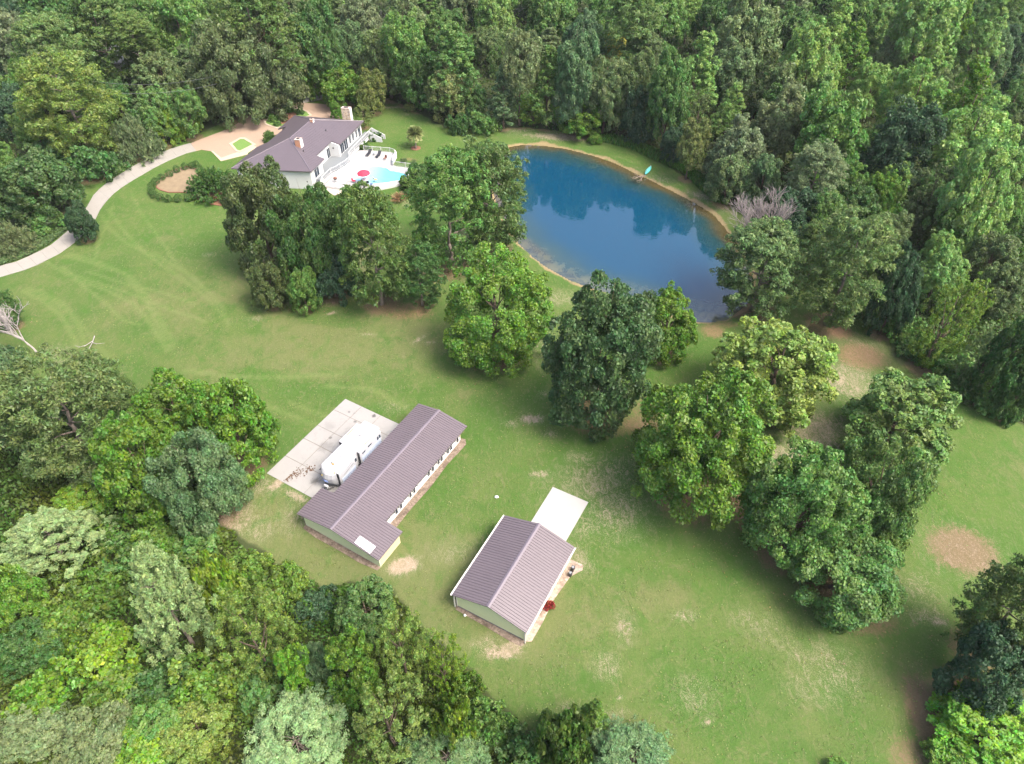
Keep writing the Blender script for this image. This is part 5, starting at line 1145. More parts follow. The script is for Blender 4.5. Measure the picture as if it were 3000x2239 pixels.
# wind-blown brown leaves and dark stains lying on the pad
def litter(center, n, sx, sy, name, seed, size=.12):
    r = np.random.RandomState(seed); m = MB()
    for k in range(n):
        a = center[0] + r.randn() * sx; b = center[1] + r.randn() * sy; t = r.rand() * 3; s = size * (.5 + r.rand())
        x, y, _ = FA(a, b); ca, sa = math.cos(t) * s, math.sin(t) * s
        m.poly([(x + ca, y + sa, .075), (x - sa * .6, y + ca * .6, .085), (x - ca, y - sa, .075), (x + sa * .6, y - ca * .6, .095)])
    return m
lt = litter((6.2, -11.4), 55, .55, .5, 'x', 3); l2 = litter((5.0, -12.0), 35, .35, .2, 'x', 5); l3 = litter((7.3, -10.6), 25, .3, .25, 'x', 6)
for q in (l2, l3):
    o = len(lt.v); lt.v += q.v; lt.f += [tuple(i + o for i in f) for f in q.f]
lt.build('leaf_litter', M['leaf_brown'], loc=FA(6, -11.4), kind='stuff')
tB = math.radians(61.381); dB = (math.cos(tB), math.sin(tB)); nB = (math.sin(tB), -math.cos(tB))
FB = frame((-2.55, 38.2), dB, nB)
MB().box(FB, 11.7, 20.4, -2.22, 2.78, -.12, .05).build('concrete_apron', M['newcrete'], loc=FB(16, 0), kind='structure')

# ------------------------------------------------------------------ long low building
def ribs(mb, F, a0, a1, zr, sl, b0f, b1f, step, w=.055, h=.06):
    """raised ribs running down a slope; b0f, b1f give the start and end offsets from the ridge at a; sign chooses the slope"""
    a = a0 + step / 2
    while a < a1:
        b0, b1 = b0f(a), b1f(a)
        z = lambda b: zr - sl * abs(b) + .002
        mb.hexa([F(a - w, b0, z(b0)), F(a + w, b0, z(b0)), F(a + w, b1, z(b1)), F(a - w, b1, z(b1))],
                [F(a - w * .5, b0, z(b0) + h), F(a + w * .5, b0, z(b0) + h), F(a + w * .5, b1, z(b1) + h), F(a - w * .5, b1, z(b1) + h)])
        a += step
zr, sl = 3.52, .159
LB = empty('long_building', FA(11, 0), 'long low building with mauve ribbed metal roof beside the parked trailer', 'building')
zA = lambda b: zr - sl * abs(b)
PA = lambda pts: [FA(a, b, zA(b)) for a, b in pts]
MB().slab3(PA([(0, 0), (22.26, 0), (22.26, -3.5), (4.5, -3.5), (4.5, -5.5), (0, -5.5)]), .12).build('roof_panel', M['roof'], LB)
MB().slab3(PA([(0, .0), (0, 6.9), (4.57, 6.9), (4.57, 4.49), (22.26, 4.49), (22.26, .0)]), .12).build('roof_panel', M['roof'], LB)
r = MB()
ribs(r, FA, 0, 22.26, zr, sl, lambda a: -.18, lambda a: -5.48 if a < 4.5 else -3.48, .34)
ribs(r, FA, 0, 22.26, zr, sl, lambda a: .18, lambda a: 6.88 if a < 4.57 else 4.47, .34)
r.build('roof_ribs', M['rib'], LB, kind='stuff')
MB().slab3([FA(-.02, -.2, zr - .03 + .05), FA(22.28, -.2, zr - .03 + .05), FA(22.28, 0, zr + .075), FA(-.02, 0, zr + .075)], .03).slab3([FA(-.02, 0, zr + .075), FA(22.28, 0, zr + .075), FA(22.28, .2, zr + .02), FA(-.02, .2, zr + .02)], .03).build('ridge_cap', M['roof_trim'], LB)
def gable(F, a, th, b0, b1, zf, drop=.14):
    return MB().hexa([F(a, b0, 0), F(a + th, b0, 0), F(a + th, b1, 0), F(a, b1, 0)], [F(a, b0, 2), F(a + th, b0, 2), F(a + th, b1, 2), F(a, b1, 2)])
def gable_wall(F, a, th, b0, b1, zf, drop):
    m = MB(); pts = [(b0, 0), (b1, 0), (b1, zf(b1) - drop), (0, zf(0) - drop), (b0, zf(b0) - drop)]
    return m.hexa([F(a, b, z) for b, z in pts], [F(a + th, b, z) for b, z in pts])
gable_wall(FA, .45, .15, -5.05, 6.45, zA, .13).build('gable_wall', M['green_siding'], LB)
def vwall(F, a0, a1, b, th, z1, name, m, parent, z0=0.0):
    return MB().box(F, a0, a1, b, b + th, z0, z1).build(name, m, parent)
vwall(FA, .6, 4.2, 6.30, .15, zA(6.45) - .13, 'side_wall', M['cream_siding'], LB)
vwall(FA, .6, 4.3, -5.05, .15, zA(5.05) - .13, 'side_wall', M['green_siding'], LB)
MB().box(FA, 4.2, 4.35, 3.0, 6.45, 0, zA(6.45) - .13).build('return_wall', M['cream_siding'], LB)
vwall(FA, 4.35, 21.8, 2.2, .15, zA(2.35) - .13, 'porch_wall', M['white_wall'], LB)
vwall(FA, 4.3, 21.8, -3.2, .15, zA(3.2) - .13, 'side_wall', M['white_wall'], LB)
gable_wall(FA, 21.65, .15, -3.05, 3.6, zA, .13).build('gable_wall', M['cream_siding'], LB)
MB().box(FA, 4.6, 21.3, 2.36, 3.72, -.05, .12).build('porch_floor', M['sill'], LB)
for a in (6.2, 9.0, 12.0, 15.0, 18.0, 21.1):
    MB().box(FA, a - .07, a + .07, 3.55, 3.69, .12, zA(3.69) - .13).build('porch_post', M['white_paint'], LB)
MB().box(FA, 4.4, 21.6, 3.52, 3.70, .12, .75).build('porch_skirt', M['white_wall'], LB)
for a in (7.3, 8.2, 10.2, 11.0, 14.2, 15.1, 16.4, 17.1, 18.6, 19.3, 20.9):
    fr = MB().box(FA, a - .24, a + .24, 3.695, 3.75, .42, 1.75).build('window', M['trim_white'], LB)
    MB().box(FA, a - .19, a + .19, 3.74, 3.765, .48, 1.70).build('pane', M['glass'], fr)
MB().slab3([FA(a, b, zA(b) + .07) for a, b in ((1.25, 3.3), (1.2, 5.6), (.12, 5.62), (.2, 3.34))], .04).build('skylight', M['skylight'], LB)
g = MB().prism([FA(a, b)[:2] for a, b in ((5.2, 3.6), (5.4, 4.7), (9, 4.6), (13, 4.75), (17.2, 4.5), (20.3, 4.7), (21.4, 4.75), (22.1, 4.2), (22.0, 3.3), (21.5, 3.0))], -.05, .04).build('gravel_bed', M['gravel'], loc=FA(13, 4.2), kind='structure')
MB().prism([FA(a, b)[:2] for a, b in ((.5, -5.2), (-.1, -5.1), (-.35, -3), (-.3, 1), (-.35, 4), (-.1, 6.4), (.5, 6.5))], -.05, .035).build('gravel_strip', M['gravel'], loc=FA(0, 0), kind='structure')

# ------------------------------------------------------------------ barn
zrB, slB = 4.13, .318
zB = lambda b: zrB - slB * abs(b)
BN = empty('metal_barn', FB(6, 0), 'pale green barn with wide mauve ribbed gable roof and a fresh white apron', 'barn')
PB = lambda pts: [FB(a, b, zB(b)) for a, b in pts]
MB().slab3(PB([(0, 0), (11.99, 0), (11.99, -4.63), (0, -4.63)]), .12).build('roof_panel', M['roof'], BN)
MB().slab3(PB([(0, 0), (0, 4.63), (11.99, 4.63), (11.99, 0)]), .12).build('roof_panel', M['roof'], BN)
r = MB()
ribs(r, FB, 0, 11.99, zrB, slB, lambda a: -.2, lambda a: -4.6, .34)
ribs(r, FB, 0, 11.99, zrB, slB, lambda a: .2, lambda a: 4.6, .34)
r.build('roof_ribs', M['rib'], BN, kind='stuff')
MB().slab3([FB(-.02, -.22, zrB), FB(12.01, -.22, zrB), FB(12.01, 0, zrB + .08), FB(-.02, 0, zrB + .08)], .03).slab3([FB(-.02, 0, zrB + .08), FB(12.01, 0, zrB + .08), FB(12.01, .22, zrB), FB(-.02, .22, zrB)], .03).build('ridge_cap', M['roof_trim'], BN)
for s in (-1, 1):
    m = MB(); b0, b1 = sorted((s * 4.64, s * 4.80)); z = zB(4.63)
    m.box(FB, -.03, 12.02, b0, b1, z - .16, z - .13); bo = s * 4.80
    m.box(FB, -.03, 12.02, bo - .02, bo + .02, z - .13, z + .0); m.build('gutter', M['trim_white'], BN)
    MB().box(FB, .06, .16, s * 4.45 - .06, s * 4.45 + .06, .05, zB(4.45) - .16).build('downspout', M['trim_white'], BN)
gable_wall(FB, .32, .15, -4.3, 4.3, zB, .13).build('gable_wall', M['green_siding'], BN)
gable_wall(FB, 11.5, .15, -4.3, 4.3, zB, .13).build('gable_wall', M['green_siding'], BN)
vwall(FB, .47, 11.5, -4.3, .15, zB(4.3) - .13, 'side_wall', M['green_siding'], BN)
vwall(FB, .47, 11.5, 4.15, .15, zB(4.3) - .13, 'side_wall', M['cream_siding'], BN)
dr = MB().box(FB, 11.655, 11.71, -1.9, 2.4, .05, 2.4).build('garage_door', M['white_paint'], BN)
for k in range(4):
    MB().box(FB, 11.712, 11.74, -1.86, 2.36, .09 + k * .58, .09 + k * .58 + .53).build('door_panel', M['white_paint'], dr)
for s in (-4.31, 4.22): MB().box(FB, .28, .40, s, s + .10, 0, zB(4.3) - .14).build('corner_trim', M['trim_white'], BN)
MB().box(FB, .300, .318, -4.15, 4.15, .02, .22).build('skirt_board', M['deck'], BN)
MB().prism([FB(a, b)[:2] for a, b in ((.2, 4.25), (.6, 5.0), (3.2, 5.05), (6, 4.9), (9.8, 5.3), (11.2, 6.2), (11.9, 5.9), (11.8, 4.3))], -.05, .035).build('gravel_bed', gravel('pink_gravel', (.22, .165, .13), (.34, .28, .235)), loc=FB(6, 4.8), kind='structure')
MB().prism([FB(a, b)[:2] for a, b in ((.3, -4.4), (-.15, -4.2), (-.3, 0), (-.5, 3), (-.4, 4.3), (.3, 4.4))], -.05, .03).build('gravel_strip', M['gravel'], loc=FB(0, 0), kind='structure')
for (a, b), lab in (((10.7, 5.15), 'small dark heat pump box by the barn, nearer to the apron'), ((9.9, 5.2), 'small dark heat pump box by the barn, farther from the apron')):
    ac = MB().box(FB, a - .25, a + .25, b - .2, b + .2, .04, .62).build('heat_pump', M['dark'], loc=FB(a, b), bevel=.03)
    tag(ac, lab, 'heat pump', 'heat pumps beside the barn')
    c = FB(a, b); MB().bar((c[0], c[1], .62), (c[0], c[1], .66), .16, 12).build('fan_grille', M['steel'], ac)
c = FB(.0, -2.95)
bl = MB()
for j in range(1): bl.rings([[(c[0] - .1 + .17 * math.sin(PI * i / 6) * math.cos(2 * PI * k / 10), c[1] - .3 + .17 * math.sin(PI * i / 6) * math.sin(2 * PI * k / 10), .17 - .17 * math.cos(PI * i / 6)) for k in range(10)] for i in range(1, 6)])
tag(bl.build('ball', M['white_paint'], loc=(c[0], c[1], 0), smooth=True), "white ball lying at the foot of the barn's pale green gable", 'ball')
c = FA(16.0, 12.9)
st = MB(); st.rings([[(c[0] + .28 * s * math.cos(2 * PI * k / 8) * (1 + .2 * math.sin(3 * k)), c[1] + .2 * s * math.sin(2 * PI * k / 8), z) for k in range(8)] for s, z in ((1, 0), (1.05, .1), (.7, .2), (.3, .24))])
tag(st.build('stone', M['white_paint'], loc=(c[0], c[1], 0), smooth=True), 'small white stone lying alone on the lawn between the long building and the barn apron', 'stone')

# ------------------------------------------------------------------ trailer
RV = empty('travel_trailer', FA(10.8, -6.4), 'white travel trailer with extended slide outs parked on the concrete pad', 'trailer')
Z0, ZT = .75, 3.35
def rv_body():
    # plan outline with rounded nose, a from 6 (nose) to 15.65 (rear)
    prof = [(15.65, -5.1), (6.75, -5.15), (6.35, -5.5), (6.08, -6.0), (5.98, -6.4), (6.08, -6.85), (6.35, -7.3), (6.75, -7.6), (15.65, -7.6)]
    ca, cb = 11, -6.35
    rings = []
    for z, k, nose in ((Z0, 1, .45), (1.3, 1, .15), (2.2, 1, 0), (2.9, 1, .2), (3.22, 1, .5), (3.33, .985, .7), (3.36, .955, .9)):
        rings.append([FA(a + (nose * max(0, (7.2 - a) / 1.2)), cb + (b - cb) * k, z) for a, b in prof])
    return MB().rings(rings)
rv_body().build('body', M['white_gel'], RV, smooth=False)
MB().box(FA, 6.9, 15.4, -7.2, -5.5, .45, .75).build('chassis', M['dark'], RV)
def slide(a0, a1, b0, b1, z0, z1, name='slide_out'):
    return MB().box(FA, a0, a1, b0, b1, z0, z1).build(name, M['white_gel'], RV, bevel=.04)
s1 = slide(11.15, 14.85, -8.30, -7.55, .9, 3.22)
s2 = slide(6.95, 10.35, -5.16, -4.72, .9, 3.16)
s3 = slide(10.95, 15.35, -5.16, -4.66, .9, 3.26)
for s, a, b0, b1 in ((s1, 11.15, -8.24, -7.62), (s2, 6.95, -5.1, -4.78), (s3, 10.95, -5.1, -4.72)):
    MB().box(FA, a - .03, a - .004, b0, b1, 1.0, 3.1).build('end_panel', M['dark'], s)
MB().box(FA, 7.3, 9.9, -4.718, -4.70, 1.1, 1.9).build('side_panel', M['blue_gel'], s2)
MB().box(FA, 11.2, 15.1, -4.658, -4.64, 1.1, 2.2).build('side_panel', M['blue_gel'], s3)
for k, (a0, a1, z) in enumerate(((7.4, 9.8, 2.4), (7.6, 9.6, 2.15), (7.9, 10.1, 1.95), (8.2, 9.4, 2.65))):
    MB().poly([FA(a0, -4.712, z), FA(a1, -4.712, z + .35), FA(a1 + .1, -4.712, z + .44), FA(a0 + .3, -4.712, z + .10)]).build('stripe', M['black_decal'] if k % 2 else M['grey_decal'], s2)
MB().poly([FA(11.1, -4.652, 2.35), FA(15.2, -4.652, 2.6), FA(15.2, -4.652, 2.75), FA(11.1, -4.652, 2.42)]).build('stripe', M['grey_decal'], s3)
def rvwin(F, a0, a1, b0, b1, z0, z1, par):
    return MB().box(F, a0, a1, b0, b1, z0, z1).build('window', M['glass'], par)
rvwin(FA, 10.0, 10.3, -4.715, -4.69, 2.35, 2.95, s2)
rvwin(FA, 11.4, 12.0, -4.655, -4.63, 2.55, 2.75, s3); rvwin(FA, 12.6, 13.3, -4.655, -4.63, 2.7, 2.9, s3); rvwin(FA, 14.45, 14.72, -4.655, -4.63, 2.3, 2.85, s3); rvwin(FA, 14.85, 15.12, -4.655, -4.63, 2.3, 2.85, s3)
rvwin(FA, 15.64, 15.675, -5.95, -5.55, 2.1, 2.7, RV); rvwin(FA, 15.64, 15.675, -5.45, -5.2, 2.1, 2.7, RV)
MB().box(FA, 15.64, 15.74, -7.3, -5.2, .62, .8).build('bumper', M['dark'], RV)
for (a, b) in ((15.68, -5.3), (15.68, -7.4)): MB().box(FA, a - .02, a + .02, b - .08, b + .08, 1.0, 1.25).build('tail_light', M['red_cloth'], RV)
for a in (8.9, 10.6, 12.4, 14.1): MB().box(FA, a, a + .04, -7.4, -5.25, 3.36, 3.372).build('roof_seam', M['grey_decal'], RV)
MB().box(FA, 9.7, 10.3, -6.6, -6.0, 3.36, 3.46).build('roof_hatch', M['grey_decal'], RV, bevel=.03)
MB().box(FA, 11.9, 12.35, -7.2, -6.8, 3.36, 3.44).build('roof_hatch', M['grey_decal'], RV, bevel=.03)
for b_ in (-7.5, -5.2): MB().box(FA, 7.4, 15.5, b_ - .03, b_ + .03, 3.345, 3.375).build('roof_edge_rail', M['grey_decal'], RV)
MB().box(FA, 13.2, 14.0, -6.75, -6.1, 3.36, 3.64).build('air_conditioner', M['trim_white'], RV, bevel=.08)
MB().box(FA, 7.75, 8.35, -6.65, -6.05, 3.36, 3.62).build('roof_vent_unit', M['white_gel'], RV, bevel=.07)
MB().box(FA, 7.62, 7.72, -6.4, -6.05, 3.37, 3.55).build('vent_grille', M['orange'], RV)
for a, b in ((9.4, -6.9), (11.0, -6.2), (11.45, -6.05), (9.2, -6.3)):
    p = FA(a, b); MB().bar((*p[:2], 3.35), (*p[:2], 3.46), .07, 10).build('roof_vent', M['steel'], RV)
MB().box(FA, 6.95, 7.45, -6.12, -6.02, 3.36, 3.41).build('antenna', M['grey_decal'], RV)
MB().box(FA, 12.2, 12.9, -6.4, -6.34, 3.36, 3.40).build('roof_strip', M['grey_decal'], RV)
MB().box(FA, 12.55, 13.9, -8.08, -7.98, 3.225, 3.26).build('orange_strip', M['orange'], s1)
MB().box(FA, 12.3, 13.5, -5.0, -4.92, 3.265, 3.30).build('orange_strip', M['orange'], s3)
MB().box(FA, 6.75, 7.15, -5.35, -5.28, 3.1, 3.3).build('marker_light', M['orange'], RV)
# nose: cap stripe, badge, hitch, propane cover
MB().hexa([FA(6.04, -5.95, 1.7), FA(5.93, -6.4, 1.7), FA(6.04, -6.9, 1.7), FA(6.07, -6.4, 1.7)], [FA(6.05, -5.95, 1.82), FA(5.94, -6.4, 1.82), FA(6.05, -6.9, 1.82), FA(6.08, -6.4, 1.82)]).build('nose_stripe', M['blue_decal'], RV)
MB().box(FA, 6.12, 6.2, -7.02, -6.85, 2.35, 2.5).build('nose_badge', M['yellow'], RV)
h = MB().bar(FA(6.6, -5.6, .55), FA(5.3, -6.37, .5), .07).bar(FA(6.6, -7.1, .55), FA(5.3, -6.37, .5), .07); h.build('hitch_frame', M['dark'], RV)
MB().box(FA, 5.2, 5.5, -6.5, -6.24, .42, .62).build('hitch_coupler', M['white_paint'], RV)
MB().box(FA, 5.72, 6.05, -6.72, -6.05, .6, 1.05).build('propane_cover', M['white_gel'], RV, bevel=.06)
p = FA(5.4, -6.37); MB().bar((*p[:2], .06), (*p[:2], .5), .05).build('jack', M['dark'], RV)
for a in (11.3, 12.25):
    for b in (-7.42, -5.3):
        q0 = FA(a, b - .12, .42); q1 = FA(a, b + .12, .42)
        w = MB().bar(q0, q1, .36, 18).build('wheel', M['rubber'], RV)
        MB().bar(FA(a, b - .135, .42), FA(a, b + .135, .42), .19, 12).build('rim', M['steel'], w)
# hatches standing open on the far side and the awning arm
MB().slab3([FA(6.85, -7.62, 2.3), FA(7.6, -7.62, 2.3), FA(7.6, -8.15, 2.05), FA(6.85, -8.15, 2.05)], .04).build('open_hatch', M['dark'], RV)
MB().slab3([FA(6.75, -7.62, 1.45), FA(7.35, -7.62, 1.45), FA(7.35, -8.1, 1.2), FA(6.75, -8.1, 1.2)], .04).build('open_hatch', M['dark'], RV)
MB().box(FA, 7.7, 11.0, -7.78, -7.62, 2.85, 3.0).build('awning', M['white_paint'], RV)

# ------------------------------------------------------------------ white house
RF = (-39.97, 132.01)
FH = frame(RF, (.3, .954), (.999, -.157))
ez, rz = 4.2, 6.9
HS = empty('white_house', FH(12, -8), 'white hip roofed house with mauve roof, deck and pool terrace', 'house')
sR = (rz - ez) / 8.0
zr_ = lambda b: ez + sR * (-b)
zl_ = lambda b: ez + sR * (b + 16)
F_ = FH(8, -8, rz); R_ = FH(17, -8, rz)
H3 = lambda pts, zf: [FH(a, b, zf(b)) for a, b in pts]
MB().slab3(H3([(0, 0), (5.7, 0), (5.7, -1.7), (12.3, -1.7), (12.3, 0), (23.8, 0)], zr_) + [R_, F_], .2).build('roof_panel', M['roof_house'], HS)
MB().slab3([FH(0, 0, ez), F_, FH(-1.2, -15.9, ez)], .2).build('roof_panel', M['roof_house'], HS)
MB().slab3([FH(-1.2, -15.9, ez), F_, R_, FH(24.2, -16.1, ez)] + H3([(17.2, -16.1), (17.2, -14), (9.6, -14), (8.3, -15.9)], lambda b: max(ez, zl_(b))), .2).build('roof_panel', M['roof_house'], HS)
MB().slab3([R_, FH(23.8, 0, ez), FH(24.2, -16.1, ez)], .2).build('roof_panel', M['roof_house'], HS)
cap = MB()
for p, q in ((F_, R_), (FH(0, 0, ez), F_), (FH(-1.2, -15.9, ez), F_), (R_, FH(23.8, 0, ez)), (R_, FH(24.2, -16.1, ez))):
    cap.bar((p[0], p[1], p[2] + .02), (q[0], q[1], q[2] + .02), .09, 6)
cap.build('ridge_cap', M['roof_trim'], HS)
sm = MB()
for k in range(1, 46):
    a = k * .52
    lo_b = -.03 if (a < 5.7 or a > 12.3) else -1.75
    top_b = -8 if 8 <= a <= 17 else (-a if a < 8 else -8 * (23.8 - a) / 6.8)
    if top_b < lo_b - .3: sm.bar(FH(a, lo_b, zr_(lo_b) + .012), FH(a, top_b + .1, zr_(top_b + .1) + .012), .022, 4)
sm.build('roof_seams', M['roof_house'], HS, kind='stuff')
foot = [(.5, -.5), (5.3, -.5), (5.3, -2.3), (12.6, -2.3), (12.6, -.5), (23.3, -.5), (23.7, -15.4), (17.5, -15.4), (17.5, -13.4), (9.4, -13.4), (9.0, -15.2), (-.6, -15.2)]
for i in range(len(foot)):
    p, q = foot[i], foot[(i + 1) % len(foot)]
    P0, P1 = Vector(FH(*p)), Vector(FH(*q)); d = (P1 - P0).normalized(); nn = Vector((-d.y, d.x, 0)) * .14
    A0, A1, B1, B0 = P0, P1, P1 + nn, P0 + nn
    t0 = t1 = ez - .2
    if i == 2: t0 = t1 = zr_(-1.8) - .2
    MB().hexa([(*A0[:2], 0), (*A1[:2], 0), (*B1[:2], 0), (*B0[:2], 0)], [(*A0[:2], t0), (*A1[:2], t1), (*B1[:2], t1), (*B0[:2], t0)]).build('wall', M['white_wall'], HS)
# boxed white bay that closes the recessed eave
MB().hexa([FH(12.1, -2.6, 1.4), FH(12.55, -2.6, 1.4), FH(12.55, -.2, 1.4), FH(12.1, -.2, 1.4)], [FH(12.1, -2.6, zr_(-2.6) - .22), FH(12.55, -2.6, zr_(-2.6) - .22), FH(12.55, -.2, zr_(-.2) - .22), FH(12.1, -.2, zr_(-.2) - .22)]).build('bay_wall', M['white_wall'], HS)
def hwin(a0, a1, b, z0, z1, along=True):
    if along:
        f = MB().box(FH, a0 - .1, a1 + .1, b, b + .05, z0 - .1, z1 + .1).build('window', M['white_paint'], HS)
        MB().box(FH, a0, a1, b + .045, b + .07, z0, z1).build('pane', M['glass'], f)
        MB().box(FH, (a0 + a1) / 2 - .03, (a0 + a1) / 2 + .03, b + .068, b + .085, z0, z1).build('mullion', M['white_paint'], f)
hwin(1.9, 3.6, -.5, 1.75, 3.5); hwin(6.6, 7.6, -2.3, 1.9, 3.6); hwin(10.8, 12.0, -2.3, 1.5, 3.5)
for a in (13.2, 14.9): hwin(a, a + 1.5, -.5, 1.5, 3.55)
for a in (17.3, 18.7, 20.3): hwin(a, a + .75, -.5, 1.9, 3.5)
hwin(21.6, 22.6, -.5, 1.5, 3.5)
for (a, b, z) in ((12.05, -1.4, 3.2), (5.25, -1.4, 2.8)):
    MB().box(FH, a - .06, a + .02, b - .12, b + .12, z, z + .3).build('wall_lamp', M['dark'], HS)
MB().box(FH, .40, .48, -1.6, -1.4, 1.5, 1.8).build('wall_lamp', M['dark'], HS)
def chimney(a, b, z0, z1, w, l, m, name='chimney'):
    c = MB().box(FH, a - l, a + l, b - w, b + w, z0, z1).build(name, m, HS)
    MB().box(FH, a - l - .06, a + l + .06, b - w - .06, b + w + .06, z1 + .002, z1 + .12).build('cap', M['patio'], c)
    MB().box(FH, a - l * .5, a + l * .5, b - w * .5, b + w * .5, z1 + .122, z1 + .22).build('flue', M['dark'], c)
    MB().box(FH, a - l - .02, a + l + .02, b + w + .002, b + w + .03, z0, z1 - .1).build('side_face', M['white_paint'], c)
    return c
chimney(6.7, -5.4, 5.6, 7.5, .55, .5, M['brick']); chimney(16.4, -7.5, 6.5, 7.3, .3, .28, M['brick'])
chimney(25.2, -4.3, 0, 6.3, .95, .45, M['stone'], 'stone_chimney')
for a, b in ((5.4, -4.0), (15.0, -4.0)):
    p = FH(a, b, zr_(b)); MB().bar(p, (p[0], p[1], p[2] + .4), .09, 8).build('roof_vent', M['dark'], HS)
# deck along the house
DZ = 1.4
edge = [(1.9, 1.0), (5.3, 1.1), (6.4, 1.7), (7.6, 2.0), (9.0, 2.4), (10.6, 2.5), (11.8, 2.2), (12.6, 1.5), (14, 1.25), (24.6, 1.15)]
deck_poly = [FH(a, b)[:2] for a, b in edge] + [FH(a, b)[:2] for a, b in ((24.6, -.46), (12.62, -.46), (12.62, -.9), (12.05, -.9), (12.05, -2.26), (5.34, -2.26), (5.34, -.46), (1.9, -.46))]
DK = MB().prism(deck_poly, DZ - .16, DZ).build('deck', M['deck'], HS)
sk = MB()
for i in range(len(edge) - 1):
    p, q = edge[i], edge[i + 1]
    sk.hexa([FH(p[0], p[1] - .08, .5), FH(q[0], q[1] - .08, .5), FH(q[0], q[1] - .02, .5), FH(p[0], p[1] - .02, .5)], [FH(p[0], p[1] - .08, DZ - .17), FH(q[0], q[1] - .08, DZ - .17), FH(q[0], q[1] - .02, DZ - .17), FH(p[0], p[1] - .02, DZ - .17)])
sk.build('deck_skirt', M['white_paint'], DK)
def railing(pts, z0, h, parent, F=FH, sp=.16, postsp=1.8, z1=None):
    """pts in local a,b; posts each a piece, balusters joined"""
    P = [Vector(F(a, b, z0)) for a, b in pts]
    bal = MB(); rail = MB(); acc = 0
    for i in range(len(P) - 1):
        p, q = P[i], P[i + 1]; L = (q - p).length
        rail.bar(p + Vector((0, 0, h)), q + Vector((0, 0, h)), .042, 6).bar(p + Vector((0, 0, .1)), q + Vector((0, 0, .1)), .025, 4)
        n = max(1, int(L / sp))
        for k in range(n):
            x = p.lerp(q, (k + .5) / n); bal.bar(x + Vector((0, 0, .1)), x + Vector((0, 0, h)), .013, 4)
    s = 0
    for i in range(len(P)):
        if i in (0, len(P) - 1) or (P[i] - last).length > postsp:
            last = P[i]; MB().bar(P[i], P[i] + Vector((0, 0, h + .1)), .06, 4).build('rail_post', M['white_paint'], parent)
    rail.build('handrail', M['white_paint'], parent); bal.build('balusters', M['white_paint'], parent, kind='stuff')
ed2 = []
for i in range(len(edge) - 1):
    p, q = edge[i], edge[i + 1]; n = max(1, round(math.dist(p, q) / 1.9))
    ed2 += [(p[0] + (q[0] - p[0]) * k / n, p[1] + (q[1] - p[1]) * k / n) for k in range(n)]
ed2.append(edge[-1])
railing([(a, b - .05) for a, b in ed2], DZ, .9, DK)
# stairs: near end down to the lawn, far end down to the grass
for k in range(6):
    z = DZ - .22 * (k + 1); MB().box(FH, 1.87 - .3 * (k + 1), 1.87 - .3 * k, -.4, .95, z - .1, z).build('step', M['deck'], HS)
MB().hexa([FH(.0, .96, 0), FH(1.9, .96, 0), FH(1.9, 1.06, 0), FH(.0, 1.06, 0)], [FH(.0, .96, .9), FH(1.9, .96, 2.4), FH(1.9, 1.06, 2.4), FH(.0, 1.06, .9)]).build('stair_side', M['white_paint'], HS)
for k in range(7):
    z = DZ - .2 * (k + 1); MB().box(FH, 23.0, 24.5, 1.2 + .38 * k, 1.2 + .38 * (k + 1), z - .1, z).build('step', M['dark'] if k % 2 else M['deck'], HS)
for a in (22.85, 24.55):
    MB().hexa([FH(a, 1.2, .0), FH(a + .1, 1.2, .0), FH(a + .1, 4.1, 0), FH(a, 4.1, 0)], [FH(a, 1.2, 2.4), FH(a + .1, 1.2, 2.4), FH(a + .1, 4.1, .95), FH(a, 4.1, .95)]).build('stair_side', M['white_paint'], HS)

# pool terrace with parapet, rails, pool
TZ = .5
TR = empty('pool_terrace', FH(8, 8), 'white raised pool terrace with rounded rail below the house deck', 'terrace')
terr = [(1.6, 1.15), (17.4, 1.35), (17.6, 2.6), (17.6, 8.3), (17.2, 9.5), (16.2, 10.2), (13.4, 10.6), (11.9, 11.2), (11.6, 12.2), (11.3, 15.9), (8.9, 16.4), (6.4, 16.9), (4.0, 15.2), (2.2, 12.5), (.9, 8.6), (1.2, 3.2)]
poolp = [(7.3, 2.9), (8.6, 2.95), (10.3, 3.9), (10.8, 6.0), (10.9, 8.2), (10.6, 10.2), (9.6, 11.6), (9.3, 13.5), (8.6, 15.4), (7.4, 15.9), (6.0, 15.2), (4.6, 13.0), (3.6, 10.6), (3.6, 8.0), (4.6, 6.0), (5.8, 4.0)]
# terrace floor as a ring of pieces around the pool: fan between pool outline and border
def ringfloor(outer, inner, z, m):
    bm = MB(); ot = [FH(a, b)[:2] for a, b in outer]; it = [FH(a, b)[:2] for a, b in inner]
    tri = tessellate_polygon([[Vector((*p, 0)) for p in ot], [Vector((*p, 0)) for p in it]])
    al = ot + it
    for t in tri: bm.poly([(*al[i], z) for i in t])
    return bm
ringfloor(terr, poolp, TZ, None).build('terrace_floor', M['terrace'], TR)
w = MB()
for i in range(len(terr)):
    p, q = terr[i], terr[(i + 1) % len(terr)]
    w.hexa([FH(*p, -.1), FH(*q, -.1), FH(q[0] * .995 + .04, q[1] * .985 + .1, -.1), FH(p[0] * .995 + .04, p[1] * .985 + .1, -.1)], [FH(*p, TZ - .003), FH(*q, TZ - .003), FH(q[0] * .995 + .04, q[1] * .985 + .1, TZ - .003), FH(p[0] * .995 + .04, p[1] * .985 + .1, TZ - .003)])
w.build('terrace_wall', M['white_wall'], TR)
railing([(17.5, 2.4), (17.5, 4.3), (17.5, 6.2), (17.5, 8.2), (17.05, 9.35), (16.1, 10.05), (14.8, 10.3), (13.4, 10.5)], TZ, 1.05, TR)
pw = MB()
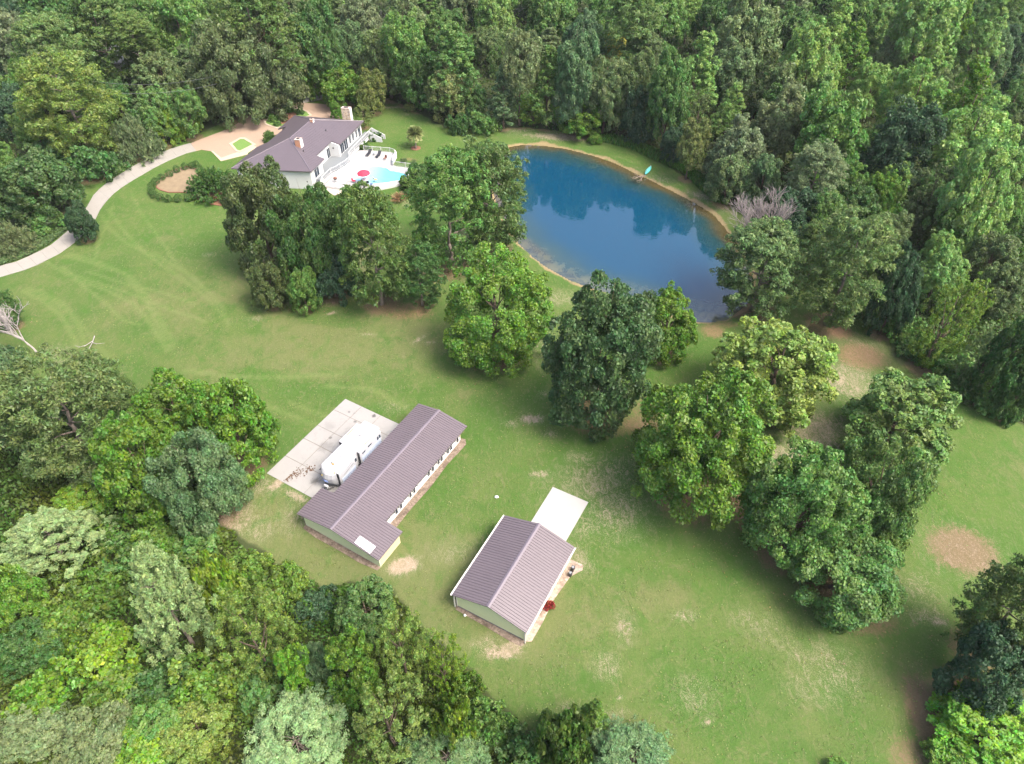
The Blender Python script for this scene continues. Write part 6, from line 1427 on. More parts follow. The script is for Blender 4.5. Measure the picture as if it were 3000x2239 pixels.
for p, q in (((17.05, 9.5), (16.2, 10.15)), ((16.2, 10.15), (13.3, 10.6)), ((13.3, 10.6), (11.9, 11.15))):
    pw.hexa([FH(*p, TZ), FH(*q, TZ), FH(q[0], q[1] + .12, TZ), FH(p[0], p[1] + .12, TZ)], [FH(*p, TZ + .9), FH(*q, TZ + .9), FH(q[0], q[1] + .12, TZ + .9), FH(p[0], p[1] + .12, TZ + .9)])
pw.build('parapet', M['white_paint'], TR)
railing([(11.75, 11.3), (11.6, 12.3), (11.45, 14.1), (11.3, 15.8), (9.8, 16.15), (8.4, 16.45), (6.5, 16.8)], TZ, 1.05, TR)
def pool_mat():
    m, nt, b = nmat('pool_water'); p = objco(nt)
    a = N(nt, 'ShaderNodeAttribute', attribute_name='depth'); s = N(nt, 'ShaderNodeSeparateColor'); nt.links.new(a.outputs['Color'], s.inputs[0])
    c = mixc(nt, s.outputs[0], (.42, .54, .55), (.10, .40, .47))
    c = mixc(nt, mth(nt, 'MULTIPLY', ramp(nt, noise(nt, 1.5, 4, .6, p, 1.0), .55, .7), .3), c, (.07, .32, .42))
    nt.links.new(c, b.inputs['Base Color']); b.inputs['Roughness'].default_value = .05
    bump(nt, b, noise(nt, 3, 3, .5, p), .08, .05); return m
pm = MB(); pts = [FH(a, b)[:2] for a, b in poolp]
tri = tessellate_polygon([[Vector((*p, 0)) for p in pts]])
cen = np.mean(pts, 0)
ringn = 6; vv = []; ff = []
for j in range(ringn):
    k = 1 - j / ringn
    vv += [(cen[0] + (p[0] - cen[0]) * k, cen[1] + (p[1] - cen[1]) * k, TZ - .12) for p in pts]
vv.append((cen[0], cen[1], TZ - .12)); n = len(pts)
for j in range(ringn - 1):
    for k in range(n): ff.append((j * n + k, j * n + (k + 1) % n, (j + 1) * n + (k + 1) % n, (j + 1) * n + k))
for k in range(n): ff.append(((ringn - 1) * n + k, (ringn - 1) * n + (k + 1) % n, len(vv) - 1))
pm.v, pm.f = vv, ff
po = pm.build('pool_water', pool_mat(), TR)
depth = np.array([np.clip(((v[0] - RF[0]) - 4.5) / 9, .05, 1) for v in vv]); attr4(po.data, 'depth', depth, depth, depth)
cp = MB()
for i in range(n):
    p, q = poolp[i], poolp[(i + 1) % n]; ce_ = (7.2, 9.2)
    f = lambda t, k: (ce_[0] + (t[0] - ce_[0]) * k, ce_[1] + (t[1] - ce_[1]) * k)
    p2, q2 = f(p, 1.04), f(q, 1.04)
    cp.hexa([FH(*p, TZ - .3), FH(*q, TZ - .3), FH(*q2, TZ - .3), FH(*p2, TZ - .3)], [FH(*p, TZ + .04), FH(*q, TZ + .04), FH(*q2, TZ + .04), FH(*p2, TZ + .04)])
cp.build('coping', M['white_paint'], TR)
MB().prism([FH(a, b)[:2] for a, b in ((1.5, 1.3), (1.1, 3.2), (.9, 8.4), (-.2, 8.0), (-1.2, 4.6), (-.2, 3.0), (-1.8, 2.2), (.2, 1.2))], -.06, .05).build('patio', M['patio'], loc=FH(.5, 4), kind='structure')

# furniture on the terrace
def lounger(a, b, lab):
    t = empty('lounge_chair', FH(a, b, TZ), lab, 'lounge chair', 'dark lounge chairs on the pool terrace')
    MB().box(FH, a - 1.0, a + .35, b - .33, b + .33, TZ + .32, TZ + .40).build('seat', M['dark'], t)
    MB().hexa([FH(a + .36, b - .33, TZ + .34), FH(a + 1.0, b - .33, TZ + .85), FH(a + 1.0, b + .33, TZ + .85), FH(a + .36, b + .33, TZ + .34)], [FH(a + .33, b - .33, TZ + .42), FH(a + .96, b - .33, TZ + .93), FH(a + .96, b + .33, TZ + .93), FH(a + .33, b + .33, TZ + .42)]).build('backrest', M['dark'], t)
    for x in (-.9, .3):
        for y in (-.28, .28):
            p = FH(a + x, b + y, TZ); MB().bar(p, (p[0], p[1], TZ + .33), .03, 5).build('leg', M['steel'], t)
lounger(15.7, 4.3, 'black lounge chair on the pool terrace, nearer to the house')
lounger(15.3, 6.6, 'black lounge chair on the pool terrace, farther from the house')
t = empty('side_table', FH(15.7, 5.5, TZ), 'little round table between the two black lounge chairs', 'table')
p = FH(15.7, 5.5, TZ); MB().bar((p[0], p[1], TZ + .45), (p[0], p[1], TZ + .49), .28, 14).build('tabletop', M['steel'], t)
for k in range(3): MB().bar((p[0] + .2 * math.cos(k * 2.1), p[1] + .2 * math.sin(k * 2.1), TZ), (p[0] + .12 * math.cos(k * 2.1), p[1] + .12 * math.sin(k * 2.1), TZ + .45), .025, 5).build('leg', M['dark'], t)
def chair(a, b, rot, m, lab, group='chairs on the pool terrace', name='patio_chair', s=1.0):
    c0 = FH(a, b); ca, sa = math.cos(rot), math.sin(rot)
    F = lambda x, y, z: (c0[0] + (x * ca - y * sa) * s, c0[1] + (x * sa + y * ca) * s, TZ + z * s)
    t = empty(name, FH(a, b, TZ), lab, 'chair', group)
    MB().box(F, -.28, .28, -.28, .28, .40, .46).build('seat', m, t)
    MB().hexa([F(-.28, .26, .47), F(.28, .26, .47), F(.28, .32, .47), F(-.28, .32, .47)], [F(-.28, .38, 1.0), F(.28, .38, 1.0), F(.28, .44, 1.0), F(-.28, .44, 1.0)]).build('backrest', m, t)
    for x in (-.24, .24):
        for y in (-.24, .24): MB().bar(F(x, y, 0), F(x, y, .4), .025, 5).build('leg', M['steel'], t)
chair(14.0, 8.6, -.6, M['brown_seat'], 'dark purplish folding chair alone near the terrace rail')
chair(3.1, 8.2, 3.0, M['dark'], 'black patio chair below the red umbrella, nearer to the house')
chair(3.3, 9.6, 3.3, M['dark'], 'black patio chair below the red umbrella, middle one')
chair(2.4, 9.5, 3.1, M['brown_seat'], 'dark red patio chair in front of the table under the umbrella')
chair(2.6, 10.6, 3.6, M['blue_decal'], 'bluish patio chair at the right end of the table under the umbrella')
chair(3.6, 6.6, 1.4, M['red_cloth'], 'red patio chair standing left of the umbrella table')
chair(4.8, 10.6, 2.2, M['orange'], 'tan patio chair at the right of the red umbrella')
tb = empty('patio_table', FH(3.9, 8.7, TZ), 'white patio table under the red umbrella', 'table')
p = FH(3.9, 8.7); MB().bar((p[0], p[1], TZ + .70), (p[0], p[1], TZ + .75), .75, 20).build('tabletop', M['white_paint'], tb)
for k in range(4): MB().bar((p[0] + .5 * math.cos(k * PI / 2 + .7), p[1] + .5 * math.sin(k * PI / 2 + .7), TZ), (p[0] + .5 * math.cos(k * PI / 2 + .7), p[1] + .5 * math.sin(k * PI / 2 + .7), TZ + .7), .03, 5).build('leg', M['white_paint'], tb)
um = empty('patio_umbrella', FH(3.9, 8.7, TZ), 'open red patio umbrella beside the pool', 'umbrella')
MB().bar((p[0], p[1], TZ + .02), (p[0], p[1], TZ + 2.75), .03, 8).build('pole', M['white_paint'], um)
R0 = 1.35; n8 = 8
for k in range(n8):
    a0, a1 = 2 * PI * k / n8, 2 * PI * (k + 1) / n8; m = MB()
    P = lambda r, a, z: (p[0] + r * math.cos(a), p[1] + r * math.sin(a), TZ + z)
    am = (a0 + a1) / 2
    for r0, r1, z0, z1 in ((.03, .5, 2.72, 2.60), (.5, 1.0, 2.60, 2.38), (1.0, R0, 2.38, 2.14)):
        m.poly([P(r0, a0, z0), P(r0, a1, z0), P(r1, a1, z1), P(r1 * .955, am, z1 - .02), P(r1, a0, z1)])
    m.poly([P(R0, a0, 2.14), P(R0 * .955, am, 2.12), P(R0, a1, 2.14), P(R0, a1, 2.02), P(R0 * .955, am, 2.0), P(R0, a0, 2.02)])
    m.build('canopy_panel', M['red_cloth'], um)
g = empty('grill', FH(3.2, 2.9, TZ), 'dark round grill on the terrace beside the deck rail', 'grill')
p = FH(3.2, 2.9); MB().rings([[(p[0] + r * math.cos(2 * PI * k / 12), p[1] + r * math.sin(2 * PI * k / 12), TZ + z) for k in range(12)] for r, z in ((.15, .5), (.38, .7), (.40, .85))]).build('bowl', M['dark'], g, smooth=True)
MB().rings([[(p[0] + r * math.cos(2 * PI * k / 12), p[1] + r * math.sin(2 * PI * k / 12), TZ + z) for k in range(12)] for r, z in ((.40, .86), (.36, 1.02), (.15, 1.14))]).build('lid', M['brown_seat'], g, smooth=True)
for k in range(3): MB().bar((p[0] + .35 * math.cos(k * 2.1), p[1] + .35 * math.sin(k * 2.1), TZ), (p[0] + .15 * math.cos(k * 2.1), p[1] + .15 * math.sin(k * 2.1), TZ + .55), .03, 5).build('leg', M['steel'], g)
t = empty('sun_bed', FH(3.2, 5.0, TZ), 'white slatted sun bed on the terrace left of the red umbrella', 'lounge chair')
for k in range(9): MB().box(FH, 2.3 + k * .2, 2.46 + k * .2, 4.6, 5.3, TZ + .30, TZ + .34).build('slat', M['white_paint'], t)
for x in (2.35, 4.0):
    for y in (4.64, 5.26):
        p = FH(x, y, TZ); MB().bar(p, (p[0], p[1], TZ + .3), .03, 5).build('leg', M['white_paint'], t)

# black car behind the house
CF = frame(FH(28.2, -11.8)[:2], (.985, .17), (-.17, .985))
car = empty('parked_car', CF(0, 0), 'black parked car half hidden behind the house roof', 'car')
prof = [(-2.2, .35), (2.2, .35), (2.25, .8), (2.1, .95), (1.25, 1.02), (.7, 1.5), (-1.2, 1.52), (-1.9, 1.05), (-2.2, .98), (-2.25, .7)]
MB().hexa([CF(a, -.88, z) for a, z in prof], [CF(a, .88, z) for a, z in prof]).build('body', M['black_paint'], car, bevel=.05)
MB().box(CF, -1.05, .6, -.895, .895, 1.08, 1.4).build('side_window', M['glass'], car)
MB().hexa([CF(1.27, -.75, 1.06), CF(1.27, .75, 1.06), CF(.74, .7, 1.5), CF(.74, -.7, 1.5)], [CF(1.30, -.75, 1.08), CF(1.30, .75, 1.08), CF(.78, .7, 1.52), CF(.78, -.7, 1.52)]).build('windscreen', M['glass'], car)
for a in (-1.35, 1.4):
    for b in (-.8, .8):
        wl = MB().bar(CF(a, b - .1, .36), CF(a, b + .1, .36), .34, 16).build('wheel', M['rubber'], car); MB().bar(CF(a, b - .11, .36), CF(a, b + .11, .36), .2, 10).build('rim', M['steel'], wl)
for b in (-.6, .6): MB().box(CF, 2.22, 2.27, b - .18, b + .18, .68, .82).build('headlight', M['white_gel'], car)

# neighbour's house among the trees
NF = frame(POLY['nb'][0], (.93, .36), (.36, -.93))
nb = empty('neighbour_house', NF(0, 0), 'grey roofed house half hidden among the pines at the upper left', 'house')
MB().box(NF, -6, 6, -4, 4, 0, 3.6).build('wall', M['white_wall'], nb)
for s in (-1, 1):
    MB().slab3([NF(-6.5, 0, 6.4), NF(6.5, 0, 6.4), NF(6.5, s * 4.6, 3.4), NF(-6.5, s * 4.6, 3.4)], .2).build('roof_panel', M['asph'], nb)
MB().hexa([NF(6, -4, 3.6), NF(6, 4, 3.6), NF(6, 0, 6.2)], [NF(5.85, -4, 3.6), NF(5.85, 4, 3.6), NF(5.85, 0, 6.2)]).build('gable', M['white_wall'], nb)
MB().hexa([NF(-6, -4, 3.6), NF(-6, 4, 3.6), NF(-6, 0, 6.2)], [NF(-5.85, -4, 3.6), NF(-5.85, 4, 3.6), NF(-5.85, 0, 6.2)]).build('gable', M['white_wall'], nb)
for a in (-4, -1, 3):
    f = MB().box(NF, a - .6, a + .6, 4.0, 4.05, 1, 2.4).build('window', M['white_paint'], nb); MB().box(NF, a - .5, a + .5, 4.045, 4.08, 1.1, 2.3).build('pane', M['glass'], f)

# power lines
for k, (p0, p1) in enumerate(POLY['wires']):
    w = MB(); n = 10
    for i in range(n):
        f = lambda t: Vector(p0).lerp(Vector(p1), t) - Vector((0, 0, 1.2 * 4 * t * (1 - t)))
        w.bar(f(i / n), f((i + 1) / n), .028, 4)
    o = w.build('power_line', M['wire'], loc=p0)
    tag(o, ('upper' if k == 0 else 'lower') + ' power line strung across the trees at the upper left', 'power line', 'power lines')

# canoe and fallen branches
c = POLY['canoe'][0]; CFm = frame(c, (.45, .89), (.89, -.45))
cn = empty('canoe', (*c, 0), 'teal canoe lying upturned on the grassy pond bank', 'canoe')
rings = []
for i in range(13):
    t = i / 12; a = -1.9 + 3.8 * t; w = .42 * (1 - abs(2 * t - 1) ** 2.4) + .02; h = .36 + .12 * abs(2 * t - 1) ** 2
    rings.append([CFm(a, w * math.cos(PI * k / 8), .05 + h * math.sin(PI * k / 8) * (.4 + .6 * (1 - abs(2 * t - 1) ** 3))) for k in range(9)])
MB().rings(rings).build('hull', M['teal'], cn, smooth=True)
MB().bar(CFm(-1.7, 0, .44), CFm(1.7, 0, .44), .025, 6).build('keel', M['white_paint'], cn)
def twig_tree(name, base, H, spread, seed, m, lab, cat, depth=5, r0=.16, lean=(0, 0), parent=True, up=.25, nb=3, group=None, flat=False):
    r = random.Random(seed); mb = MB()
    def grow(p, d, L, rad, k):
        q = p; segs = 2
        for s in range(segs):
            d2 = (d + Vector((r.uniform(-1, 1), r.uniform(-1, 1), r.uniform(-.4, .6))) * .16).normalized()
            q2 = q + d2 * L / segs; mb.bar(q, q2, rad * (1 - .2 * s), 5 if k > 2 else 4, rad * (1 - .2 * (s + 1))); q = q2; d = d2
        if k == 0: return
        for j in range(nb if k < depth else nb + 2):
            a = r.uniform(0, 2 * PI); o = d.orthogonal().normalized(); w = d.cross(o)
            e = (d * r.uniform(.7, 1.1) + (o * math.cos(a) + w * math.sin(a)) * spread * r.uniform(.6, 1.2) + Vector((0, 0, up))).normalized()
            if flat: e.z *= .35
            grow(q if j else p.lerp(q, .75), e, L * r.uniform(.62, .82), rad * .66, k - 1)
    d0 = Vector((lean[0], lean[1], .12 if flat else 1)).normalized()
    grow(Vector(base), d0, H * .33, r0, depth)
    if parent:
        t = empty(name, base, lab, cat, group); mb.build('trunk', m, t)
        return t
    o = mb.build(name, m, loc=base); return tag(o, lab, cat, group)
b = POLY['bare'][0]; twig_tree('bare_tree', (*b, -.1), 16.5, .55, 7, M['bark_pale'], "leafless whitish tree leaning over the pond's right end", 'tree', 6, .22, (-.05, .0), nb=3)
b = POLY['bare'][1]; twig_tree('bare_tree', (*b, -.1), 10.5, .7, 12, M['deadwood'], 'leafless bleached tree at the left edge behind the blue green oak', 'tree', 5, .17, (-.3, .1), nb=3)
b = POLY['bare'][2]; twig_tree('fallen_branch', (*b, .12), 4.6, .8, 5, M['bark_grey'], 'brown fallen branch lying in the water at the bank near the canoe', 'branch', 4, .12, (-.8, -.6), False, 0, 2, flat=True)
b = POLY['bare'][3]; twig_tree('fallen_branch', (*b, .15), 6.0, .7, 15, M['deadwood'], 'thin curved grey branch lying alone on the left lawn', 'branch', 3, .09, (.2, -.9), False, 0, 1, flat=True)
b = POLY['bare'][4]; twig_tree('bare_tree', (*b, -.1), 17, .6, 22, M['deadwood'], 'dead pale trunk standing at the top edge of the wood behind the house', 'tree', 4, .18, (.05, 0), nb=2)

# ------------------------------------------------------------------ vegetation
def unit(v): return v / (np.linalg.norm(v, axis=-1, keepdims=True) + 1e-9)
def leaf_mesh(name, centers, normals, tang, size, asp, tint):
    """one kite per leaf"""
    bt = np.cross(normals, tang)
    s = size[:, None]
    a = centers + tang * s; c = centers - tang * s * .8
    b_ = centers + bt * s * asp + normals * s * .18; d = centers - bt * s * asp + normals * s * .18
    co = np.stack([a, b_, c, d], 1).reshape(-1, 3)
    q = np.arange(len(co)).reshape(-1, 4)
    me = np_mesh(name, co, q)
    at = me.attributes.new('tint', 'FLOAT_COLOR', 'FACE'); arr = np.ones((len(q), 4), np.float32); arr[:, :3] = tint; at.data.foreach_set('color', arr.ravel())
    me.materials.append(M['leaf'])
    return me
def cloud(name, rs, cl_c, cl_r, cl_out, nleaf, leaf, spiky=0, flat=1.0, upb=.35, asp=.55, hue=.5):
    """leaves on the outer side of each clump; cl_out = outward direction of the clump"""
    n = len(cl_c); m = n * nleaf
    k = np.repeat(np.arange(n), nleaf)
    d = unit(rs.randn(m, 3) + cl_out[k] * .9 + np.array([0, 0, upb]))
    rr = cl_r[k] * (rs.rand(m) ** .22) * (1 + rs.randn(m) * .07)
    off = d * rr[:, None]; off[:, 2] *= flat
    c = cl_c[k] + off
    rnd = unit(rs.randn(m, 3))
    if spiky:
        tg = unit(d + rnd * .55 + np.array([0, 0, .25])); nm = unit(np.cross(tg, rnd))
    else:
        nm = unit(d * .62 + rnd * .85 + np.array([0, 0, .2])); tg = unit(np.cross(nm, unit(rs.randn(m, 3))))
    sz = leaf * (.5 + 1.1 * rs.rand(m) ** 1.6)
    ct = rs.rand(n); ch = rs.rand(n)
    tint = np.stack([np.clip(.5 + (ct[k] - .5) * .34 + rs.randn(m) * .15, 0, 1), np.clip(.5 + (ch[k] - .5) * .6 + rs.randn(m) * .22, 0, 1), rs.rand(m)], -1)
    return leaf_mesh(name, c, nm, tg, sz, asp, tint)
def fit_unit(me):
    n = len(me.vertices); co = np.empty(n * 3, np.float32); me.vertices.foreach_get('co', co); co = co.reshape(-1, 3)
    lo = np.percentile(co, 1.0, axis=0); hi = np.percentile(co, 99.0, axis=0)
    co[:, :2] = (co[:, :2] - (lo[:2] + hi[:2]) / 2) / ((hi[:2] - lo[:2]).mean()); co[:, 2] = (co[:, 2] - lo[2]) / (hi[2] - lo[2])
    me.vertices.foreach_set('co', co.ravel()); me.update()
    return me
def crown(kind, seed, leaf, nl_scale=1.0):
    rs = np.random.RandomState(seed)
    C = []; R = []; O = []
    def blob(c, r, n, rc, low=-.35):
        d = unit(rs.randn(n * 3, 3)); d = d[d[:, 2] > low][:n]
        p = np.array(c) + d * np.array(r) * (.80 + .28 * rs.rand(len(d)))[:, None]
        C.append(p); R.append(rc * (.7 + .6 * rs.rand(len(d)))); O.append(d)
    spiky = 0; flat = .9; upb = .35; asp = .55; nl = 90
    if kind in ('oak', 'maple'):
        nlobe = 15 if kind == 'oak' else 14
        blob((0, 0, .0), (.37, .37, .38), 70, .07, -.6)
        for k in range(nlobe):
            a = 2 * PI * (k * .618 + rs.rand() * .12); el = rs.uniform(-.45, .95) if kind == 'oak' else rs.uniform(-.55, 1.0)
            rr = .31 * math.sqrt(max(.05, 1 - (el * .9) ** 2)); lr = rs.uniform(.13, .19)
            blob((rr * math.cos(a), rr * math.sin(a), el * .34), (lr, lr, lr * rs.uniform(.85, 1.1)), 17, .062 if kind == 'oak' else .056)
        nl = 118; asp = .6
        if kind == 'maple': upb = .6; flat = 1.0
    elif kind == 'pine':
        for k in range(150):
            t = rs.rand() ** .85; a = rs.rand() * 2 * PI; z = -.5 + t
            lim = .50 * (math.sin(PI * min(1, (1 - t) * .80 + .10)) ** .7) * rs.uniform(.75, 1.12)
            for f in ((1.0, .66) if rs.rand() < .6 else (1.0,)):
                x = np.array([lim * f * math.cos(a), lim * f * math.sin(a), z + rs.randn() * .02])
                n = rs.randint(2, 6)
                C.append(x + rs.randn(n, 3) * np.array([.05, .05, .018])); R.append(.060 * (.7 + .6 * rs.rand(n))); O.append(np.tile(unit(np.array([math.cos(a) * .5, math.sin(a) * .5, .8])), (n, 1)))
        flat = .75; upb = .7; asp = .34; nl = 45
    elif kind in ('poplar', 'cone'):
        n = 18
        for k in range(n):
            t = (k + .5) / n; a = 2 * PI * k * .618 + rs.uniform(-.3, .3)
            rad = (.31 * (1 - t ** 1.7) ** .8 if kind == 'poplar' else .33 * (1 - t) ** .85) * rs.uniform(.75, 1.1); lr = (.20 if kind == 'poplar' else .17) * (1 - .55 * t)
            blob((rad * math.cos(a), rad * math.sin(a), t * .93), (lr, lr, lr * .62), 15, .060 * (1 - .3 * t), -.35)
        blob((0, 0, .35), (.24, .24, .36), 40, .06, -.5)
        upb = .6; flat = 1.0; nl = 80
    elif kind == 'cedar':
        for k in range(300):
            t = rs.rand() ** 1.1; a = rs.rand() * 2 * PI
            rad = .5 * ((1 - t) ** .62) * rs.uniform(.72, 1.12) + .01
            rad *= (1.0 if k % 3 else .6); x = np.array([rad * math.cos(a), rad * math.sin(a), t + rs.randn() * .02]); n = 4
            st = np.arange(4)[:, None] * np.array([math.cos(a) * .018, math.sin(a) * .018, .030])
            C.append(x + st + rs.randn(n, 3) * .006); R.append(np.array([.052, .046, .036, .020])); O.append(np.tile(unit(np.array([math.cos(a), math.sin(a), .9])), (n, 1)))
        upb = .6; flat = 1.15; asp = .36; nl = 50
    elif kind == 'feather':
        for k in range(120):
            t = rs.rand() ** 1.0; a = rs.rand() * 2 * PI
            rad = .5 * (math.sin(PI * (.10 + .86 * (1 - t))) ** .8) * rs.uniform(.45, 1.15)
            x = np.array([rad * math.cos(a), rad * math.sin(a), t]); n = 3
            st = np.arange(3)[:, None] * np.array([math.cos(a) * .03, math.sin(a) * .03, .022])
            C.append(x + st + rs.randn(n, 3) * .02); R.append(.05 * (.6 + .6 * rs.rand(n))); O.append(np.tile(unit(np.array([math.cos(a), math.sin(a), .6])), (n, 1)))
        upb = .3; flat = 1.1; nl = 50; asp = .45
    elif kind == 'bush':
        for k in range(9):
            a = 2 * PI * k * .618; rr = .34 * math.sqrt(rs.rand()) ; lr = rs.uniform(.16, .26)
            blob((rr * math.cos(a), rr * math.sin(a), rs.uniform(.05, .34)), (lr, lr, lr), 16, .075, -.3)
        nl = 60; asp = .6
    elif kind == 'willow':
        for k in range(210):
            a = rs.rand() * 2 * PI; e = rs.uniform(.1, 1.45); L = rs.uniform(.38, .5)
            d = np.array([math.cos(a) * math.cos(e), math.sin(a) * math.cos(e), math.sin(e)]); n = 4
            f = np.array([.55, .72, .88, 1.0])[:, None]
            C.append(d * L * f); R.append(np.array([.05, .045, .035, .02])); O.append(np.tile(d, (n, 1)))
        spiky = 1; nl = 14; asp = .3; upb = .1; flat = 1.0
    elif kind == 'ball':
        blob((0, 0, .30), (.40, .40, .34), 90, .085, -.85); nl = 42; asp = .65; flat = 1.0; upb = .1
    A = {'oak': 1.25, 'maple': 1.3, 'pine': 1.3, 'poplar': 1.75, 'cone': 2.0, 'cedar': 1.55, 'feather': 1.5, 'bush': 1.0, 'willow': 1.0, 'ball': 1.0}[kind]
    C = np.concatenate(C); C[:, 2] *= A; R = np.concatenate(R); O = np.concatenate(O)
    return fit_unit(cloud('crown_' + kind, rs, C, R, O, int(nl * nl_scale), leaf, spiky, flat, upb, asp))
def trunk_mesh(seed, kind):
    r = random.Random(seed); mb = MB()
    pts = [Vector((0, 0, -.02))]; n = 7
    for i in range(1, n + 1): pts.append(Vector((r.uniform(-.02, .02), r.uniform(-.02, .02), i / n)))
    R = [.030 * (1.5 if i == 0 else 1) * (1 - .85 * i / n) + .002 for i in range(n + 1)]
    for i in range(n): mb.bar(pts[i], pts[i + 1], R[i], 7, R[i + 1])
    lo = .35 if kind == 'pine' else .22
    for k in range(16 if kind == 'pine' else 11):
        t = lo + (.92 - lo) * r.random(); i = min(n - 1, int(t * n)); p = pts[i].lerp(pts[i + 1], t * n - i); a = r.uniform(0, 2 * PI)
        L = (.34 if kind == 'pine' else .38) * (1.1 - t * .75); rise = .05 if kind == 'pine' else .28
        q = p + Vector((math.cos(a) * L * .55, math.sin(a) * L * .55, rise * .5 + .02)); e = q + Vector((math.cos(a + .3) * L * .45, math.sin(a + .3) * L * .45, rise * .6))
        rr = R[i] * .5; mb.bar(p, q, rr, 5, rr * .65); mb.bar(q, e, rr * .65, 4, rr * .2)
    me = bpy.data.meshes.new('trunk_' + kind); me.from_pydata([tuple(v) for v in mb.v], [], mb.f); me.shade_smooth()
    me.materials.append(M['bark_grey'] if kind == 'pine' else M['bark']); return me
VAR = {}
def variants(key, kind, seeds, leaf, ns=1.0): VAR[key] = [crown(kind, s, leaf, ns) for s in seeds]
variants('oak', 'oak', (1, 2, 3), 0.0168); variants('oakb', 'oak', (4,), 0.0168); variants('oakh', 'oak', (5, 6), 0.0124, 1.75)
variants('maple', 'maple', (11, 12, 13), 0.0160); variants('mapleh', 'maple', (14,), 0.0108, 2.2)
variants('pine', 'pine', (21, 22), 0.0208); variants('pineb', 'pine', (23, 24), 0.0208); variants('pineh', 'pine', (25, 26), 0.0168, 1.5)
variants('poplar', 'poplar', (31, 32), 0.0168); variants('cone', 'cone', (41,), 0.0208); variants('cedar', 'cedar', (51, 52), 0.0180)
variants('feather', 'feather', (61, 62), 0.0176); variants('bush', 'bush', (71, 72, 73), 0.0272); variants('willow', 'willow', (81, 82), 0.0256); variants('ball', 'ball', (91,), 0.0240)
TRUNK = {k: [trunk_mesh(s, k) for s in (1, 2)] for k in ('oak', 'pine')}
CAT = {'bush': ('leafy_bush', 'bush'), 'willow': ('arching_shrub', 'shrub'), 'pine': ('pine_tree', 'tree'), 'oak': ('broadleaf_tree', 'tree'), 'maple': ('maple_tree', 'tree'), 'poplar': ('poplar_tree', 'tree'), 'cone': ('conical_tree', 'tree'), 'cedar': ('cedar_tree', 'tree'), 'feather': ('feathery_tree', 'tree')}
rt = random.Random(77)
for i, (kind, x, y, w, hc, zb, col, label, group) in enumerate(TREES):
    base = kind[:-1] if kind in ('oakb', 'oakh', 'mapleh', 'pineb', 'pineh') else kind
    nm, cat = CAT[base]
    t = empty(nm, (x, y, 0), label, cat, group)
    me = VAR[kind][i % len(VAR[kind])]
    c = link('crown', me, t); c.location = (0, 0, zb); uu = rt.uniform(.92, 1.09); c.scale = (w * uu, w / uu, hc); c.rotation_euler = (rt.uniform(-.08, .08), rt.uniform(-.08, .08), rt.uniform(0, 2 * PI))
    pc = PAL[col]; j = rt.uniform(.9, 1.1); c.color = (pc[0] * j * rt.uniform(.95, 1.05), pc[1] * j, pc[2] * j * rt.uniform(.9, 1.1), 1)
    if base not in ('bush', 'willow'):
        H = zb + hc * .86
        k = link('trunk', TRUNK['pine' if base in ('pine', 'cedar') else 'oak'][i % 2], t); k.scale = (w * .85 if base != 'poplar' else w, w * .85, H); k.rotation_euler = (0, 0, rt.uniform(0, 6))
    else:
        k = MB()
        for q in range(5):
            a = q * 1.257; k.bar((x, y, -.1), (x + w * .22 * math.cos(a), y + w * .22 * math.sin(a), hc * .6), .03 + .01 * w, 5, .02)
        k.build('stem', M['bark'], t)
# clipped round bushes in the ring
for i, (x, y, d, lab) in enumerate(HEDGE):
    t = empty('clipped_bush', (x, y, 0), lab, 'bush', 'clipped round bushes in a ring')
    c = link('crown', VAR['ball'][0], t); c.scale = (d, d, d * .92); c.rotation_euler = (0, 0, i * 1.3); c.color = (.075, .150, .034, 1)
    MB().bar((x, y, -.05), (x, y, d * .45), .06, 6, .04).build('stem', M['bark'], t)
for i, (x, y, w, h, col, lab, grp) in enumerate(BUSHES):
    t = empty('round_shrub', (x, y, 0), lab, 'shrub', grp)
    c = link('crown', VAR['bush'][i % 3], t); c.scale = (w, w, h); c.rotation_euler = (0, 0, i * 2.1); c.color = (*PAL[col], 1)
    MB().bar((x, y, -.05), (x, y, h * .5), .05, 6, .03).build('stem', M['bark'], t)
# palm on the far lawn
px, py = POLY['palm'][0]
pt = empty('palm_tree', (px, py, 0), 'small palm with round fan crown standing alone on the far lawn', 'tree')
tr = MB(); 
for k in range(6): tr.bar((px + .02 * k, py, k * .42), (px + .02 * (k + 1), py, (k + 1) * .42), .19 - .004 * k, 9, .17 - .004 * k)
tr.build('trunk', M['bark_grey'], pt)
rs = np.random.RandomState(5); cc = []; nn = []; tg = []; sz = []; ti = []
top = np.array([0, 0, 3.1])
for k in range(120):
    a = rs.rand() * 2 * PI; e = rs.uniform(-.75, 1.4); d = np.array([math.cos(a) * math.cos(e), math.sin(a) * math.cos(e), math.sin(e)])
    L = rs.uniform(1.25, 1.8); old = e < -.2
    for s in np.linspace(.25, 1, 5):
        for w in (-.5, -.25, 0, .25, .5):
            side = unit(np.cross(d, [0, 0, 1.0])); dd = unit(d + side * w * s)
            p = top + d * L * s * .62 + dd * .30 * s + np.array([0, 0, -.16 * s * s]); cc.append(p); tg.append(dd); nn.append(unit(np.cross(side, dd) + rs.randn(3) * .25)); sz.append(.34); ti.append((.95 if old else rs.uniform(.3, .7), .15 if old else .5, .9 if old else .4))
pm_ = leaf_mesh('fan_crown', np.array(cc), np.array(nn), np.array(tg), np.array(sz), .24, np.array(ti))
pc = link('fan_crown', pm_, pt); pc.scale = (1.3, 1.3, 1.25); pc.location = (0, 0, -.5); pc.color = (.20, .24, .09, 1)
MB().prism([(px + 1.1 * math.cos(k * PI / 8), py + 1.1 * math.sin(k * PI / 8)) for k in range(16)], -.03, .05).build('mulch_ring', M['soil_red'], loc=(px, py, 0), kind='structure')
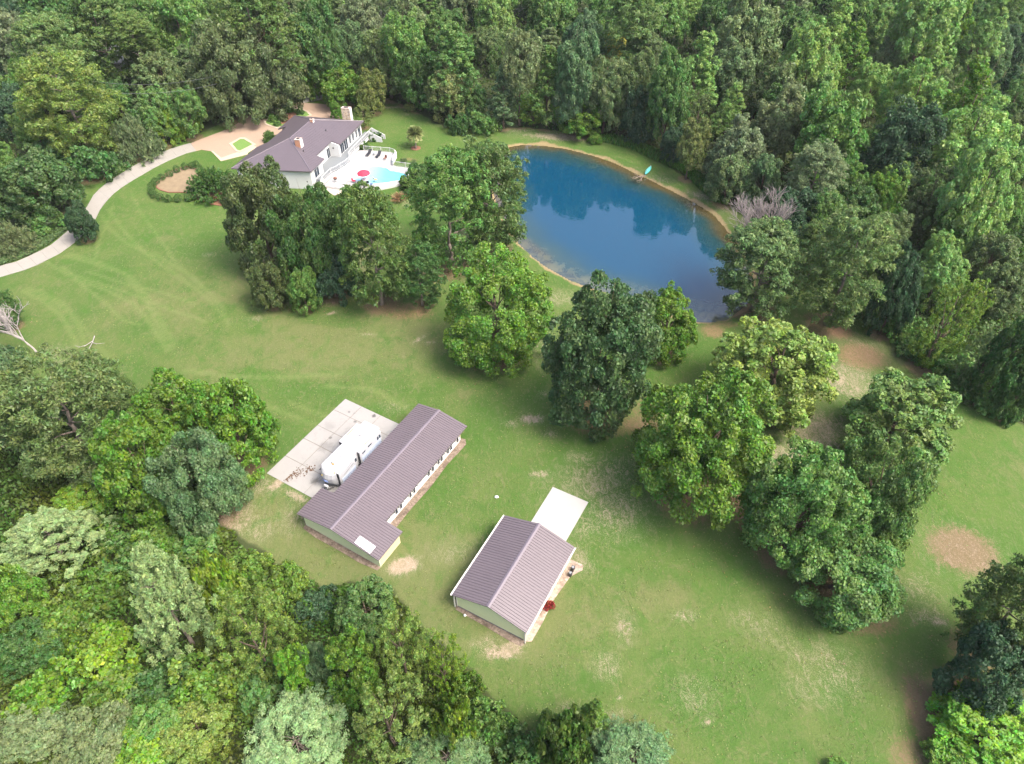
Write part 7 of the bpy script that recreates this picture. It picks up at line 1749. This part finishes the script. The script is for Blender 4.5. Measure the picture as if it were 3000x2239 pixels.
# tawny pampas grass beside the terrace
gp = POLY['pampas'][0]; gt = empty('pampas_grass', (*gp, 0), 'tawny fountain of dry grass at the right foot of the pool terrace', 'plant')
r = np.random.RandomState(8); n = 900; a = r.rand(n) * 2 * PI; e = r.uniform(.5, 1.5, n); L = r.uniform(.8, 2.3, n)
d = np.stack([np.cos(a) * np.cos(e), np.sin(a) * np.cos(e), np.sin(e)], -1)
cen_ = d * L[:, None] * .75 - np.array([0, 0, 1]) * (L[:, None] ** 2) * .10
bl = link('blades', leaf_mesh('blades', cen_, unit(np.cross(d, r.randn(n, 3))), unit(d - np.array([0, 0, .25])), L * .35, .07, np.stack([r.rand(n), r.rand(n), r.rand(n)], -1)), gt); bl.color = (.34, .235, .12, 1)
# red flowering shrub at the barn
c = FB(5.2, 4.75); t = empty('red_shrub', (c[0], c[1], 0), "low red flowering shrub against the barn's right wall", 'shrub')
k = link('crown', VAR['bush'][1], t); k.scale = (1.25, 1.25, .8); k.color = (.26, .03, .018, 1); MB().bar((c[0], c[1], -.03), (c[0], c[1], .4), .03, 5).build('stem', M['bark'], t)

# undergrowth: one mass of leaves on the lumpy floor of the wood
rs = np.random.RandomState(99)
def scatter(n, x0, x1, y0, y1):
    return rs.uniform(x0, x1, n), rs.uniform(y0, y1, n)
ux, uy = scatter(420000, -190, 190, 8, 270)
dens = np.clip(1.5 - uy / 150, .22, 1); k = rs.rand(len(ux)) < dens
ux2, uy2 = scatter(205000, -98, 16, 8, 82); ux3, uy3 = scatter(60000, 42, 112, 55, 130); ux = np.r_[ux[k], ux2, ux3]; uy = np.r_[uy[k], uy2, uy3]; k = np.ones(len(ux), bool)
# seen part of the wood only: inside the camera's wedge of ground
k &= np.abs(ux) < uy * .78 + 45
ux, uy = ux[k], uy[k]
dl_ = sdist(ux, uy, POLY['lawn']); k = dl_ > .6 + 1.3 * wobble(ux, uy, .45, 57)
for nm in ('drive', 'court', 'ground_cover', 'far_path'):
    k &= sdist(ux, uy, POLY[nm]) > .4
k &= sdist(ux, uy, POLY['verge']) > .0
ux, uy, dl_ = ux[k], uy[k], dl_[k]
lump = wobble(ux, uy, .55, 51) + .6 * wobble(ux, uy, 1.5, 52)
uh = np.clip((.9 + 1.5 * (lump + .5)) * sstep(dl_, 0, 4.5) * (1 + .15 * (uy < 70)), .1, 6)
e_ = .25
gxs = ((wobble(ux + e_, uy, .55, 51) + .6 * wobble(ux + e_, uy, 1.5, 52)) - lump) / e_ * 1.5; gys = ((wobble(ux, uy + e_, .55, 51) + .6 * wobble(ux, uy + e_, 1.5, 52)) - lump) / e_ * 1.5
nm_ = unit(np.stack([-gxs, -gys, np.ones_like(ux)], -1) + rs.randn(len(ux), 3) * .55)
zz = uh * (rs.rand(len(ux)) ** .3)
tg_ = unit(np.cross(nm_, rs.randn(len(ux), 3)))
tone = wobble(ux, uy, .09, 61); warm = sstep(75 - uy + wobble(ux, uy, .2, 62) * 12, -10, 35) * sstep(20 - ux, -10, 20)
ti = np.stack([np.clip(.42 + tone * .35 + .28 * wobble(ux, uy, .41, 64) + rs.randn(len(ux)) * .12 + warm * .06, 0, 1.0), np.clip(.55 - warm * (.25 + .7 * wobble(ux, uy, .33, 63)) + tone * .25 + rs.randn(len(ux)) * .2, -.5, 1), rs.rand(len(ux)) * (1 - warm)], -1)
ug = link('undergrowth', leaf_mesh('undergrowth', np.stack([ux, uy, zz], -1), nm_, tg_, (.15 + uy * .0018) * (.7 + .6 * rs.rand(len(ux))), .6, ti)); ug.color = (.072, .132, .028, 1)
tag(ug, kind='stuff')
# grass tufts over the nearer lawn, fallen leaves under the trees
tx, ty = rs.uniform(-70, 66, 150000), rs.uniform(18, 128, 150000)
k = (rs.rand(len(tx)) < np.clip(1.25 - ty / 120, .1, 1)) & (np.abs(tx) < ty * .72 + 20) & (sdist(tx, ty, POLY['lawn']) < -.3)
for nm in ('pad', 'longb', 'barn', 'apron', 'drive', 'court', 'pond_out'): k &= sdist(tx, ty, POLY[nm]) > .5
k &= (wobble(tx, ty, .5, 81) + wobble(tx, ty, 1.7, 82) * .7 + rs.randn(len(tx)) * .5) > .25
tx, ty = tx[k], ty[k]; n = len(tx); d_ = unit(np.stack([rs.randn(n), rs.randn(n), .30 * np.ones(n)], -1)); s_ = rs.uniform(.06, .13, n)
tf = link('grass_tufts', leaf_mesh('grass_tufts', np.stack([tx, ty, .05 + .12 * wobble(tx, ty, .05, 3) * 0 + s_ * .3], -1), unit(np.cross(d_, rs.randn(n, 3)) + np.array([0, 0, 2.2])), d_, s_, .5, np.stack([np.clip(.58 + rs.randn(n) * .20, 0, 1), rs.rand(n) * .9 - .2, rs.rand(n)], -1))); tf.color = (.115, .160, .045, 1); tag(tf, kind='stuff')
fx = []; 
for T in TREES:
    if T[2] < 110 and T[0] not in ('bush',) and T[8] == 'trees standing on the lawn':
        m_ = int(T[3] * 9); rr_ = T[3] * .75 * np.sqrt(rs.rand(m_)); aa_ = rs.rand(m_) * 2 * PI; fx.append(np.stack([T[1] + rr_ * np.cos(aa_), T[2] + rr_ * np.sin(aa_), np.full(m_, .08)], -1))
fx = np.concatenate(fx); fx = fx[sdist(fx[:, 0], fx[:, 1], POLY['pond_out']) > .5]; n = len(fx); nn_ = unit(np.stack([rs.randn(n) * .4, rs.randn(n) * .4, np.ones(n)], -1))
fl = link('fallen_leaves', leaf_mesh('fallen_leaves', fx, nn_, unit(np.cross(nn_, rs.randn(n, 3))), rs.uniform(.06, .13, n), .6, np.stack([rs.rand(n), rs.rand(n), rs.rand(n)], -1))); fl.color = (.20, .125, .07, 1); tag(fl, kind='stuff')
# tall reeds on the far bank
n = 16000; rp = POLY['reeds']; xs = [p[0] for p in rp]; ys = [p[1] for p in rp]
x_, y_ = rs.uniform(min(xs), max(xs), n * 3), rs.uniform(min(ys), max(ys), n * 3); k = in_poly(x_, y_, rp); x_, y_ = x_[k][:n], y_[k][:n]; n = len(x_)
h_ = rs.uniform(.5, 1.3, n); d_ = unit(np.stack([rs.randn(n) * .3, rs.randn(n) * .3, np.ones(n)], -1))
rd = link('tall_grass', leaf_mesh('tall_grass', np.stack([x_, y_, h_ * .5], -1), unit(np.cross(d_, rs.randn(n, 3))), d_, h_ * .6, .16, np.stack([rs.rand(n), rs.rand(n), rs.rand(n)], -1))); rd.color = (.07, .17, .025, 1); tag(rd, kind='stuff')
# low ground cover in the bed left of the drive
n = 22000; rp = POLY['ground_cover']; xs = [p[0] for p in rp]; ys = [p[1] for p in rp]
x_, y_ = rs.uniform(min(xs), max(xs), n * 3), rs.uniform(min(ys), max(ys), n * 3); k = in_poly(x_, y_, rp); x_, y_ = x_[k][:n], y_[k][:n]; n = len(x_)
nn_ = unit(np.stack([rs.randn(n) * .5, rs.randn(n) * .5, np.ones(n)], -1))
gc = link('ground_cover', leaf_mesh('ground_cover', np.stack([x_, y_, .12 + rs.rand(n) * .3 + .12 * wobble(x_, y_, 2, 71)], -1), nn_, unit(np.cross(nn_, rs.randn(n, 3))), rs.uniform(.12, .22, n), .6, np.stack([rs.rand(n), rs.rand(n), rs.rand(n)], -1))); gc.color = (.075, .13, .04, 1); tag(gc, kind='stuff')
